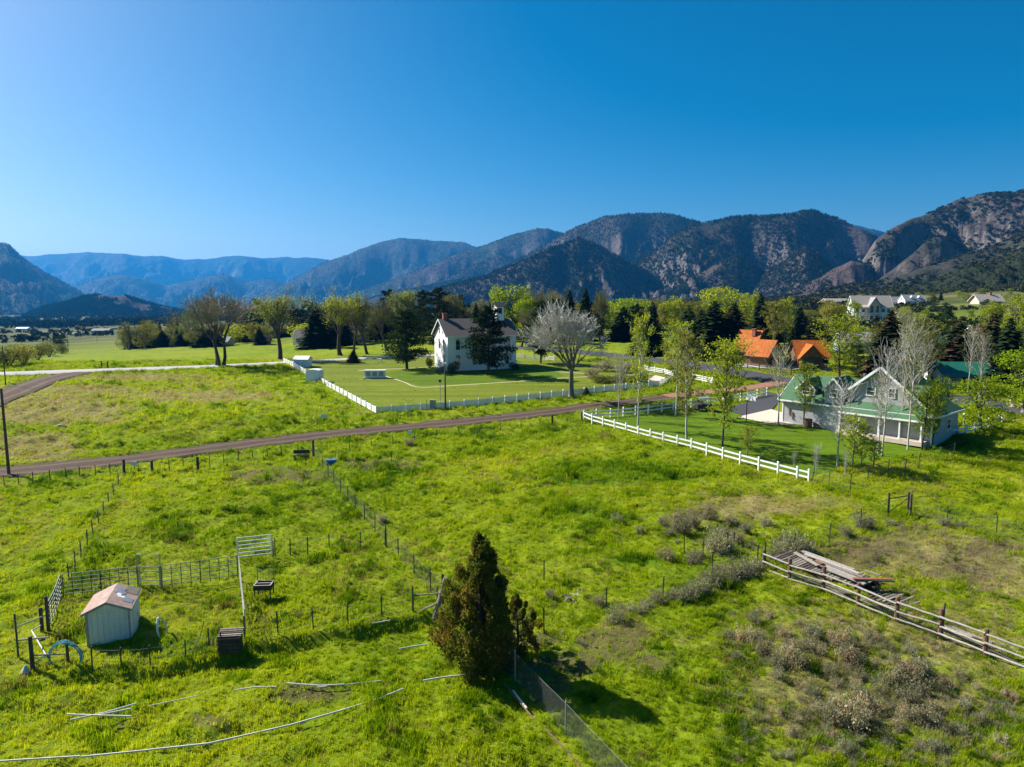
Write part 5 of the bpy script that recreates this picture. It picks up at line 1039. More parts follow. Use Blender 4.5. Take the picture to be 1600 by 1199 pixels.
# ------------------------------------------------------------------ building materials
def lap(name, c1, c2, pitch=.14, axis=2, depth=.5, rough=.6, spec=.3, vertical=False):
    """boards: saw-tooth relief along one object axis"""
    m, t, out = nt(name); p = N(t, 'BsdfPrincipled'); p.inputs['Roughness'].default_value = rough; p.inputs['Specular IOR Level'].default_value = spec
    co = coords(t, 'Object'); sx = N(t, 'SeparateXYZ'); L(t, co, sx.inputs[0])
    f = mth(t, 'FRACT', mth(t, 'DIVIDE', sx.outputs[axis] if axis < 3 else mth(t, 'ADD', sx.outputs[0], sx.outputs[1]), pitch))
    n = nz(t, co, 1.6, 5); c = ramp(t, n, [(.3, c1), (.7, c2)])
    L(t, c, p.inputs['Base Color']); L(t, bump(t, mth(t, 'ADD', f, mth(t, 'MULTIPLY', n, .2)), depth, .03), p.inputs['Normal']); L(t, p.outputs[0], out.inputs[0])
lap('white_siding', (.74, .75, .74), (.82, .82, .80)); lap('grey_siding', (.34, .34, .35), (.42, .42, .42)); lap('shed_siding', (.62, .59, .53), (.72, .69, .62), .30, 3, .6)
lap('green_metal', (.045, .110, .055), (.065, .14, .07), .4, 3, .9, .6, .15); lap('teal_metal', (.012, .11, .07), (.02, .14, .088), .4, 3, .5, .4, .5); lap('orange_metal', (.26, .060, .010), (.44, .135, .025), .5, 3, .9, .7, .1)
lap('log_wall', (.12, .055, .022), (.22, .11, .045), .28, 2, 1.0); lap('tan_siding', (.42, .36, .28), (.52, .46, .37)); lap('blue_siding', (.30, .38, .46), (.38, .46, .53))
surf('white_paint', (.72, .73, .72), (.82, .82, .80), 3, .5, .05, dirt=(.55, .54, .50)); surf('shingle_dark', (.034, .029, .027), (.125, .108, .098), 6, .9, .9, (1, 1, 2)); surf('shingle_grey', (.17, .17, .18), (.28, .28, .29), 4, .9, .5)
surf('shingle_tan', (.30, .25, .21), (.42, .37, .32), 4, .9, .5); surf('brick', (.20, .065, .04), (.34, .13, .085), 8, .9, .5); surf('foundation', (.16, .16, .16), (.27, .27, .26), 4, .9, .4)
surf('dark_trim', (.02, .022, .022), (.045, .048, .05), 3, .6, .1); surf('steel', (.30, .32, .33), (.42, .44, .45), 6, .45, .1, metal=.6); surf('galv', (.24, .25, .22), (.36, .37, .33), 6, .5, .15, metal=.35); surf('white_panel', (.66, .68, .66), (.78, .79, .77), 6, .5, .1)
surf('old_wood', (.12, .10, .08), (.25, .22, .185), 7, .9, .6, (1, 1, 1), rnd=.22); surf('dark_wood', (.035, .027, .022), (.085, .066, .052), 7, .9, .6, (1, 1, .3), rnd=.2); surf('pale_wood', (.24, .215, .18), (.40, .365, .32), 7, .9, .5, rnd=.15)
surf('red_wood', (.15, .055, .03), (.26, .11, .065), 7, .9, .5); surf('rusty', (.10, .05, .03), (.20, .11, .07), 7, .85, .4); surf('plywood_roof', (.25, .15, .12), (.36, .255, .215), 3.5, .9, .5, dirt=(.40, .38, .36))
surf('blue_plastic', (.02, .10, .24), (.03, .14, .32), 3, .5, .1); surf('hose_blue', (.03, .24, .40), (.05, .34, .48), 4, .45, .1); surf('post_steel', (.035, .045, .038), (.075, .085, .075), 5, .6, .1); surf('wire', (.10, .10, .095), (.17, .17, .16), 5, .7, 0, metal=.1, spec=.1)
surf('pvc', (.45, .44, .38), (.62, .61, .55), 4, .5, .1, dirt=(.42, .40, .33)); surf('rubber', (.012, .012, .013), (.03, .03, .03), 5, .8, .2); surf('stone', (.25, .17, .13), (.42, .33, .27), 3, .9, .6); surf('pole_wood', (.075, .05, .036), (.16, .11, .08), 6, .9, .5, (1, 1, .2))
def glass():
    m, t, out = nt('glass'); p = N(t, 'BsdfPrincipled'); p.inputs['Base Color'].default_value = (.02, .026, .032, 1); p.inputs['Roughness'].default_value = .08; p.inputs['Specular IOR Level'].default_value = .7
    n = nz(t, coords(t, 'Object'), 2.0, 2); L(t, bump(t, n, .05, .02), p.inputs['Normal']); L(t, p.outputs[0], out.inputs[0])
glass()

def window(parent, o, ax, nrm, w, h, frame='white_paint', arch=False, name='window', bars=True):
    """frame part with a pane sub-part; o = centre on the wall, ax = unit vector along the wall, nrm = outward"""
    o = Vector(o); ax = Vector(ax).normalized(); nrm = Vector(nrm).normalized(); up = Vector((0, 0, 1)); mb = MB(); f = max(.06, w*.09); d = .07
    def bar(a, b, wd): mb.beam(o+ax*a[0]+up*a[1]+nrm*(d/2+.005), o+ax*b[0]+up*b[1]+nrm*(d/2+.005), wd, d, nrm)
    bar((-w/2, -h/2), (-w/2, h/2), f); bar((w/2, -h/2), (w/2, h/2), f); bar((-w/2-f/2, h/2+.001), (w/2+f/2, h/2+.001), f); bar((-w/2-f, -h/2-f*.4), (w/2+f, -h/2-f*.4), f*1.3)
    if bars: bar((-w/2+f/2, 0), (w/2-f/2, 0), f*.5)
    if arch:
        for k in range(6):
            a0, a1 = pi*k/6, pi*(k+1)/6; bar((w/2*cos(a0), h/2+.22*w*sin(a0)+f*.4), (w/2*cos(a1), h/2+.22*w*sin(a1)+f*.4), f*.8)
    fr = mb.build(name, frame, parent); pm = MB()
    pts = [o+ax*(-w/2)+up*(-h/2)+nrm*.02, o+ax*(w/2)+up*(-h/2)+nrm*.02, o+ax*(w/2)+up*(h/2)+nrm*.02, o+ax*(-w/2)+up*(h/2)+nrm*.02]
    if arch: pts = pts[:3]+[o+ax*(w/2*cos(a))+up*(h/2+.22*w*sin(a))+nrm*.02 for a in (pi*.25, pi*.5, pi*.75)]+pts[3:]
    pm.poly(pts, .03, nrm).build('pane', 'glass', fr); return fr
def gable_walls(w, d, e, r, z0=-.8, axis='x'):
    """closed prism: ridge along x (length w), depth d"""
    V = [(0, 0, z0), (w, 0, z0), (w, d, z0), (0, d, z0), (0, 0, e), (w, 0, e), (w, d, e), (0, d, e), (0, d/2, r), (w, d/2, r)]
    return V, [(0, 1, 5, 4), (2, 3, 7, 6), (1, 2, 6, 9, 5), (3, 0, 4, 8, 7), (4, 5, 9, 8), (6, 7, 8, 9), (3, 2, 1, 0)]
def roof_slabs(mb, w, d, e, r, oh=.4, og=.35, th=.14):
    k = (r-e)/(d/2); ez = e-oh*k
    for s in (0, 1):
        y0, y1 = (-oh, d/2) if s == 0 else (d+oh, d/2); lift = .05
        a, b, c, q = Vector((-og, y0, ez+lift)), Vector((w+og, y0, ez+lift)), Vector((w+og, y1, r+lift)), Vector((-og, y1, r+lift))
        mb.poly([a, b, c, q] if s == 0 else [b, a, q, c], th)
def house(name, p, rz, w, d, e, r, wall, roof, label, wins=(), cat='house', trim='white_paint', chimney=None, oh=.4, og=.35, found=True, group=None, doors=()):
    root = thing(name, p, label, cat, group, rz); V, F = gable_walls(w, d, e, r); MB().add(V, F).build('wall', wall, root)
    mb = MB(); roof_slabs(mb, w, d, e, r, oh, og); ro = mb.build('roof', roof, root)
    fb = MB(); k = (r-e)/(d/2)
    for x in (-og-.02, w+og+.02):   # barge boards
        fb.beam((x, -oh, e-oh*k-.06), (x, d/2, r-.06), .05, .22); fb.beam((x, d+oh, e-oh*k-.06), (x, d/2, r-.06), .05, .22)
    fb.beam((-og, -oh-.03, e-oh*k-.04), (w+og, -oh-.03, e-oh*k-.04), .05, .18); fb.beam((-og, d+oh+.03, e-oh*k-.04), (w+og, d+oh+.03, e-oh*k-.04), .05, .18)
    fb.build('fascia', trim, ro)
    if found: MB().box((w/2, d/2, -.35), (w+.12, d+.12, 1.0)).build('foundation', 'foundation', root)
    faces = {'F': (lambda x: (x, 0), (1, 0, 0), (0, -1, 0)), 'L': (lambda y: (0, y), (0, -1, 0), (-1, 0, 0)), 'R': (lambda y: (w, y), (0, 1, 0), (1, 0, 0)), 'B': (lambda x: (x, d), (-1, 0, 0), (0, 1, 0))}
    for f, a, z, ww, hh, *ar in wins:
        fn, ax, nn = faces[f]; x, y = fn(a); window(root, (x, y, z), ax, nn, ww, hh, trim, bool(ar and ar[0]))
    for f, a, ww, hh, mat in doors:
        fn, ax, nn = faces[f]; x, y = fn(a); dn = Vector(nn); c = Vector((x, y, .2+hh/2))+dn*.03
        do = MB().box(c, (ww if f in 'FB' else .08, .08 if f in 'FB' else ww, hh)).build('door', mat, root)
        MB().box(c+Vector(ax)*(ww*.36)+dn*.06, (.06, .06, .06)).build('handle', 'steel', do)
    if chimney:
        cx, cy, cw, top = chimney; ch = MB().box((cx, cy, (r+top)/2-.6), (cw, cw*.8, top-r+1.2)).box((cx, cy, top-.02), (cw*1.25, cw*1.05, .16)).build('chimney', 'brick', ro)
    return root

# ------------------------------------------------------------------ white chapel
def build_chapel():
    c = G(700, 581.5); rz = math.atan2(.36, .93)     # long wall runs right and away
    root = house('chapel', c, rz, 14.6, 10.2, 7.3, 10.4, 'white_siding', 'shingle_dark', 'white two-storey wooden chapel with dark shingle roof and cupola',
        wins=[('F', 2.1, 5.3, .95, 1.9, 1), ('F', 5.6, 5.3, .95, 1.9, 1), ('F', 9.2, 5.3, .95, 1.9, 1), ('F', 12.8, 5.3, .95, 1.9, 1), ('F', 2.1, 2.2, .95, 1.9, 1), ('F', 5.6, 2.2, .95, 1.9, 1), ('F', 9.2, 2.2, .95, 1.9, 1), ('F', 12.6, 2.2, .95, 1.9, 1),
              ('L', 3.0, 5.3, .85, 1.9, 1), ('L', 6.3, 5.3, .85, 1.9, 1), ('L', 2.6, 2.2, .85, 1.9, 1), ('L', 3.5, 8.0, .6, 1.1), ('L', 5.9, 8.0, .6, 1.1)], cat='chapel', oh=.45, og=.55, doors=[('L', 6.2, 1.2, 2.4, 'blue_siding')])
    # roof kids: brick chimney, cupola
    ro = [o for o in root.children if o.name.startswith('roof')][0]
    MB().box((.9, 5.1, 10.65), (.85, .7, 1.7)).box((.9, 5.1, 11.52), (1.05, .9, .14)).build('chimney', 'brick', ro)
    cu = MB(); cu.box((12.7, 5.1, 11.5), (1.7, 1.7, 3.0)); cu.build('cupola', 'white_siding', root)
    cw = [o for o in root.children if o.name.startswith('cupola')][0]
    rf = MB(); V, F = gable_walls(1.9, 1.9, 0, .75, -.02); rf.add([(x+11.75, y+4.15, z+13.0) for x, y, z in V], F); rf.build('gable', 'white_siding', cw)
    rr = MB(); roof_slabs(rr, 1.9, 1.9, 0, .75, .25, .25, .1); rr.V = [(x+11.75, y+4.15, z+13.04) for x, y, z in rr.V]; rr.build('cupola_roof', 'shingle_dark', cw)
    for x, y, w, h in ((12.7, 4.24, .7, 1.2),): MB().box((x, y, 12.0), (w, .05, h)).build('louver', 'dark_trim', cw)
    MB().box((11.835, 5.1, 12.0), (.05, .7, 1.2)).build('louver', 'dark_trim', cw)
    # eave cornice band under the roof edge
    MB().box((7.3, -.06, 7.05), (14.7, .1, .4)).build('cornice', 'white_paint', root)
    # steps with white rails at the gable door and on the far end
    def steps(x, y, dx, dy, name):
        s = thing_child = MB()
        for k in range(5): s.box((x+dx*(.25+.3*k), y+dy*(.25+.3*k), .55-.14*k-.2), (.3 if dx else 1.6, .3 if dy else 1.6, 1.1-.0))
        st = s.build('stairs', 'foundation', root); r = MB()
        for sd in (-1, 1):
            ox, oy = (0, sd*.8) if dx else (sd*.8, 0)
            for k in (0, 2, 4): r.box((x+dx*(.25+.3*k)+ox, y+dy*(.25+.3*k)+oy, 1.55-.14*k), (.07, .07, 1.0))
            for hh in (1.95, 1.5): r.beam((x+dx*.15+ox, y+dy*.15+oy, hh), (x+dx*1.6+ox, y+dy*1.6+oy, hh-.62), .06, .08)
        r.build('railing', 'white_paint', st)
    steps(0, 3.2, -1, 0, 'a'); steps(14.6, 2.4, 1, 0, 'b')
build_chapel()

# ------------------------------------------------------------------ green roofed house
def build_green_house():
    c = G(1222, 659); u = Vector((.643, -.766, 0)); rz = math.atan2(u.y, u.x)
    root = thing('green_roofed_house', c, 'pale grey house with green metal roofs, dormers and a long porch', 'house', None, rz)
    Wd, Dp, E, Rg = 18.0, 8.4, 3.35, 6.1
    b = MB(); b.box((Wd/2, Dp/2, E/2-.4), (Wd, Dp, E+.8)); b.build('wall', 'grey_siding', root)
    # main roof: gable at the garage end, hip at the far end
    ov = .5; k = (Rg-E)/(Dp/2); ez = E-ov*k+.06; th = .13; m = MB(); hx = Wd-3.6
    m.poly([(-ov, -ov, ez), (Wd+ov, -ov, ez), (hx, Dp/2, Rg+.06), (-ov, Dp/2, Rg+.06)], th); m.poly([(Wd+ov, Dp+ov, ez), (-ov, Dp+ov, ez), (-ov, Dp/2, Rg+.06), (hx, Dp/2, Rg+.06)], th)
    m.poly([(Wd+ov, -ov, ez), (Wd+ov, Dp+ov, ez), (hx, Dp/2, Rg+.06)], th); ro = m.build('roof', 'green_metal', root)
    g = MB(); g.poly([(0, Dp, E-.02), (0, 0, E-.02), (0, Dp/2, Rg-.06)], .06, (-1, 0, 0)); g.build('gable', 'grey_siding', root)
    f = MB(); f.beam((-ov, -ov-.03, ez-.1), (Wd+ov, -ov-.03, ez-.1), .05, .2); f.beam((Wd+ov+.03, -ov, ez-.1), (Wd+ov+.03, Dp+ov, ez-.1), .05, .2)
    f.beam((-ov-.03, -ov, ez-.1), (-ov-.03, Dp/2, Rg-.06), .05, .2); f.beam((-ov-.03, Dp+ov, ez-.1), (-ov-.03, Dp/2, Rg-.06), .05, .2); f.build('fascia', 'white_paint', ro)
    # big cross gable
    x0, x1, ge, gr = 7.0, 17.0, 4.1, 8.25; xm = (x0+x1)/2; q = MB()
    q.add([(x0, .6, 0), (x1, .6, 0), (x1, 7.6, 0), (x0, 7.6, 0), (x0, .6, ge), (x1, .6, ge), (x1, 7.6, ge), (x0, 7.6, ge), (xm, .6, gr), (xm, 7.6, gr)], [(0, 1, 5, 8, 4), (2, 3, 7, 9, 6), (1, 2, 6, 5), (3, 0, 4, 7), (4, 8, 9, 7), (8, 5, 6, 9)])
    q.build('gable', 'grey_siding', root); m = MB(); kk = (gr-ge)/(xm-x0); o2 = .55; lz = .07
    m.poly([(x0-o2, 8.0, ge-o2*kk+lz), (x0-o2, .1, ge-o2*kk+lz), (xm, .1, gr+lz), (xm, 8.0, gr+lz)], .13); m.poly([(x1+o2, .1, ge-o2*kk+lz), (x1+o2, 8.0, ge-o2*kk+lz), (xm, 8.0, gr+lz), (xm, .1, gr+lz)], .13); r2 = m.build('roof', 'green_metal', root)
    f = MB(); f.beam((x0-o2, .06, ge-o2*kk-.06), (xm, .06, gr-.06), .07, .28); f.beam((x1+o2, .06, ge-o2*kk-.06), (xm, .06, gr-.06), .07, .28); f.build('fascia', 'white_paint', r2)
    # tall bay with its own small gable
    def bay(xa, xb, y0, zb, e, r, dep, nm):
        xm = (xa+xb)/2; q = MB(); q.add([(xa, y0, zb), (xb, y0, zb), (xb, y0+dep, zb), (xa, y0+dep, zb), (xa, y0, e), (xb, y0, e), (xb, y0+dep, e), (xa, y0+dep, e), (xm, y0, r), (xm, y0+dep, r)], [(0, 1, 5, 8, 4), (2, 3, 7, 9, 6), (1, 2, 6, 5), (3, 0, 4, 7), (4, 8, 9, 7), (8, 5, 6, 9)])
        d = q.build('dormer', 'grey_siding', root); m = MB(); kk = (r-e)/(xm-xa); o2 = .28; f0 = y0-.3
        m.poly([(xa-o2, y0+dep, e-o2*kk+.06), (xa-o2, f0, e-o2*kk+.06), (xm, f0, r+.06), (xm, y0+dep, r+.06)], .1); m.poly([(xb+o2, f0, e-o2*kk+.06), (xb+o2, y0+dep, e-o2*kk+.06), (xm, y0+dep, r+.06), (xm, f0, r+.06)], .1)
        m.build('dormer_roof', 'green_metal', d); f = MB(); f.beam((xa-o2, f0-.03, e-o2*kk-.05), (xm, f0-.03, r-.05), .05, .18); f.beam((xb+o2, f0-.03, e-o2*kk-.05), (xm, f0-.03, r-.05), .05, .18); f.build('fascia', 'white_paint', d)
        return d
    bay(5.7, 7.9, -.25, -.4, 5.2, 6.5, 4.0, 'a'); d1 = bay(1.7, 3.9, .7, 3.0, 4.9, 6.0, 3.2, 'b'); window(root, (2.8, .66, 4.35), (1, 0, 0), (0, -1, 0), 1.0, .9); window(root, (6.8, -.29, 4.6), (1, 0, 0), (0, -1, 0), .9, 1.0)
    # small gabled dormer on the hip end, facing out
    e = MB(); ex = Wd+.35; e.box((Wd-.4, 2.0, 3.6), (1.5, 1.3, 3.4)); en = e.build('dormer', 'grey_siding', root); t = MB()
    t.poly([(Wd+.7, 1.1, 5.15), (Wd+.7, 2.0, 6.25), (Wd-2.6, 2.0, 6.25), (Wd-2.6, 1.1, 5.15)], .09); t.poly([(Wd+.7, 2.9, 5.15), (Wd-2.6, 2.9, 5.15), (Wd-2.6, 2.0, 6.25), (Wd+.7, 2.0, 6.25)], .09); t.build('dormer_roof', 'green_metal', en)
    MB().poly([(Wd+.36, 1.35, 5.28), (Wd+.36, 2.65, 5.28), (Wd+.36, 2.0, 6.1)], .05, (1, 0, 0)).build('gable', 'white_paint', en)
    # porch along the big gable
    pr = MB(); pr.poly([(7.9, -1.3, 2.55), (17.6, -1.3, 2.55), (17.6, .62, 3.75), (7.9, .62, 3.75)], .12); po = pr.build('porch_roof', 'green_metal', root)
    MB().beam((7.9, -1.34, 2.46), (17.6, -1.34, 2.46), .06, .2).build('fascia', 'white_paint', po)
    MB().box((12.7, -.6, -.1), (9.9, 1.6, .5)).build('porch_floor', 'concrete', root)
    for x in (8.1, 10.4, 12.7, 15.0, 17.3):
        pp = MB().box((x, -1.15, 1.3), (.16, .16, 2.4)).box((x, -1.15, .25), (.24, .24, .3)).box((x, -1.15, 2.38), (.24, .24, .14)).build('porch_post', 'white_paint', root)
    for x, z, w, h in ((9.0, 1.6, 1.3, 1.4), (13.6, 1.6, 1.6, 1.5), (16.0, 1.6, 1.2, 1.4)): window(root, (x, .56, z), (1, 0, 0), (0, -1, 0), w, h)
    for x, z, w, h in ((10.9, 5.2, 1.0, 1.0), (13.3, 5.2, .7, 1.1)): window(root, (x, .56, z), (1, 0, 0), (0, -1, 0), w, h)
    d = MB().box((11.3, .55, 1.3), (1.0, .08, 2.1)).build('door', 'dark_trim', root); MB().box((11.65, .48, 1.2), (.06, .06, .1)).build('handle', 'steel', d)
    window(root, (Wd+.02, 5.2, 1.6), (0, 1, 0), (1, 0, 0), 1.1, 1.2); window(root, (Wd+.36, 2.0, 4.2), (0, 1, 0), (1, 0, 0), .6, 1.0)
    for x, y, h in ((6.3, 3.6, .5), (8.9, 3.2, .9)): MB().tube([(x, y, 5.6), (x, y, 6.0+h)], .07, 8).box((x, y, 6.05+h), (.22, .22, .1)).build('vent_pipe', 'steel', ro)
    # wall crosses / meters by the garage corner
    for x, z in ((1.0, 1.5), (1.45, 1.0)): MB().box((x, -.07, z), (.10, .06, 1.0)).box((x, -.075, z+.15), (.42, .05, .10)).build('wall_ornament', 'rusty', root)
    MB().box((0.02, 0.02, E/2-.3), (.16, .16, E+.6)).build('corner_board', 'white_paint', root); MB().box((Wd-.02, .02, E/2-.3), (.16, .16, E+.6)).build('corner_board', 'white_paint', root)
    return c, u
GH_C, GH_U = build_green_house()

# ------------------------------------------------------------------ the other houses
def build_houses():
    H = house
    # log cabins with orange roofs
    p = AT(1170, 146); r = Vector((.62, -.78)); rz = math.atan2(r.y, r.x)
    H('log_cabin', AT(1146, 151), rz, 4.6, 5.8, 3.2, 7.1, 'log_wall', 'orange_metal', 'tall log cabin with steep orange roof among the spruces', [('R', 2.2, 2.0, 1.2, 1.4), ('R', 5.6, 2.0, 1.2, 1.4), ('R', 4.0, 4.6, 1.2, 1.2), ('F', 3.0, 1.8, 1.2, 1.2)], 'cabin', 'dark_trim', (3.6, 2.0, .8, 7.4), .6, .6)
    H('log_cabin', AT(1171, 146), rz, 3.9, 5.0, 2.7, 5.4, 'log_wall', 'orange_metal', 'lower log cabin wing with orange roof and dark gable', [('R', 1.8, 1.7, 1.1, 1.3), ('R', 4.8, 1.7, 1.1, 1.3), ('R', 3.3, 3.9, 1.0, .9)], 'cabin', 'dark_trim', None, .7, .9)
    cb = H('log_cabin', AT(1246, 141), math.atan2(-.12, .99), 6.0, 6.4, 2.7, 5.6, 'log_wall', 'orange_metal', 'wide log garage cabin with orange roof and front gable', [('F', 5.5, 1.7, 1.0, 1.3)], 'cabin', 'dark_trim', None, .5, .5)
    xa, xb, y0 = .2, 4.3, -1.6; xm = (xa+xb)/2; q = MB(); q.add([(xa, y0, -.5), (xb, y0, -.5), (xb, 1, -.5), (xa, 1, -.5), (xa, y0, 2.6), (xb, y0, 2.6), (xb, 1, 2.6), (xa, 1, 2.6), (xm, y0, 4.9), (xm, 3, 4.9)], [(0, 1, 5, 8, 4), (1, 2, 6, 5), (3, 0, 4, 7), (4, 8, 9, 7), (8, 5, 6, 9)]); fg = q.build('front_gable', 'log_wall', cb)
    m = MB(); m.poly([(xa-.6, 2.4, 2.1), (xa-.6, y0-.6, 2.1), (xm, y0-.6, 5.02), (xm, 3.4, 5.02)], .12); m.poly([(xb+.6, y0-.6, 2.1), (xb+.6, 2.4, 2.1), (xm, 3.4, 5.02), (xm, y0-.6, 5.02)], .12); m.build('gable_roof', 'orange_metal', fg)
    MB().box((xm, y0-.05, 1.2), (3.2, .08, 2.3)).build('garage_door', 'dark_wood', fg); MB().box((5.5, -.1, .4), (1.6, .25, 1.6)).build('stone_base', 'stone', cb); MB().box((.9, -1.72, .4), (.9, .25, 1.4)).build('stone_base', 'stone', cb)
    # cottage with teal green roof and white porch
    ct = H('cottage', AT(1472, 118), math.atan2(-.05, 1), 8.5, 6.0, 2.4, 4.1, 'white_siding', 'teal_metal', 'small white cottage with teal green roof and railed porch', [('F', 1.6, 1.5, 1.1, 1.2), ('F', 6.2, 1.5, 1.1, 1.2), ('L', 3.2, 1.5, 1.0, 1.2)], 'cottage', 'white_paint', None, .5, .5, doors=[('F', 3.8, .9, 2.0, 'dark_trim')])
    m = MB(); m.poly([(-.5, -2.2, 2.0), (9.0, -2.2, 2.0), (9.0, -.3, 2.42), (-.5, -.3, 2.42)], .1); m.build('porch_roof', 'teal_metal', ct)
    for x in (0, 2.8, 5.6, 8.5): MB().box((x, -2.0, .9), (.14, .14, 2.1)).build('porch_post', 'white_paint', ct)
    for x in (0, 2.8, 5.6):
        rr = MB()
        for z in (.35, .75, 1.1): rr.box((x+1.4, -2.0, z), (2.6, .06, .12))
        rr.build('railing', 'white_paint', ct)
    MB().box((4.25, -1.1, -.25), (9.0, 2.3, .5)).build('porch_floor', 'red_wood', ct)
    H('slate_roofed_building', AT(1318, 172), math.atan2(-.1, 1), 12.5, 7.0, 2.8, 5.0, 'blue_siding', 'shingle_grey', 'blue-grey building with slate roof behind the aspens', [('F', 3.4, 1.5, 1.6, 1.3), ('F', 7.4, 1.5, 1.6, 1.3), ('F', 10.4, 1.5, 1.0, 1.3)], 'building', 'white_paint')
    H('teal_roofed_building', AT(1432, 178), math.atan2(-.1, 1), 12.0, 6.0, 2.6, 4.0, 'white_siding', 'teal_metal', 'long low building with teal roof strip behind the junipers', [('F', 3, 1.4, 1.2, 1.2), ('F', 8, 1.4, 1.2, 1.2)], 'building')
    # white mansion on the slope
    mp = AT(1333, 335); mn = H('mansion', mp, math.atan2(-.12, .99), 17.5, 9.0, 6.6, 11.0, 'white_siding', 'shingle_tan', 'white three-storey hillside mansion with glazed gable', [('F', 1.6, 4.6, 1.6, 1.5), ('F', 4.4, 4.6, 1.6, 1.5), ('F', 1.6, 1.4, 1.6, 1.5), ('F', 4.4, 1.4, 1.8, 1.5), ('F', 13.6, 4.6, 1.8, 1.5), ('F', 13.6, 1.4, 1.8, 1.5), ('F', 16, 4.6, 1.2, 1.5)], 'house', 'white_paint', None, .7, .6)
    q = MB(); xa, xb, y0 = 6.2, 11.6, -2.0; xm = (xa+xb)/2; q.add([(xa, y0, -1), (xb, y0, -1), (xb, 2, -1), (xa, 2, -1), (xa, y0, 6.6), (xb, y0, 6.6), (xb, 2, 6.6), (xa, 2, 6.6), (xm, y0, 10.2), (xm, 4.5, 10.2)], [(0, 1, 5, 8, 4), (1, 2, 6, 5), (3, 0, 4, 7), (4, 8, 9, 7), (8, 5, 6, 9)]); gw = q.build('front_gable', 'tan_siding', mn)
    m = MB(); m.poly([(xa-.8, 3.5, 5.7), (xa-.8, y0-.8, 5.7), (xm, y0-.8, 10.4), (xm, 5.0, 10.4)], .2); m.poly([(xb+.8, y0-.8, 5.7), (xb+.8, 3.5, 5.7), (xm, 5.0, 10.4), (xm, y0-.8, 10.4)], .2); m.build('gable_roof', 'shingle_grey', gw)
    mn.scale = (1.0, 1.0, 1.12)
    for x, z, w, h in ((7.6, 5.2, 1.5, 3.0), (10.2, 5.2, 1.5, 3.0), (7.6, 1.5, 1.6, 1.8), (10.2, 1.5, 1.6, 1.8)): window(mn, (x, y0, z), (1, 0, 0), (0, -1, 0), w, h)
    for z in (0.0, 3.2): MB().box((8.7, -3.0, z), (17.8, 2.0, .25)).build('balcony', 'white_paint', mn)
    for x in (0, 6.0, 12.0, 17.4): MB().box((x, -3.7, 1.5), (.35, .35, 3.2)).build('porch_post', 'white_paint', mn)
    m = MB(); m.poly([(-.6, -4.2, 6.0), (5.8, -4.2, 6.0), (5.8, 0, 7.0), (-.6, 0, 7.0)], .2); m.build('porch_roof', 'shingle_tan', mn)
    H('hillside_house', AT(1374, 480), 0, 15, 8, 3.4, 6.6, 'tan_siding', 'shingle_grey', 'pale house with grey roof just behind the mansion', [('F', 4, 1.8, 1.8, 1.4), ('F', 10, 1.8, 1.8, 1.4)])
    h2 = H('hillside_house', AT(1414, 470), 0, 14, 9, 3.6, 7.4, 'white_siding', 'shingle_grey', 'white hillside house with bluish roof and twin dormers', [('F', 3, 1.8, 1.6, 1.4), ('F', 7, 1.8, 1.6, 1.4), ('F', 11, 1.8, 1.6, 1.4), ('L', 4.5, 4.6, 1.4, 1.4)])
    for x in (4.2, 9.2): MB().add(*[[(x+a, b, c) for a, b, c in ((0, 1.0, 4.0), (2, 1.0, 4.0), (2, 1.0, 5.4), (0, 1.0, 5.4), (1, 1.0, 6.6), (1, 4.0, 6.6), (0, 3, 5.4), (2, 3, 5.4))], [(0, 1, 2, 4, 3), (3, 4, 5, 6), (4, 2, 7, 5)]]).build('dormer', 'white_siding', h2)
    H('hilltop_house', AT(1530, 440), 0, 14.5, 9, 2.8, 6.4, 'tan_siding', 'shingle_tan', 'wide low house with pale roof highest on the hillside', [('F', 4, 1.7, 1.8, 1.4), ('F', 9, 1.7, 1.8, 1.4), ('F', 13, 1.7, 1.8, 1.4)], chimney=(9.5, 4.2, 1.1, 7.6), oh=1.2, og=1.2)
    H('hillside_house', AT(1292, 520), .1, 18, 9, 3.0, 5.6, 'log_wall', 'shingle_tan', 'brown long house far up the brushy slope', [('F', 5, 1.6, 2, 1.4), ('F', 12, 1.6, 2, 1.4)])
    H('red_roofed_shed', AT(1526, 205), .1, 6.0, 5.0, 2.6, 4.6, 'tan_siding', 'red_wood', 'small shed with faded red roof on the slope', [('F', 3, 1.4, 1.2, 1.0)], 'shed')
    # across the fields
    H('tan_roofed_house', AT(962, 285), -.12, 13.5, 8, 2.7, 5.0, 'white_siding', 'shingle_tan', 'low house with tan roof below the round green tree', [('F', 3, 1.4, 1.6, 1.2), ('F', 8, 1.4, 1.6, 1.2), ('R', 4, 1.4, 1.4, 1.2)])
    rh = H('ranch_house', AT(458, 228), -.05, 11.0, 7, 2.6, 4.6, 'white_siding', 'shingle_dark', 'low white ranch house with dark roof beyond the road', [('F', 2.0, 1.4, 2.0, 1.2), ('F', 5.0, 1.4, 2.0, 1.2), ('F', 8.6, 1.4, 1.4, 1.2)], chimney=(9.0, 3.4, .8, 5.6))
    MB().box((4.5, -1.6, .1), (6.5, 2.6, .25)).build('deck', 'pale_wood', rh)
    H('farm_house', AT(535, 225), .1, 8.0, 7.0, 3.4, 6.4, 'tan_siding', 'shingle_dark', 'steep-roofed pale house half hidden by the roadside cottonwoods', [('F', 2.0, 1.6, 1.2, 1.4), ('F', 5.8, 1.6, 1.2, 1.4), ('L', 3.5, 4.4, 1.0, 1.2)])
    H('barn', AT(398, 232), .1, 4.4, 4.0, 2.0, 3.4, 'dark_wood', 'shingle_dark', 'small dark wooden barn between the big cottonwoods', [], 'barn', 'pale_wood', found=False)
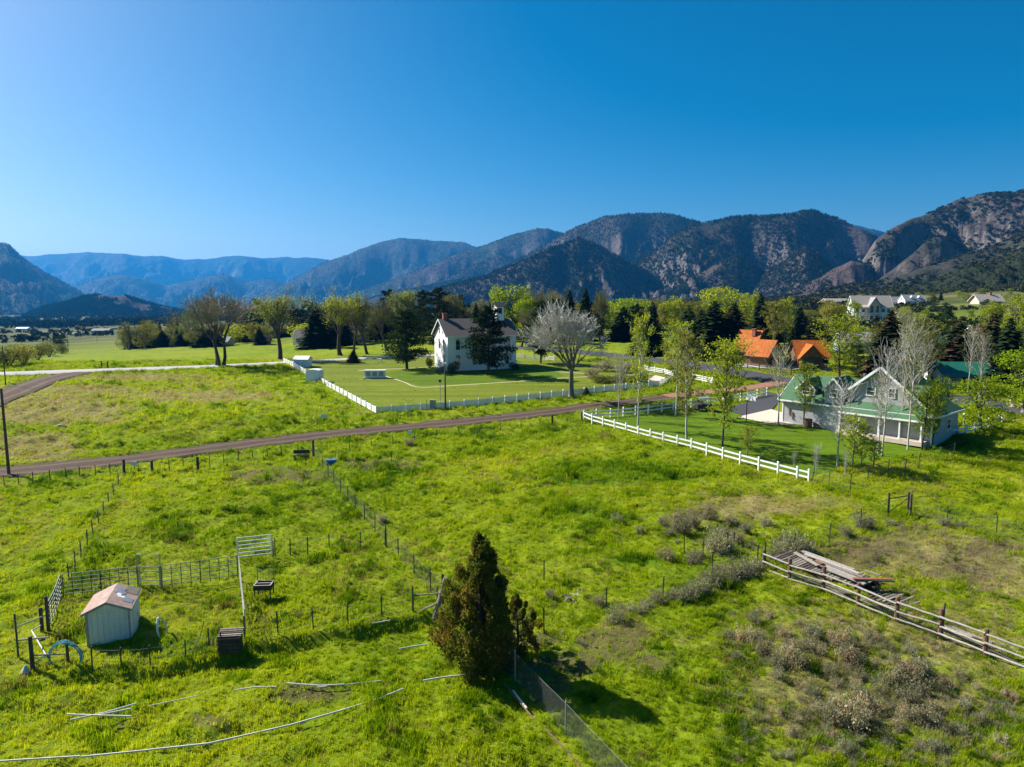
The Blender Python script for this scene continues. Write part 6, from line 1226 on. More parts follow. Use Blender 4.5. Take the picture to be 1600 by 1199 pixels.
    H('low_house', AT(314, 236), 0, 9.0, 6.0, 2.2, 3.6, 'tan_siding', 'shingle_grey', 'low pale-eaved house behind the grey cottonwood', [('F', 3, 1.2, 1.4, 1.0), ('F', 6.5, 1.2, 1.4, 1.0)])
    H('metal_barn', AT(143, 640), 0, 15.5, 9, 3.2, 5.0, 'blue_siding', 'shingle_grey', 'blue-grey metal barn far out on the valley floor', [('F', 4, 1.8, 3, 2.4), ('F', 10, 1.8, 3, 2.4)], 'barn')
    H('farm_shed', AT(113, 600), 0, 7.0, 5, 2.2, 3.2, 'white_siding', 'shingle_grey', 'small white shed beside the far metal barn', [('F', 3.5, 1.2, 2.5, 1.4)], 'shed')
    H('farm_house', AT(190, 560), -.1, 11.0, 7, 2.6, 4.4, 'white_siding', 'shingle_grey', 'white farmhouse beside far dark conifers in the valley', [('F', 3, 1.4, 1.6, 1.2), ('F', 8, 1.4, 1.6, 1.2)])
    H('farm_shed', AT(24, 980), 0, 17, 9, 2.6, 4.2, 'white_siding', 'white_panel', 'long low white barn alone on the far fields', [], 'barn'); H('metal_barn', AT(76, 1250), 0, 20, 14, 4.0, 7.0, 'white_siding', 'white_panel', 'white-roofed barn at the foot of the dark woods', [], 'barn')
    # white sheds on the chapel fence line
    a = G(459, 574.5); H('garden_shed', a, -.05, 3.0, 2.6, 1.7, 2.35, 'white_siding', 'white_panel', 'low white gabled shed on the chapel fence line', [], 'shed', found=False, oh=.12, og=.12, doors=[('F', 1.5, .9, 1.5, 'white_paint')])
    b = G(478, 598.5); sh = thing('garden_shed', b, 'tall white metal shed with rounded roof on the chapel fence line', 'shed', None, -.08); w, d, e = 2.5, 2.2, 2.1; arc = [(w/2+w/2*cos(t), e+.32*sin(t)) for t in np.linspace(0, pi, 9)]
    m = MB(); V = [(x, 0, z) for x, z in [(0, -.4), (w, -.4)]+arc]; n = len(V); V += [(x, d, z) for x, _, z in V]; F = [tuple(range(n)), tuple(range(2*n-1, n-1, -1))]+[(i, (i+1) % n+0, (i+1) % n+n, i+n) for i in range(n)]; F = [F[0], F[1]]+[tuple(reversed(f)) for f in F[2:]]
    m.add(V, F).build('wall', 'white_panel', sh); MB().box((w/2, -.03, .95), (.9, .05, 1.8)).build('door', 'white_paint', sh); MB().box((w*.5, d/2, e+.32), (.1, d+.1, .06)).build('ridge_cap', 'white_paint', sh)
build_houses()
# ------------------------------------------------------------------ fences: every post and rail a part of its fence
_PM = {}
def shared(key, fn):
    if key not in _PM: _PM[key] = fn()
    return _PM[key]
def t_post_mesh(h, mat='post_steel'):
    mb = MB(); mb.box((0, 0, h/2-.15), (.07, .025, h+.3)).box((0, .03, h/2-.15), (.025, .05, h+.3)); return meshdata('post', mb.V, mb.F, mat)
def wood_post_mesh(h, r, mat):
    rng = random.Random(int(h*100+r*1000)); mb = MB(); mb.tube([(0, 0, -.3), (.01, .005, h*.5), (0, .01, h-.03), (0, .01, h)], [r*1.08, r, r*.96, r*.7], 9); return meshdata('post', mb.V, mb.F, mat, smooth=False)
def vinyl_post_mesh(h, w):
    mb = MB(); mb.box((0, 0, h/2-.15), (w, w, h+.3)).box((0, 0, h+.02), (w*1.25, w*1.25, .05)); n = len(mb.V)
    mb.add([(-w*.6, -w*.6, h+.045), (w*.6, -w*.6, h+.045), (w*.6, w*.6, h+.045), (-w*.6, w*.6, h+.045), (0, 0, h+.13)], [(0, 1, 4), (1, 2, 4), (2, 3, 4), (3, 0, 4)]); return meshdata('post', mb.V, mb.F, 'white_paint')
def pts_world(lst): return [G(*p) for p in lst]
def fence_root(name, pts, label, group=None):
    c = pts[0]; return thing(name, c, label, 'fence', group), c
def yaw(a, b): return math.atan2(b.y-a.y, b.x-a.x)
def rail_between(a, b, w, h, mat, root, c, name='rail', sag=0.0, rnd=None):
    mb = MB()
    if rnd is None: mb.beam(a-c, b-c, w, h)
    else:
        n = 5; P = [(a-c).lerp(b-c, i/n)+Vector((rnd.uniform(-.012, .012), rnd.uniform(-.012, .012), rnd.uniform(-.014, .014)-sag*sin(pi*i/n))) for i in range(n+1)]; mb.tube(P, [w*(1.05-.2*i/n) for i in range(n+1)], 7)
    return mb.build(name, mat, root)
def wire_run(pts, hs, r, root, c, mat='wire', name='wire', sag=.04):
    for h in hs:
        P = []
        for a, b in zip(pts[:-1], pts[1:]):
            for k in range(3): P.append(a.lerp(b, k/3)+Vector((0, 0, h-sag*sin(pi*k/3)))-c)
        P.append(pts[-1]+Vector((0, 0, h))-c); MB().tube(P, r, 3, False).build(name, mat, root)
def woven(pts, h, root, c, dx=.30, nh=7, r=.0048, mat='wire', z0=.06):
    """woven stock wire: one part"""
    V = MB()
    for a, b in zip(pts[:-1], pts[1:]):
        d = (b-a); L_ = d.length; n = max(1, int(L_/dx)); s = Vector((d.x, d.y, 0)).normalized()*r
        for i in range(n):
            p = a.lerp(b, i/n)-c; V.add([p+Vector((0, 0, z0))-s, p+Vector((0, 0, z0))+s, p+Vector((0, 0, h))+s, p+Vector((0, 0, h))-s], [(0, 1, 2, 3)])
        for k in range(nh):
            z = z0+(h-z0)*k/(nh-1); up = Vector((0, 0, r)); p, q = a-c+Vector((0, 0, z)), b-c+Vector((0, 0, z)); V.add([p-up, q-up, q+up, p+up], [(0, 1, 2, 3)])
    return V.build('wire_mesh', mat, root)
def chain_link(pts, h, root, c, step=.075, r=.0028, mat='wire'):
    V = MB()
    for a, b in zip(pts[:-1], pts[1:]):
        d = b-a; L_ = d.length; e = d/L_; n = int((L_+h)/step); up = Vector((0, 0, 1))
        for s in (1, -1):
            for i in range(n):
                t0 = i*step-h; t1 = t0+h; z0, z1 = 0.04, h
                if s < 0: t0, t1 = t1, t0
                def cl(t, z, tt, zz):
                    if t < 0: f = (0-t)/(tt-t); return 0, z+(zz-z)*f
                    if t > L_: f = (L_-t)/(tt-t); return L_, z+(zz-z)*f
                    return t, z
                if (t0 < 0 and t1 < 0) or (t0 > L_ and t1 > L_): continue
                ta, za = cl(t0, z0, t1, z1); tb, zb = cl(t1, z1, t0, z0)
                p, q = a+e*ta+up*za-c, a+e*tb+up*zb-c
                w = (q-p).cross(Vector((-e.y, e.x, 0))).normalized()*r; V.add([p-w, q-w, q+w, p+w], [(0, 1, 2, 3)])
    return V.build('chain_mesh', mat, root)
def wire_fence(label, lst, h=1.25, wires=(.35, .7, 1.1), mesh=False, wood=(), r=.007, group=None, name='wire_fence', lean=.04):
    pts = pts_world(lst); root, c = fence_root(name, pts, label, group); rng = random.Random(len(lst))
    for i, p in enumerate(pts):
        if i in wood: me = shared('wp%.2f' % (h*1.15), lambda: wood_post_mesh(h*1.15, .13, 'dark_wood'))
        else: me = shared('tp%.2f' % h, lambda: t_post_mesh(h))
        o = link('post', me, root, p-c, rng.uniform(0, 3)); o.rotation_euler = (rng.uniform(-lean, lean), rng.uniform(-lean, lean), rng.uniform(0, 3))
    if mesh: woven(pts, h*.88, root, c)
    wire_run(pts, wires, r, root, c); return root
def vinyl_fence(label, lst, h=1.15, rails=(.45, .95), name='rail_fence'):
    pts = pts_world(lst); root, c = fence_root(name, pts, label)
    me = shared('vp', lambda: vinyl_post_mesh(h, .15))
    for i, p in enumerate(pts): link('post', me, root, p-c, yaw(pts[max(0, i-1)], pts[min(len(pts)-1, i+1)]))
    for a, b in zip(pts[:-1], pts[1:]):
        for z in rails: rail_between(a+Vector((0, 0, z)), b+Vector((0, 0, z)), .05, .17, 'white_paint', root, c)
    return root
def picket_fence(label, lst, bay=2.3, h=1.05, name='picket_fence'):
    pts = pts_world(lst); root, c = fence_root(name, pts, label); me = shared('vp2', lambda: vinyl_post_mesh(h+.08, .13))
    P = []
    for a, b in zip(pts[:-1], pts[1:]):
        n = max(1, round((b-a).length/bay)); P += [a.lerp(b, i/n) for i in range(n)]
    P.append(pts[-1]); P = [onz(p.x, p.y) for p in P]
    for i, p in enumerate(P): link('post', me, root, p-c, yaw(P[max(0, i-1)], P[min(len(P)-1, i+1)]))
    for a, b in zip(P[:-1], P[1:]):
        d = b-a; mb = MB(); n = int(d.length/.135)
        for z in (.22, .86): mb.beam(Vector((0, 0, z)), d+Vector((0, 0, z)), .035, .09)
        s = Vector((d.x, d.y, 0)).normalized()
        for k in range(1, n):
            q = d*(k/n); hw = s*.06; t = Vector((-s.y, s.x, 0))*.03; z0, z1 = .08, h-.06
            mb.add([q-hw+t+Vector((0, 0, z0)), q+hw+t+Vector((0, 0, z0)), q+hw+t+Vector((0, 0, z1)), q+t+Vector((0, 0, h)), q-hw+t+Vector((0, 0, z1))], [(0, 1, 2, 3, 4)])
        mb.build('picket_panel', 'white_paint', root, a-c)
    return root
def build_fences():
    picket_fence('white picket fence along the field side of the chapel lawn', ((443,566.5),(478,586),(588,647.5)))
    picket_fence('white picket fence along the lane in front of the chapel', ((589.5,647.5),(680,641),(770,632.5),(880,620.5),(960,611.5),(1031,604)))
    vinyl_fence('white rail fence curving round the chapel corner by the road', ((1008,580),(1023,582.5),(1039,585.5),(1052,589),(1046,596),(1034,603)), 1.2, (.3, .62, .95))
    vinyl_fence('short white rail fence at the bend of the paved road', ((1083,594),(1098,597),(1113,600.5)), 1.3, (.3, .65, 1.0))
    vinyl_fence('white rail fence behind the chapel near its side stairs', ((802,560),(818,561),(834,562),(850,563),(866,564.5)), 1.2, (.3, .62, .95))
    vinyl_fence('long white two-rail fence between the pasture and the lawn', ((912,656),(925,661.5),(942,666.5),(960,671.5),(978,676.5),(997,682),(1016,687),(1036,692),(1058,697.5),(1080,703),(1104,710),(1129,717.5),(1156,725),(1185,733),(1215,741),(1245,749),(1263,753.5)))
    vinyl_fence('white two-rail fence along the lane side of the lawn', ((913,655.5),(932,653.5),(954,652.5),(974,650.5),(993,648.5),(1013,646.5),(1034,643.5),(1052,641),(1080,637),(1105,633),(1130,629.5),(1157,626),(1183,621),(1198,618)))
    vinyl_fence('white two-rail fence past the end wall of the house', ((1455,694),(1468,690.5),(1482,686.5),(1496,683),(1509,680),(1522,676.5),(1544,668.5),(1565,660)))
    # dark wooden rail fence by the cabins
    pts = pts_world(((1150,573),(1168,575.5),(1186,578.5),(1204,581),(1220,583.5),(1236,586),(1252,584),(1270,582),(1290,580.5),(1312,579.5))); root, c = fence_root('rail_fence', pts, 'dark wooden rail fence in front of the log cabins')
    for p in pts: link('post', shared('dp', lambda: wood_post_mesh(1.35, .10, 'dark_wood')), root, p-c)
    for a, b in zip(pts[:-1], pts[1:]):
        for z in (.4, .8, 1.2): rail_between(a+Vector((0, 0, z)), b+Vector((0, 0, z)), .06, .14, 'dark_wood', root, c)
    # stock fences
    wire_fence('steel post wire fence along the near side of the dirt lane', ((-20,766),(7,762),(30,759),(52,756),(78,752),(104,749),(125,747),(150,744),(172,742),(194,739),(216,738),(238,740),(265,736),(287,733),(309,734),(328,730),(350,726),(373,722),(395,719),(418,716),(440,713),(465,711),(490,709),(511,706.5),(546,703.5),(581,700),(614,695.5),(648,690),(682,686),(717,682),(750,678.5),(782,674),(814,670.5),(844,667),(863,664.5),(886,662),(909,659)), 1.15, (.3, .6, .95), False, (11, 14, 22, 34, 36))
    wire_fence('woven wire stock fence dividing the two green pastures', ((490,711),(505,736),(513,746),(522,758),(532,771),(544,784),(556,799),(570,814),(586,831),(604,851),(623,874),(647,900),(673,924),(693,944)), 1.45, (.5, 1.38), True, (0,))
    wire_fence('woven wire fence running from the lane down to the corral', ((194,741),(186,760),(178,777),(170,792),(162,807),(154,822),(146,838),(137,855),(127,873),(118,891),(108,911)), 1.3, (.5, 1.2), True, (0,))
    wire_fence('short wire fence from the white gate to the middle fence', ((427,869),(454,866),(481,863),(515,858),(563,855),(602,851)), 1.15, (.4, .8, 1.05))
    wire_fence('wire cross fence from the crate to the juniper corner', ((382,1003),(435,993),(490,987),(544,981),(596,969),(645,959),(684,954)), 1.45, (.45, .9, 1.35), True)
    wire_fence('wire fence buried in the sagebrush line', ((850,990),(947,954),(1035,937),(1113,900),(1183,884)), 1.5, (.4, .8, 1.25))
    wire_fence('old wire fence posts above the sagebrush line', ((1069,867),(1098,873),(1119,846),(1147,858),(1183,882)), 1.35, (.5, 1.1))
    wire_fence('wire fence behind the lumber up to the braced corner', ((1195,884),(1240,868),(1295,852),(1345,828),(1386,808)), 1.7, (.4, .8, 1.2, 1.55), True)
    wire_fence('wire fence from the braced corner out along the green field', ((1422,806),(1480,822),(1557,839),(1640,860)), 1.7, (.4, .8, 1.2, 1.55), True)
    wire_fence('wire fence from the white rail end to the aspens', ((1268,755),(1295,762),(1329,768),(1356,752),(1387,744),(1412,744),(1435,733),(1490,716)), 1.7, (.4, .8, 1.2, 1.55), True, lean=.12)
    wire_fence('low woven wire fence in front of the storage shed', ((108,1037),(145,1044),(190,1045),(236,1042),(290,1032),(345,1020)), 1.15, (.5, 1.0), True)
    # braced corner by the lumber field
    pts = pts_world(((1387,807),(1418,800),(1422,807))); root, c = fence_root('brace_frame', pts, 'wooden H-shaped corner brace of the wire fence'); root['category'] = 'fence brace'
    for p, h in zip(pts, (2.0, 1.7, 1.9)): link('post', wood_post_mesh(h, .09, 'dark_wood'), root, p-c)
    rail_between(pts[0]+Vector((0, 0, 1.5)), pts[1]+Vector((0, 0, 1.4)), .05, .05, 'dark_wood', root, c, rnd=random.Random(1)); rail_between(pts[0]+Vector((0, 0, .3)), pts[1]+Vector((0, 0, 1.2)), .04, .04, 'dark_wood', root, c, 'brace', rnd=random.Random(2))
    # leaning brace at the juniper corner
    pts = pts_world(((645,958),(680,962),(692,944))); root, c = fence_root('brace_frame', pts, 'weathered corner brace with leaning post beside the juniper'); root['category'] = 'fence brace'
    link('post', wood_post_mesh(1.6, .06, 'post_steel'), root, pts[0]-c); o = link('post', wood_post_mesh(2.3, .16, 'old_wood'), root, pts[1]-c); o.rotation_euler = (-.1, .28, 0); link('post', wood_post_mesh(1.9, .08, 'dark_wood'), root, pts[2]-c)
    rail_between(pts[0]+Vector((0, 0, 1.1)), pts[1]+Vector((.25, 0, 1.35)), .05, .05, 'old_wood', root, c, rnd=random.Random(3)); rail_between(pts[0]+Vector((.4, 0, .1)), pts[1]+Vector((.1, 0, .75)), .06, .06, 'old_wood', root, c, 'brace', rnd=random.Random(4))
    # chain link running toward the camera
    pts = pts_world(((770,1028),(805,1066),(884,1150),(985,1262))); root, c = fence_root('chain_link_fence', pts, 'galvanized chain link fence running past the juniper'); 
    for p in pts:
        mb = MB().tube([(0, 0, -.3), (0, 0, 1.62)], .035, 8).tube([(0, 0, 1.62), (0, 0, 1.68)], [.045, .01], 8); link('post', meshdata('post', mb.V, mb.F, 'galv', smooth=False), root, p-c)
    chain_link(pts, 1.5, root, c); wire_run(pts, (1.5, .05), .009, root, c, 'wire', 'tension_wire', .02)
    # weathered wooden rail fence
    pts = pts_world(((1193,894),(1233,911),(1286,927),(1340,949),(1400,975),(1468,998),(1538,1026),(1616,1056),(1700,1088))); root, c = fence_root('rail_fence', pts, 'weathered grey three-rail pole fence beside the lumber'); rng = random.Random(8)
    for i, p in enumerate(pts): link('post', wood_post_mesh(1.55+.1*(i % 3), .12, 'dark_wood' if i == 0 else 'rusty'), root, p-c, i*.7)
    for i, (a, b) in enumerate(zip(pts[:-1], pts[1:])):
        n = Vector(((b-a).y, -(b-a).x, 0)).normalized()*.14
        if n.y > 0: n = -n
        for z in (.32, .80, 1.28): rail_between(a+n+Vector((0, 0, z+rng.uniform(-.06, .06))), b+n+Vector((0, 0, z+rng.uniform(-.06, .06))), .062, .062, 'pale_wood', root, c, rnd=rng)
        if i in (1, 2, 3, 4, 5, 6): rail_between(a+n*.1+Vector((0, 0, .55)), b-n+Vector((0, 0, .15+.3*(i % 2))), .06, .06, 'old_wood', root, c, rnd=rng)
    link('post', shared('tp1.9', lambda: t_post_mesh(2.1)), root, pts[0].lerp(pts[1], .03)-c); link('post', shared('tp1.9', None), root, pts[5].lerp(pts[6], .06)-c)
build_fences()
# ------------------------------------------------------------------ corral, shed and things in the pasture
def corral_panel(a, b, label, h=1.55, rails=6, ups=3, mat='galv', upm='post_steel', group='corral panels'):
    root = thing('corral_panel', a, label, 'corral panel', group); d = b-a
    for k in range(rails):
        z = .28+(h-.28)*k/(rails-1); MB().tube([Vector((0, 0, z)), d+Vector((0, 0, z))], .024, 6).build('rail', mat, root)
    for k in range(ups+2):
        q = d*(k/(ups+1)); MB().tube([q+Vector((0, 0, .02)), q+Vector((0, 0, h+.02))], .03 if k in (0, ups+1) else .022, 6).build('upright', upm, root)
    return root
def build_farm():
    # garden shed
    a = G(137, 1011); b = G(206, 1001); w = (b-a).length; rz = yaw(a, b); dep = 2.3; root = thing('storage_shed', a, 'beige storage shed with faded reddish patched roof in the corral', 'shed', None, rz)
    e, r = 1.95, 2.42; V = [(0, 0, -.3), (w, 0, -.3), (w, dep, -.3), (0, dep, -.3), (0, 0, e), (w, 0, e), (w, dep, e), (0, dep, e), (w/2, 0, r), (w/2, dep, r)]
    MB().add(V, [(0, 1, 5, 8, 4), (2, 3, 7, 9, 6), (1, 2, 6, 5), (3, 0, 4, 7), (3, 2, 1, 0)]).build('wall', 'shed_siding', root)
    k = (r-e)/(w/2); o = .16; m = MB()
    m.poly([(-o, dep+.15, e-o*k+.05), (-o, -.18, e-o*k+.05), (w/2, -.18, r+.05), (w/2, dep+.15, r+.05)], .06); m.poly([(w+o, -.18, e-o*k+.05), (w+o, dep+.15, e-o*k+.05), (w/2, dep+.15, r+.05), (w/2, -.18, r+.05)], .06); ro = m.build('roof', 'plywood_roof', root)
    def on_roof(x, y): return Vector((x, y, r+.056-(x-w/2)*k))
    for x0, x1, y0, y1, mt in ((w*.58, w*.80, 1.2, 1.9, 'steel'), (w*.80, w*1.02, .4, .9, 'steel'), (w*.74, w*1.04, 1.5, 2.4, 'old_wood'), (w*.62, w*.72, .9, 1.5, 'white_paint'), (w*.66, w*.82, .75, .95, 'white_paint')):
        MB().poly([on_roof(x0, y0), on_roof(x1, y0), on_roof(x1, y1), on_roof(x0, y1)], -.012).build('roof_patch', mt, ro)
    t = MB()
    for x in (.04, w-.04): t.box((x, -.03, e/2-.1), (.1, .05, e))
    t.beam((-o, -.21, e-o*k-.02), (w/2, -.21, r-.02), .04, .13); t.beam((w+o, -.21, e-o*k-.02), (w/2, -.21, r-.02), .04, .13); t.build('trim', 'pale_wood', root)
    bt = MB()
    for i in range(1, 8): bt.box((w*i/8, -.012, e/2-.1), (.035, .03, e-.1))
    bt.build('batten', 'shed_siding', root)
    v = MB().box((w/2, -.03, 2.12), (.36, .04, .24)).build('vent', 'white_paint', root); MB().box((w/2, -.055, 2.12), (.04, .02, .22)).build('slat', 'shed_siding', v)
    d = MB().box((w+.02, dep*.45, .85), (.05, 1.0, 1.6)).build('door', 'shed_siding', root); MB().box((w+.06, dep*.62, .9), (.05, .04, .14)).build('handle', 'steel', d)
    # corral panels
    C0 = G(100, 935); g1 = G(216, 922); g2_ = G(254, 921); C1 = G(372, 904); m1 = C0.lerp(g1, .5); L1 = G(76, 986); lm = C0.lerp(L1, .5)
    cp = corral_panel
    cp(C0, m1, 'galvanized six-rail corral panel at the back corner behind the shed'); cp(m1, g1, 'galvanized corral panel between the shed and the walk-through gate'); cp(g2_, g2_.lerp(C1, .5), 'galvanized corral panel just past the walk-through gate'); cp(g2_.lerp(C1, .5), C1, 'galvanized corral panel ending at the white gate')
    cp(C0+Vector((-.1, -.05, 0)), lm, 'corral panel on the side run, upper one, behind the shed'); cp(lm, L1, 'corral panel on the side run, lower one, by the tall posts')
    e1 = C1+Vector((.15, -.1, 0)); e2 = G(384, 994); mid = e1.lerp(e2, .5); cp(e1, mid, 'corral panel seen edge-on below the white gate', upm='galv'); cp(mid, e2, 'corral panel seen edge-on above the wooden crate', upm='galv')
    # walk-through gate with an arch
    gt = thing('walk_through_gate', g1, 'tall arched walk-through gate in the corral panels', 'gate'); d = g2_-g1
    MB().tube([(.08, 0, 0), (.08, 0, 2.35), d*.95+Vector((0, 0, 2.35)), d*.95], .035, 6).build('frame', 'galv', gt)
    for kk in range(5): MB().tube([d*.1+Vector((0, .02, .3+.3*kk)), d*.9+Vector((0, .02, .3+.3*kk))], .026, 6).build('rail', 'galv', gt)
    for f in (.1, .9): MB().tube([d*f+Vector((0, .02, .25)), d*f+Vector((0, .02, 1.55))], .028, 6).build('upright', 'galv', gt)
    # white farm gate
    a = G(372, 878); b = G(425, 872); gt = thing('farm_gate', a, 'bright white tubular farm gate standing open above the feeder', 'gate'); d = b-a
    for kk in range(6): MB().tube([Vector((0, 0, .35+.27*kk)), d+Vector((0, 0, .35+.27*kk))], .036, 6).build('rail', 'white_panel', gt)
    for f in (0, 1): MB().tube([d*f+Vector((0, 0, 0 if f == 0 else .25)), d*f+Vector((0, 0, 1.72))], .045, 6).build('upright', 'white_panel', gt)
    MB().tube([d*.5+Vector((0, .03, .35)), d*.5+Vector((0, .03, 1.7))], .02, 5).build('stay', 'galv', gt)
    # hay feeder
    p = G(413, 930); f = thing('hay_feeder', p, 'dark two-bin hay feeder on legs with a rod rack', 'feeder', None, .05); w, dd = 1.0, .75
    m = MB()
    for y in (-dd/2, 0, dd/2): m.box((0, y, .62), (w, .05, .30))
    for x in (-w/2, w/2): m.box((x, 0, .62), (.05, dd+.05, .30))
    m.build('bin', 'dark_wood', f); MB().box((0, 0, .49), (w-.06, dd-.06, .03)).build('bin_floor', 'dark_trim', f)
    rim = MB()
    for y in (-dd/2, 0, dd/2): rim.box((0, y, .785), (w+.04, .07, .03))
    for x in (-w/2, w/2): rim.box((x, 0, .7851), (.07, dd-.08, .03))
    rim.build('rim', 'pale_wood', f)
    for x in (-w/2+.03, w/2-.03):
        for y in (-dd/2+.03, dd/2-.03): MB().box((x, y, .22), (.06, .06, .55)).build('leg', 'dark_wood', f)
    for i in range(7): MB().tube([(-w/2+w*i/6, dd/2+.04, .75), (-w/2+w*i/6-.05, dd/2+.22, 1.65 if i in (0, 6) else 1.5)], .014 if i not in (0, 6) else .03, 5).build('rod', 'galv', f)
    # slatted crate
    p = G(361, 1016); c = thing('wooden_crate', p, 'dark weathered slatted crate with sloping grey top', 'crate', None, .12); w, dd, h = 1.15, .7, .78
    MB().box((0, 0, h/2-.05), (w-.08, dd-.06, h)).build('body', 'dark_wood', c)
    for i in range(6): MB().beam((-w/2-.03, -dd/2-.1+(dd+.2)*(i+.5)/6, h+.06+.035*i), (w/2+.03, -dd/2-.1+(dd+.2)*(i+.5)/6, h+.07+.035*i), (dd+.2)/6-.015, .045).build('plank', 'dark_wood' if i % 3 == 0 else 'old_wood', c)
    for i in range(5): MB().box((0, -dd/2+.005, .12+.19*i), (w, .04, .15)).build('plank', 'dark_wood', c)
    # bent white pipe, thin curved pole, lone posts
    q = G(251, 1000); R_ = thing('bent_pipe', q, 'thick white pipe bent over into the grass beside the shed', 'pipe'); MB().tube([(.12, .5, .0), (.1, .4, .7), (.02, .2, 1.15), (-.05, 0, 1.28)], .05, 8).build('pipe', 'pvc', R_); MB().tube([(-.05, 0, 1.28), (-.08, -.1, 1.0), (-.06, -.16, .6), (.05, -.2, .25), (.22, -.25, -.02)], [.075, .075, .05, .035, .03], 8).build('pipe_end', 'white_paint', R_)
    a = G(292, 1028); b = G(321, 1012); tag(MB().tube([a, a.lerp(b, .35)+Vector((0, 0, .25)), a.lerp(b, .75)+Vector((0, 0, .75)), b+Vector((0, 0, 1.5))], .022, 6).build('bent_rod', 'post_steel'), 'thin dark rod bowed over in the grass inside the corral', 'rod')
    for px, py, h, lab in ((327, 1013, 1.15, 'lone steel post beside the bowed rod'), (850, 905, 1.3, 'lone steel post in the lot above the juniper'), (612, 724, 1.3, 'lone steel post in the lot near the dark soil patch'), (430, 866, 1.2, 'steel post holding the outer end of the white gate')):
        tag(link('steel_post', shared('tp%.2f' % h, lambda: t_post_mesh(h)), None, G(px, py)), lab, 'post')
    # gate posts of the small yard
    def pole(px, py, h, r, lab, mat='dark_wood', tilt=(0, 0)):
        o = link('gate_post', wood_post_mesh(h, r, mat), None, G(px, py)); o.rotation_euler = (tilt[0], tilt[1], 0); return tag(o, lab, 'post')
    A = G(29, 1032); B = G(76, 988); Cc = G(51, 1046); Hp = G(106, 1036)
    fr = thing('yard_gate_frame', A, 'tall dark pipe frame of the yard entrance beside the corral', 'gate frame')
    for p, h, r_, mt in ((A, 2.55, .05, 'post_steel'), (B, 2.1, .09, 'dark_wood'), (B+Vector((-.25, -.15, 0)), 1.5, .10, 'dark_wood'), (Cc, 1.75, .10, 'dark_wood')): link('post', wood_post_mesh(h, r_, mt), fr, p-A)
    MB().tube([Vector((0, 0, 1.8)), B-A+Vector((-.1, 0, 1.0))], .035, 6).build('rail', 'galv', fr); MB().tube([Vector((-.1, .2, 1.0)), Cc-A+Vector((.3, .9, 1.25))], .05, 6).build('rail', 'pale_wood', fr); MB().tube([Cc-A+Vector((0, 0, .75)), Hp-A+Vector((0, 0, .5))], .04, 6).build('rail', 'pale_wood', fr)
    tag(MB().tube([B+Vector((-.2, -.3, .55)), B+Vector((-.35, -.8, .5)), Cc+Vector((.35, .55, .45)), Cc+Vector((.1, .1, .5))], .035, 6).build('curved_pipe', 'pvc'), 'curved pale pipe strung between two yard posts', 'pipe')
    hp = link('hose_post', wood_post_mesh(1.25, .07, 'rusty'), None, Hp); tag(hp, 'short rusty post that the blue hose hangs on', 'post')
    hose = thing('garden_hose', Hp+Vector((0, -.12, .42)), 'coiled blue garden hose hanging on the short post', 'hose')
    for i, (rr, dy) in enumerate(((.82, 0), (.78, -.05), (.85, .04), (.80, -.09))):
        P = [Vector((cos(t)*rr, dy+.04*sin(3*t+i), sin(t)*rr*.98-.06+.03*i)) for t in np.linspace(0, 2*pi, 41)]; MB().tube(P, .024, 6, False).build('coil', 'hose_blue', hose)
    tag(MB().tube([Cc+Vector((-.2, -.25, -.02)), Cc+Vector((-.18, -.22, .35))], [.24, .03], 10).build('feed_cone', 'pvc'), 'small pale green-white cone lying against a yard post', 'cone')
    # old pvc pipes in the grass
    def pipe(lst, r, mat, lab, name='pvc_pipe', dz=.18, cat='pipe', grp='loose pipes in the grass'):
        P = []
        for u, v in zip(lst[:-1], lst[1:]):
            a, b = G(*u), G(*v); n = max(2, int((b-a).length/1.0)); P += [onz(*(a.lerp(b, i/n))[:2], dz) for i in range(n)]
        P.append(onz(*G(*lst[-1])[:2], dz)); tag(MB().tube(P, r*.7, 6).build(name, mat), lab, cat, grp)
    pipe(((-20,1197),(76,1191),(126,1188)), .05, 'pvc', 'white pipe end at the bottom corner of the pasture'); pipe(((128,1189),(226,1179),(326,1168),(393,1153),(457,1138),(540,1114),(590,1098),(630,1082)), .055, 'pvc', 'very long white pipe curving across the near pasture')
    pipe(((105,1122),(160,1124),(206,1125)), .05, 'pvc', 'straight white pipe at the bottom of the small pipe heap'); pipe(((110,1131),(165,1119),(213,1105)), .045, 'pvc', 'slanted white pipe across the small pipe heap'); pipe(((150,1124),(206,1113)), .045, 'pvc', 'short white pipe on top of the small pipe heap'); pipe(((232,1109),(270,1101),(312,1092)), .03, 'pvc', 'thin white pipe half sunk beside the small pipe heap')
    pipe(((367,1084),(400,1079),(432,1079)), .045, 'pvc', 'short white pipe at the edge of the bare soil'); pipe(((448,1073),(500,1077),(538,1075)), .05, 'pvc', 'white pipe lying over the bare soil patch'); pipe(((541,1075),(570,1072),(596,1069)), .03, 'pvc', 'thin white pipe continuing past the bare soil patch'); pipe(((495,1080),(510,1078)), .04, 'pvc', 'broken stub of white pipe below the bare soil')
    pipe(((624,1019),(645,1015),(668,1012)), .05, 'pvc', 'short white pipe in the grass above, near the juniper'); pipe(((684,1011),(702,1008)), .05, 'pvc', 'stub of white pipe touching the juniper branches'); pipe(((661,1069),(690,1064),(718,1061),(756,1056)), .055, 'pvc', 'white pipe running under the juniper'); pipe(((582,979),(610,974)), .05, 'pvc', 'white pipe hidden along the cross fence')
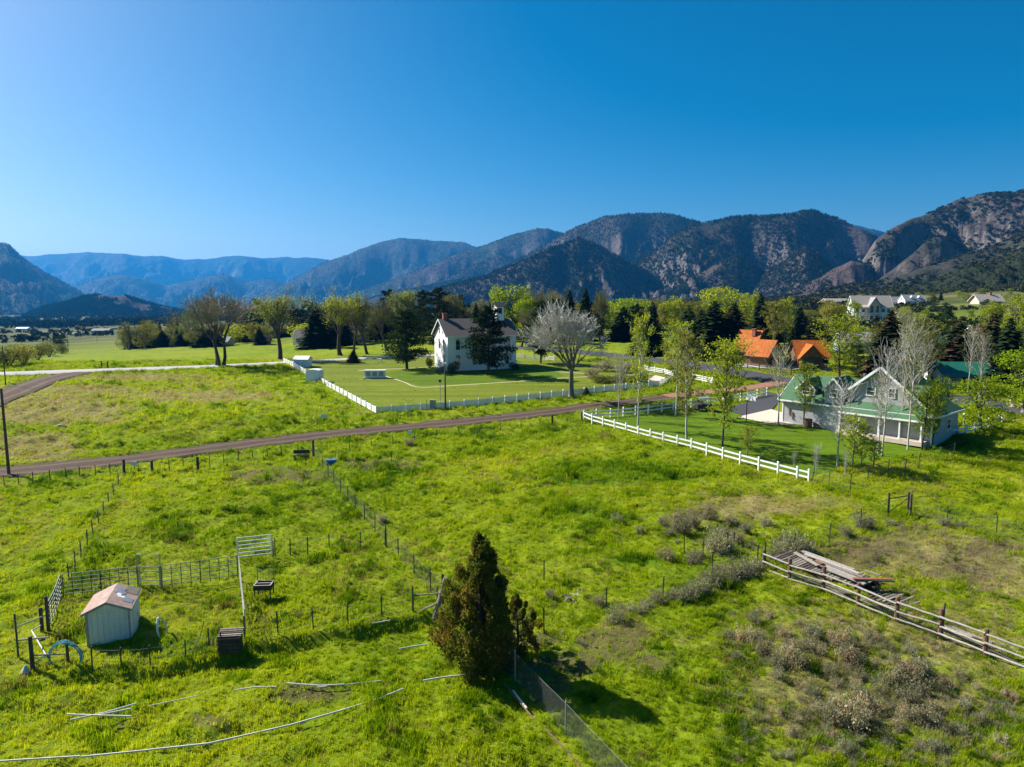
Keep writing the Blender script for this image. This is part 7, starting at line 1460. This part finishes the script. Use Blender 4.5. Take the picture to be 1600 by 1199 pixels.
    pipe(((786,1072),(800,1090),(812,1105),(825,1121),(840,1138),(862,1158),(885,1182),(905,1207),(930,1235)), .06, 'rusty', 'rusty brown irrigation pipe along the chain link fence', 'irrigation_pipe', .26); pipe(((802,1088),(812,1102),(823,1116)), .075, 'pvc', 'white sleeve over the rusty irrigation pipe', 'pipe_sleeve', .28)
    # lumber
    rng = random.Random(3); base = G(1278, 906); lp = thing('lumber_pile', base, 'pile of old grey boards and beams behind the rail fence', 'lumber pile')
    ux = (G(1340, 925)-G(1225, 885)); ux.z = 0; ux.normalize(); uy = Vector((-ux.y, ux.x, 0)); uy = uy if uy.y > 0 else -uy
    def P3(a, b, z): q = base+ux*a+uy*b; return Vector((q.x, q.y, float(Zs(q.x, q.y))+z))-base
    for i in range(26):
        a = -3.3+i*.235; z = .45+.02*sin(i); MB().beam(P3(a, -.2+rng.uniform(-.15, .15), z), P3(a+.25, 2.0+rng.uniform(-.3, .2), z+.06), .17, .06).build('plank', rng.choice(['old_wood', 'dark_wood', 'old_wood']), lp)
    for i in range(3): MB().beam(P3(-3.5, .1+.85*i, .2), P3(3.2, .1+.85*i, .2), .18, .36).build('beam', 'dark_wood', lp)
    for i, (a0, b0, a1, b1, z, w, mt) in enumerate(((-2.2, 2.1, 1.5, 1.7, .68, .34, 'pale_wood'), (-1.8, 1.75, 2.0, 1.35, .70, .30, 'pale_wood'), (-2.4, 1.5, -.3, .6, .66, .30, 'pale_wood'), (-.8, 1.3, 2.4, .9, .72, .26, 'old_wood'), (.0, .9, 2.7, .45, .70, .30, 'pale_wood'), (.3, .5, 2.9, .1, .69, .28, 'pale_wood'), (-.6, 1.0, -.1, .75, .80, .18, 'red_wood'), (2.2, .0, 3.8, 1.7, .86, .28, 'red_wood'), (2.4, .6, 3.9, 2.0, .66, .16, 'dark_wood'), (2.0, 2.2, 3.0, 2.1, .7, .2, 'old_wood'))):
        MB().beam(P3(a0, b0, z), P3(a1, b1, z+.03), w, .06).build('plank', mt, lp)
    for i in range(9): MB().beam(P3(3.0+.28*i, -.2+rng.uniform(-.3, .3), .12+.03*(i % 3)), P3(3.5+.26*i, 1.6+rng.uniform(-.3, .3), .16), .15, .07).build('plank', rng.choice(['dark_wood', 'old_wood']), lp)
    for i in range(9): MB().beam(P3(-3.2+i*.2, -.75+rng.uniform(-.2, .1), .10+.05*(i % 4)), P3(1.8+i*.35, -.85+rng.uniform(-.25, .1), .10+.05*(i % 3)), .13, .06).build('plank', rng.choice(['pale_wood', 'old_wood', 'dark_wood']), lp)
    for i in range(8): MB().tube([P3(3.4+i*.9, -.4+rng.uniform(-.3, .2), .1), P3(6.3+i*.9, -.5+rng.uniform(-.3, .3), .18)], .07, 6).build('pole', rng.choice(['pale_wood', 'old_wood']), lp)
    # branches and stones
    p = G(897, 936); br = thing('dead_branches', p, 'heap of bleached dead branches in the lot above the fence', 'branch'); 
    for i in range(12): a = rng.uniform(0, 6.28); s = Vector((rng.uniform(-.4, .4), rng.uniform(-.4, .4), .08)); MB().tube([s, s+Vector((cos(a)*.4, sin(a)*.4, .2)), s+Vector((cos(a)*.9, sin(a)*.9, .12))], [.035, .025, .012], 5).build('branch', 'pale_wood', br)
    # small items by the dirt lane
    p = G(518, 727); bb = thing('blue_bin', p, 'small bright blue plastic bin lying by the middle fence', 'bin', None, .2); MB().box((0, 0, .3), (1.0, .62, .5)).build('body', 'blue_plastic', bb); MB().box((0, 0, .575), (1.08, .7, .06)).build('lid', 'blue_plastic', bb)
    p = G(471, 719); bn = thing('wooden_bench', p, 'dark low wooden bench at the lane fence', 'bench', None, .1); MB().box((0, 0, .52), (1.7, .5, .09)).build('seat', 'dark_wood', bn); MB().box((0, .24, .85), (1.7, .07, .4)).build('backrest', 'dark_wood', bn)
    for x in (-.7, .7): MB().box((x, 0, .22), (.12, .45, .5)).build('leg', 'dark_wood', bn)
    def sign(px, py, w, h, z, lab, mat='white_paint'):
        p = G(px, py); s = thing('yard_sign', p, lab, 'sign'); MB().box((0, 0, z), (w, .04, h)).build('board', mat, s); MB().box((0, .045, z/2-.1), (.06, .05, z+.2)).build('post', 'post_steel', s)
    sign(506, 657, .75, .5, .6, 'small white sign board alone in the rough field'); sign(210, 735, .55, .45, .7, 'small pale sign at the lane fence'); sign(641, 686, .4, .45, .8, 'tiny white marker beside the dirt lane')
    # grey rock in the rough field
    bm = bmesh.new(); bmesh.ops.create_icosphere(bm, subdivisions=3, radius=1.0)
    for v in bm.verts: n_ = float(fbm(v.co.x*1.3+4, v.co.y*1.3+v.co.z*2, 3, 2)); v.co = Vector((v.co.x*.8, v.co.y*.6, v.co.z*.42))*(.7+.6*n_)
    me = bpy.data.meshes.new('boulder'); bm.to_mesh(me); bm.free(); me.materials.append(MATS['stone'])
    tag(link('boulder', me, None, G(95, 668)), 'grey boulder in the rough field by the turnoff', 'rock')
    for i, (px, py, s, lab) in enumerate(((1586, 637, .7, 'reddish boulder at the road edge near the tall spruces'), (1578, 634, .5, 'smaller reddish boulder touching the larger one'), (1597, 634, .6, 'reddish boulder at the picture edge by the road'))): tag(link('boulder', me, None, G(px, py), i*1.7, s*1.6), lab, 'rock')
build_farm()

# ------------------------------------------------------------------ poles, boxes, road furniture
def build_misc():
    def upole(px, py, h, lab, arm=False, r=.14, name='utility_pole', Y=None):
        p = G(px, py) if Y is None else AT(px, Y); u = thing(name, p, lab, 'pole'); MB().tube([(0, 0, -.3), (0, 0, h)], [r, r*.72], 10).build('shaft', 'pole_wood', u)
        if arm: MB().beam((-.95, 0, h-.45), (.95, 0, h-.45), .1, .12).build('crossarm', 'pole_wood', u)
        if arm:
            for x in (-.8, 0.25, .8): MB().tube([(x, 0, h-.39), (x, 0, h-.2)], [.045, .03], 8).build('insulator', 'white_paint', u)
        return u, p
    u, p = upole(696, 640, 6.6, 'brown service pole with meter gear outside the picket fence'); MB().box((0, 0, 6.7), (.42, .42, .25)).build('pole_cap', 'white_panel', u)
    MB().tube([(-.75, .1, -.2), (-.75, .1, 4.4)], .05, 8).build('conduit', 'steel', u); MB().box((-.75, 0, 4.2), (.35, .3, .35)).build('meter', 'dark_trim', u); MB().box((-.75, 0, .9), (.32, .26, .5)).build('meter_box', 'white_panel', u); MB().beam((-.75, .05, 3.0), (0, .05, 3.0), .06, .06).build('bracket', 'steel', u)
    q = G(676, 641); b = thing('electrical_cabinet', q, 'grey-green electrical cabinet beside the service pole', 'cabinet'); MB().box((0, 0, .85), (.72, .5, 1.25)).build('body', 'steel', b); MB().box((0, -.26, .9), (.6, .03, 1.0)).build('door', 'galv', b); MB().box((0, 0, 1.49), (.8, .58, .05)).build('lid', 'steel', b); MB().box((0, 0, .1), (.85, .6, .3)).build('plinth', 'foundation', b)
    for px, lab in ((667, 'thin steel guard post on one side of the cabinet'), (681, 'thin steel guard post between cabinet and service pole')): tag(link('guard_post', shared('gp', lambda: t_post_mesh(1.7)), None, G(px, 643)), lab, 'post')
    upole(14, 741, 8.6, 'brown utility pole at the lane, closest pole of all', False, .15); upole(9, 602, 7.0, 'grey pole beside the dirt turnoff', False, .11); upole(107, 559, 7.6, 'slim wooden pole at the willow thicket', True, .11, Y=285); upole(152, 541, 7.6, 'slim wooden pole out in the far fields', True, .11, Y=420); upole(187, 530, 7.4, 'distant wooden pole toward the far farm', True, .11, Y=560)
    a, pa = upole(1037, 528, 9.0, 'utility pole in the field behind the dark spruce', True, .13, Y=240); b, pb = upole(1287, 505, 9.0, 'utility pole on the green slope behind the cabins', True, .13, Y=250); c, pc = upole(860, 505, 9.0, 'utility pole among the trees behind the bare cottonwood', True, .13, Y=235)
    for k, (s, e) in enumerate(((pc, pa), (pa, pb))):
        ln = thing('power_line', s, ('sagging power line behind the bare cottonwood', 'sagging power line above the dark spruce row')[k], 'power line')
        for x in (-.8, .25, .8): MB().tube([Vector((x, 0, 8.85-.9*sin(pi*i/12)))+(e-s)*(i/12) for i in range(13)], .022, 4, False).build('wire', 'dark_trim', ln)
    # white monument on the chapel lawn
    p = G(569, 592); m = thing('monument', p, 'low white stone monument with plaques on the chapel lawn', 'monument', None, .06); MB().box((1.95, .55, .1), (4.2, 1.5, .22)).build('base', 'concrete', m); MB().box((1.95, .6, .85), (3.9, .95, 1.3)).build('block', 'white_panel', m); MB().box((1.95, .6, 1.53), (4.05, 1.1, .1)).build('cap', 'white_paint', m)
    for x in (.75, 1.95, 3.15): MB().box((x, .105, .9), (.85, .04, .8)).build('plaque', 'galv', m)
    p = G(593, 566); t = thing('lawn_table', p, 'small white table on the far side of the chapel lawn', 'table'); MB().box((0, 0, .75), (1.0, .6, .06)).build('tabletop', 'white_paint', t)
    for x in (-.42, .42): MB().box((x, 0, .36), (.06, .5, .75)).build('leg', 'white_paint', t)
    # basketball hoop
    p = G(1166, 658.5); hp = thing('basketball_hoop', p, 'basketball hoop on a black pole at the driveway', 'basketball hoop', None, .6); MB().tube([(0, 0, -.2), (0, 0, 2.95)], .06, 8).build('pole', 'dark_trim', hp); MB().beam((0, 0, 2.7), (.75, 0, 3.1), .08, .1).build('arm', 'dark_trim', hp)
    bd = MB().box((.85, 0, 3.2), (.05, 1.5, .95)).build('backboard', 'white_paint', hp); f = MB()
    for z in (2.95, 3.35): f.box((.885, 0, z), (.02, .55, .04))
    for y in (-.26, .26): f.box((.886, y, 3.15), (.02, .04, .4))
    f.build('target_square', 'dark_trim', bd); MB().tube([Vector((1.13+.23*cos(t_), .23*sin(t_), 2.9)) for t_ in np.linspace(0, 2*pi, 17)], .014, 5, False).build('rim', 'rusty', hp)
    # utility cart under the aspens
    p = G(1099, 642); ca = thing('utility_cart', p, 'dark utility cart with pale roof parked under the aspens', 'cart', None, .25)
    MB().box((0, 0, .55), (2.5, 1.2, .4)).box((-.9, 0, .85), (.75, 1.15, .3)).box((.75, 0, .82), (.9, 1.15, .22)).build('body', 'dark_trim', ca); MB().box((.05, 0, 1.9), (1.7, 1.25, .07)).build('roof', 'steel', ca); MB().box((-.15, 0, .9), (.6, 1.1, .16)).box((-.42, 0, 1.2), (.14, 1.1, .5)).build('seat', 'rubber', ca)
    for x in (-.72, .82):
        for y in (-.55, .55): MB().tube([(x, y, .7), (x*.98, y, 1.88)], .03, 6).build('roof_post', 'dark_trim', ca)
    for x in (-.85, .85):
        for y in (-.62, .62):
            w = MB().tube([(x, y-.13, .3), (x, y+.13, .3)], .32, 16).build('wheel', 'rubber', ca); MB().tube([(x, y-.145, .3), (x, y+.145, .3)], .16, 12).build('rim', 'steel', w)
    for y in (-.4, .4): MB().box((1.26, y, .62), (.05, .2, .12)).build('headlight', 'white_paint', ca)
    # things at the green roofed house wall
    rz = math.atan2(GH_U.y, GH_U.x); n = Vector((GH_U.y, -GH_U.x, 0)); 
    def wallp(x, off): q = GH_C+GH_U*x+n*off; return onz(q.x, q.y, .04)
    b = thing('trash_bin', wallp(3.9, .75), 'dark brown drum bin against the garage wall', 'bin'); MB().tube([(0, 0, 0), (0, 0, 1.0)], [.52, .56], 14).build('body', 'rusty', b); MB().tube([(0, 0, 1.0), (0, 0, 1.1)], [.58, .45], 14).build('lid', 'rubber', b)
    by = thing('bicycle', wallp(5.0, .5), 'bicycle leaning by the garage wall beside the drum bin', 'bicycle', None, rz)
    for x in (-.52, .52):
        w = MB().tube([Vector((x+.33*cos(t_), 0, .34+.33*sin(t_))) for t_ in np.linspace(0, 2*pi, 21)], .025, 5, False).build('wheel', 'rubber', by); s = MB()
        for k in range(8): s.tube([(x, 0, .34), (x+.32*cos(k*pi/4), 0, .34+.32*sin(k*pi/4))], .006, 3, False)
        s.build('spoke', 'steel', w)
    MB().tube([(-.52, 0, .34), (-.08, 0, .32), (.4, 0, .82), (-.15, 0, .82), (-.08, 0, .32)], .022, 6).tube([(-.52, 0, .34), (-.15, 0, .82)], .018, 6).tube([(.52, 0, .34), (.38, 0, .95)], .022, 6).build('frame', 'dark_trim', by); MB().box((-.18, 0, .93), (.26, .14, .06)).build('saddle', 'rubber', by); MB().tube([(.36, -.28, 1.0), (.38, 0, .97), (.36, .28, 1.0)], .018, 6).build('handlebar', 'steel', by)
    # birdhouse post by the white fence, lamp at the right road
    p = G(1506, 666); bh = thing('post_light', p, 'pale wooden post lamp standing before the round tree', 'lamp post'); MB().tube([(0, 0, -.1), (0, 0, 1.5)], [.12, .09], 8).build('post', 'pale_wood', bh); MB().tube([(0, 0, 0), (0, 0, .3)], [.28, .14], 8).build('base', 'pale_wood', bh); MB().box((0, 0, 1.62), (.24, .24, .26)).build('lantern', 'white_panel', bh)
    p = G(1579, 632); bb = thing('bird_bath', p, 'pale stone pedestal with bowl at the road edge', 'pedestal'); MB().tube([(0, 0, -.1), (0, 0, .12), (0, 0, .2), (0, 0, 1.0)], [.3, .3, .15, .12], 10).build('pedestal', 'concrete', bb); MB().tube([(0, 0, 1.0), (0, 0, 1.12), (0, 0, 1.22)], [.12, .4, .46], 14).build('bowl', 'concrete', bb)
    # grazing fence box beside the gravel road
    p = G(159, 575); st = thing('cattle_gate', p, 'dark wooden gate frame at the far side of the gravel road', 'gate')
    for x in (0, 1.3): MB().box((x, 0, .65), (.18, .18, 1.5)).build('post', 'dark_wood', st)
    for z in (.4, .85): MB().box((.65, 0, z), (1.15, .06, .14)).build('rail', 'dark_wood', st)
    p = G(398, 546); 
build_misc()
# ------------------------------------------------------------------ haze: even, pale air round camera and scene
def build_haze():
    m, t, out = nt('haze'); v = N(t, 'VolumePrincipled'); v.inputs['Color'].default_value = (.04, .36, .92, 1)
    v.inputs['Density'].default_value = 0.000058; v.inputs['Anisotropy'].default_value = .25
    L(t, v.outputs[0], out.inputs['Volume'])
    lo = min(float(M[2].min()) for M in MOUNT); lo = min(lo, float(GZ.min()))-1.5
    hi = max(float(M[2].max()) for M in MOUNT)+40
    o = MB().box((0, 8900, (lo+hi)/2), (52000, 20000, hi-lo)).build('haze', 'haze')
    tag(o, 'thin bluish haze filling the valley air', 'haze', None, 'stuff')
build_haze()
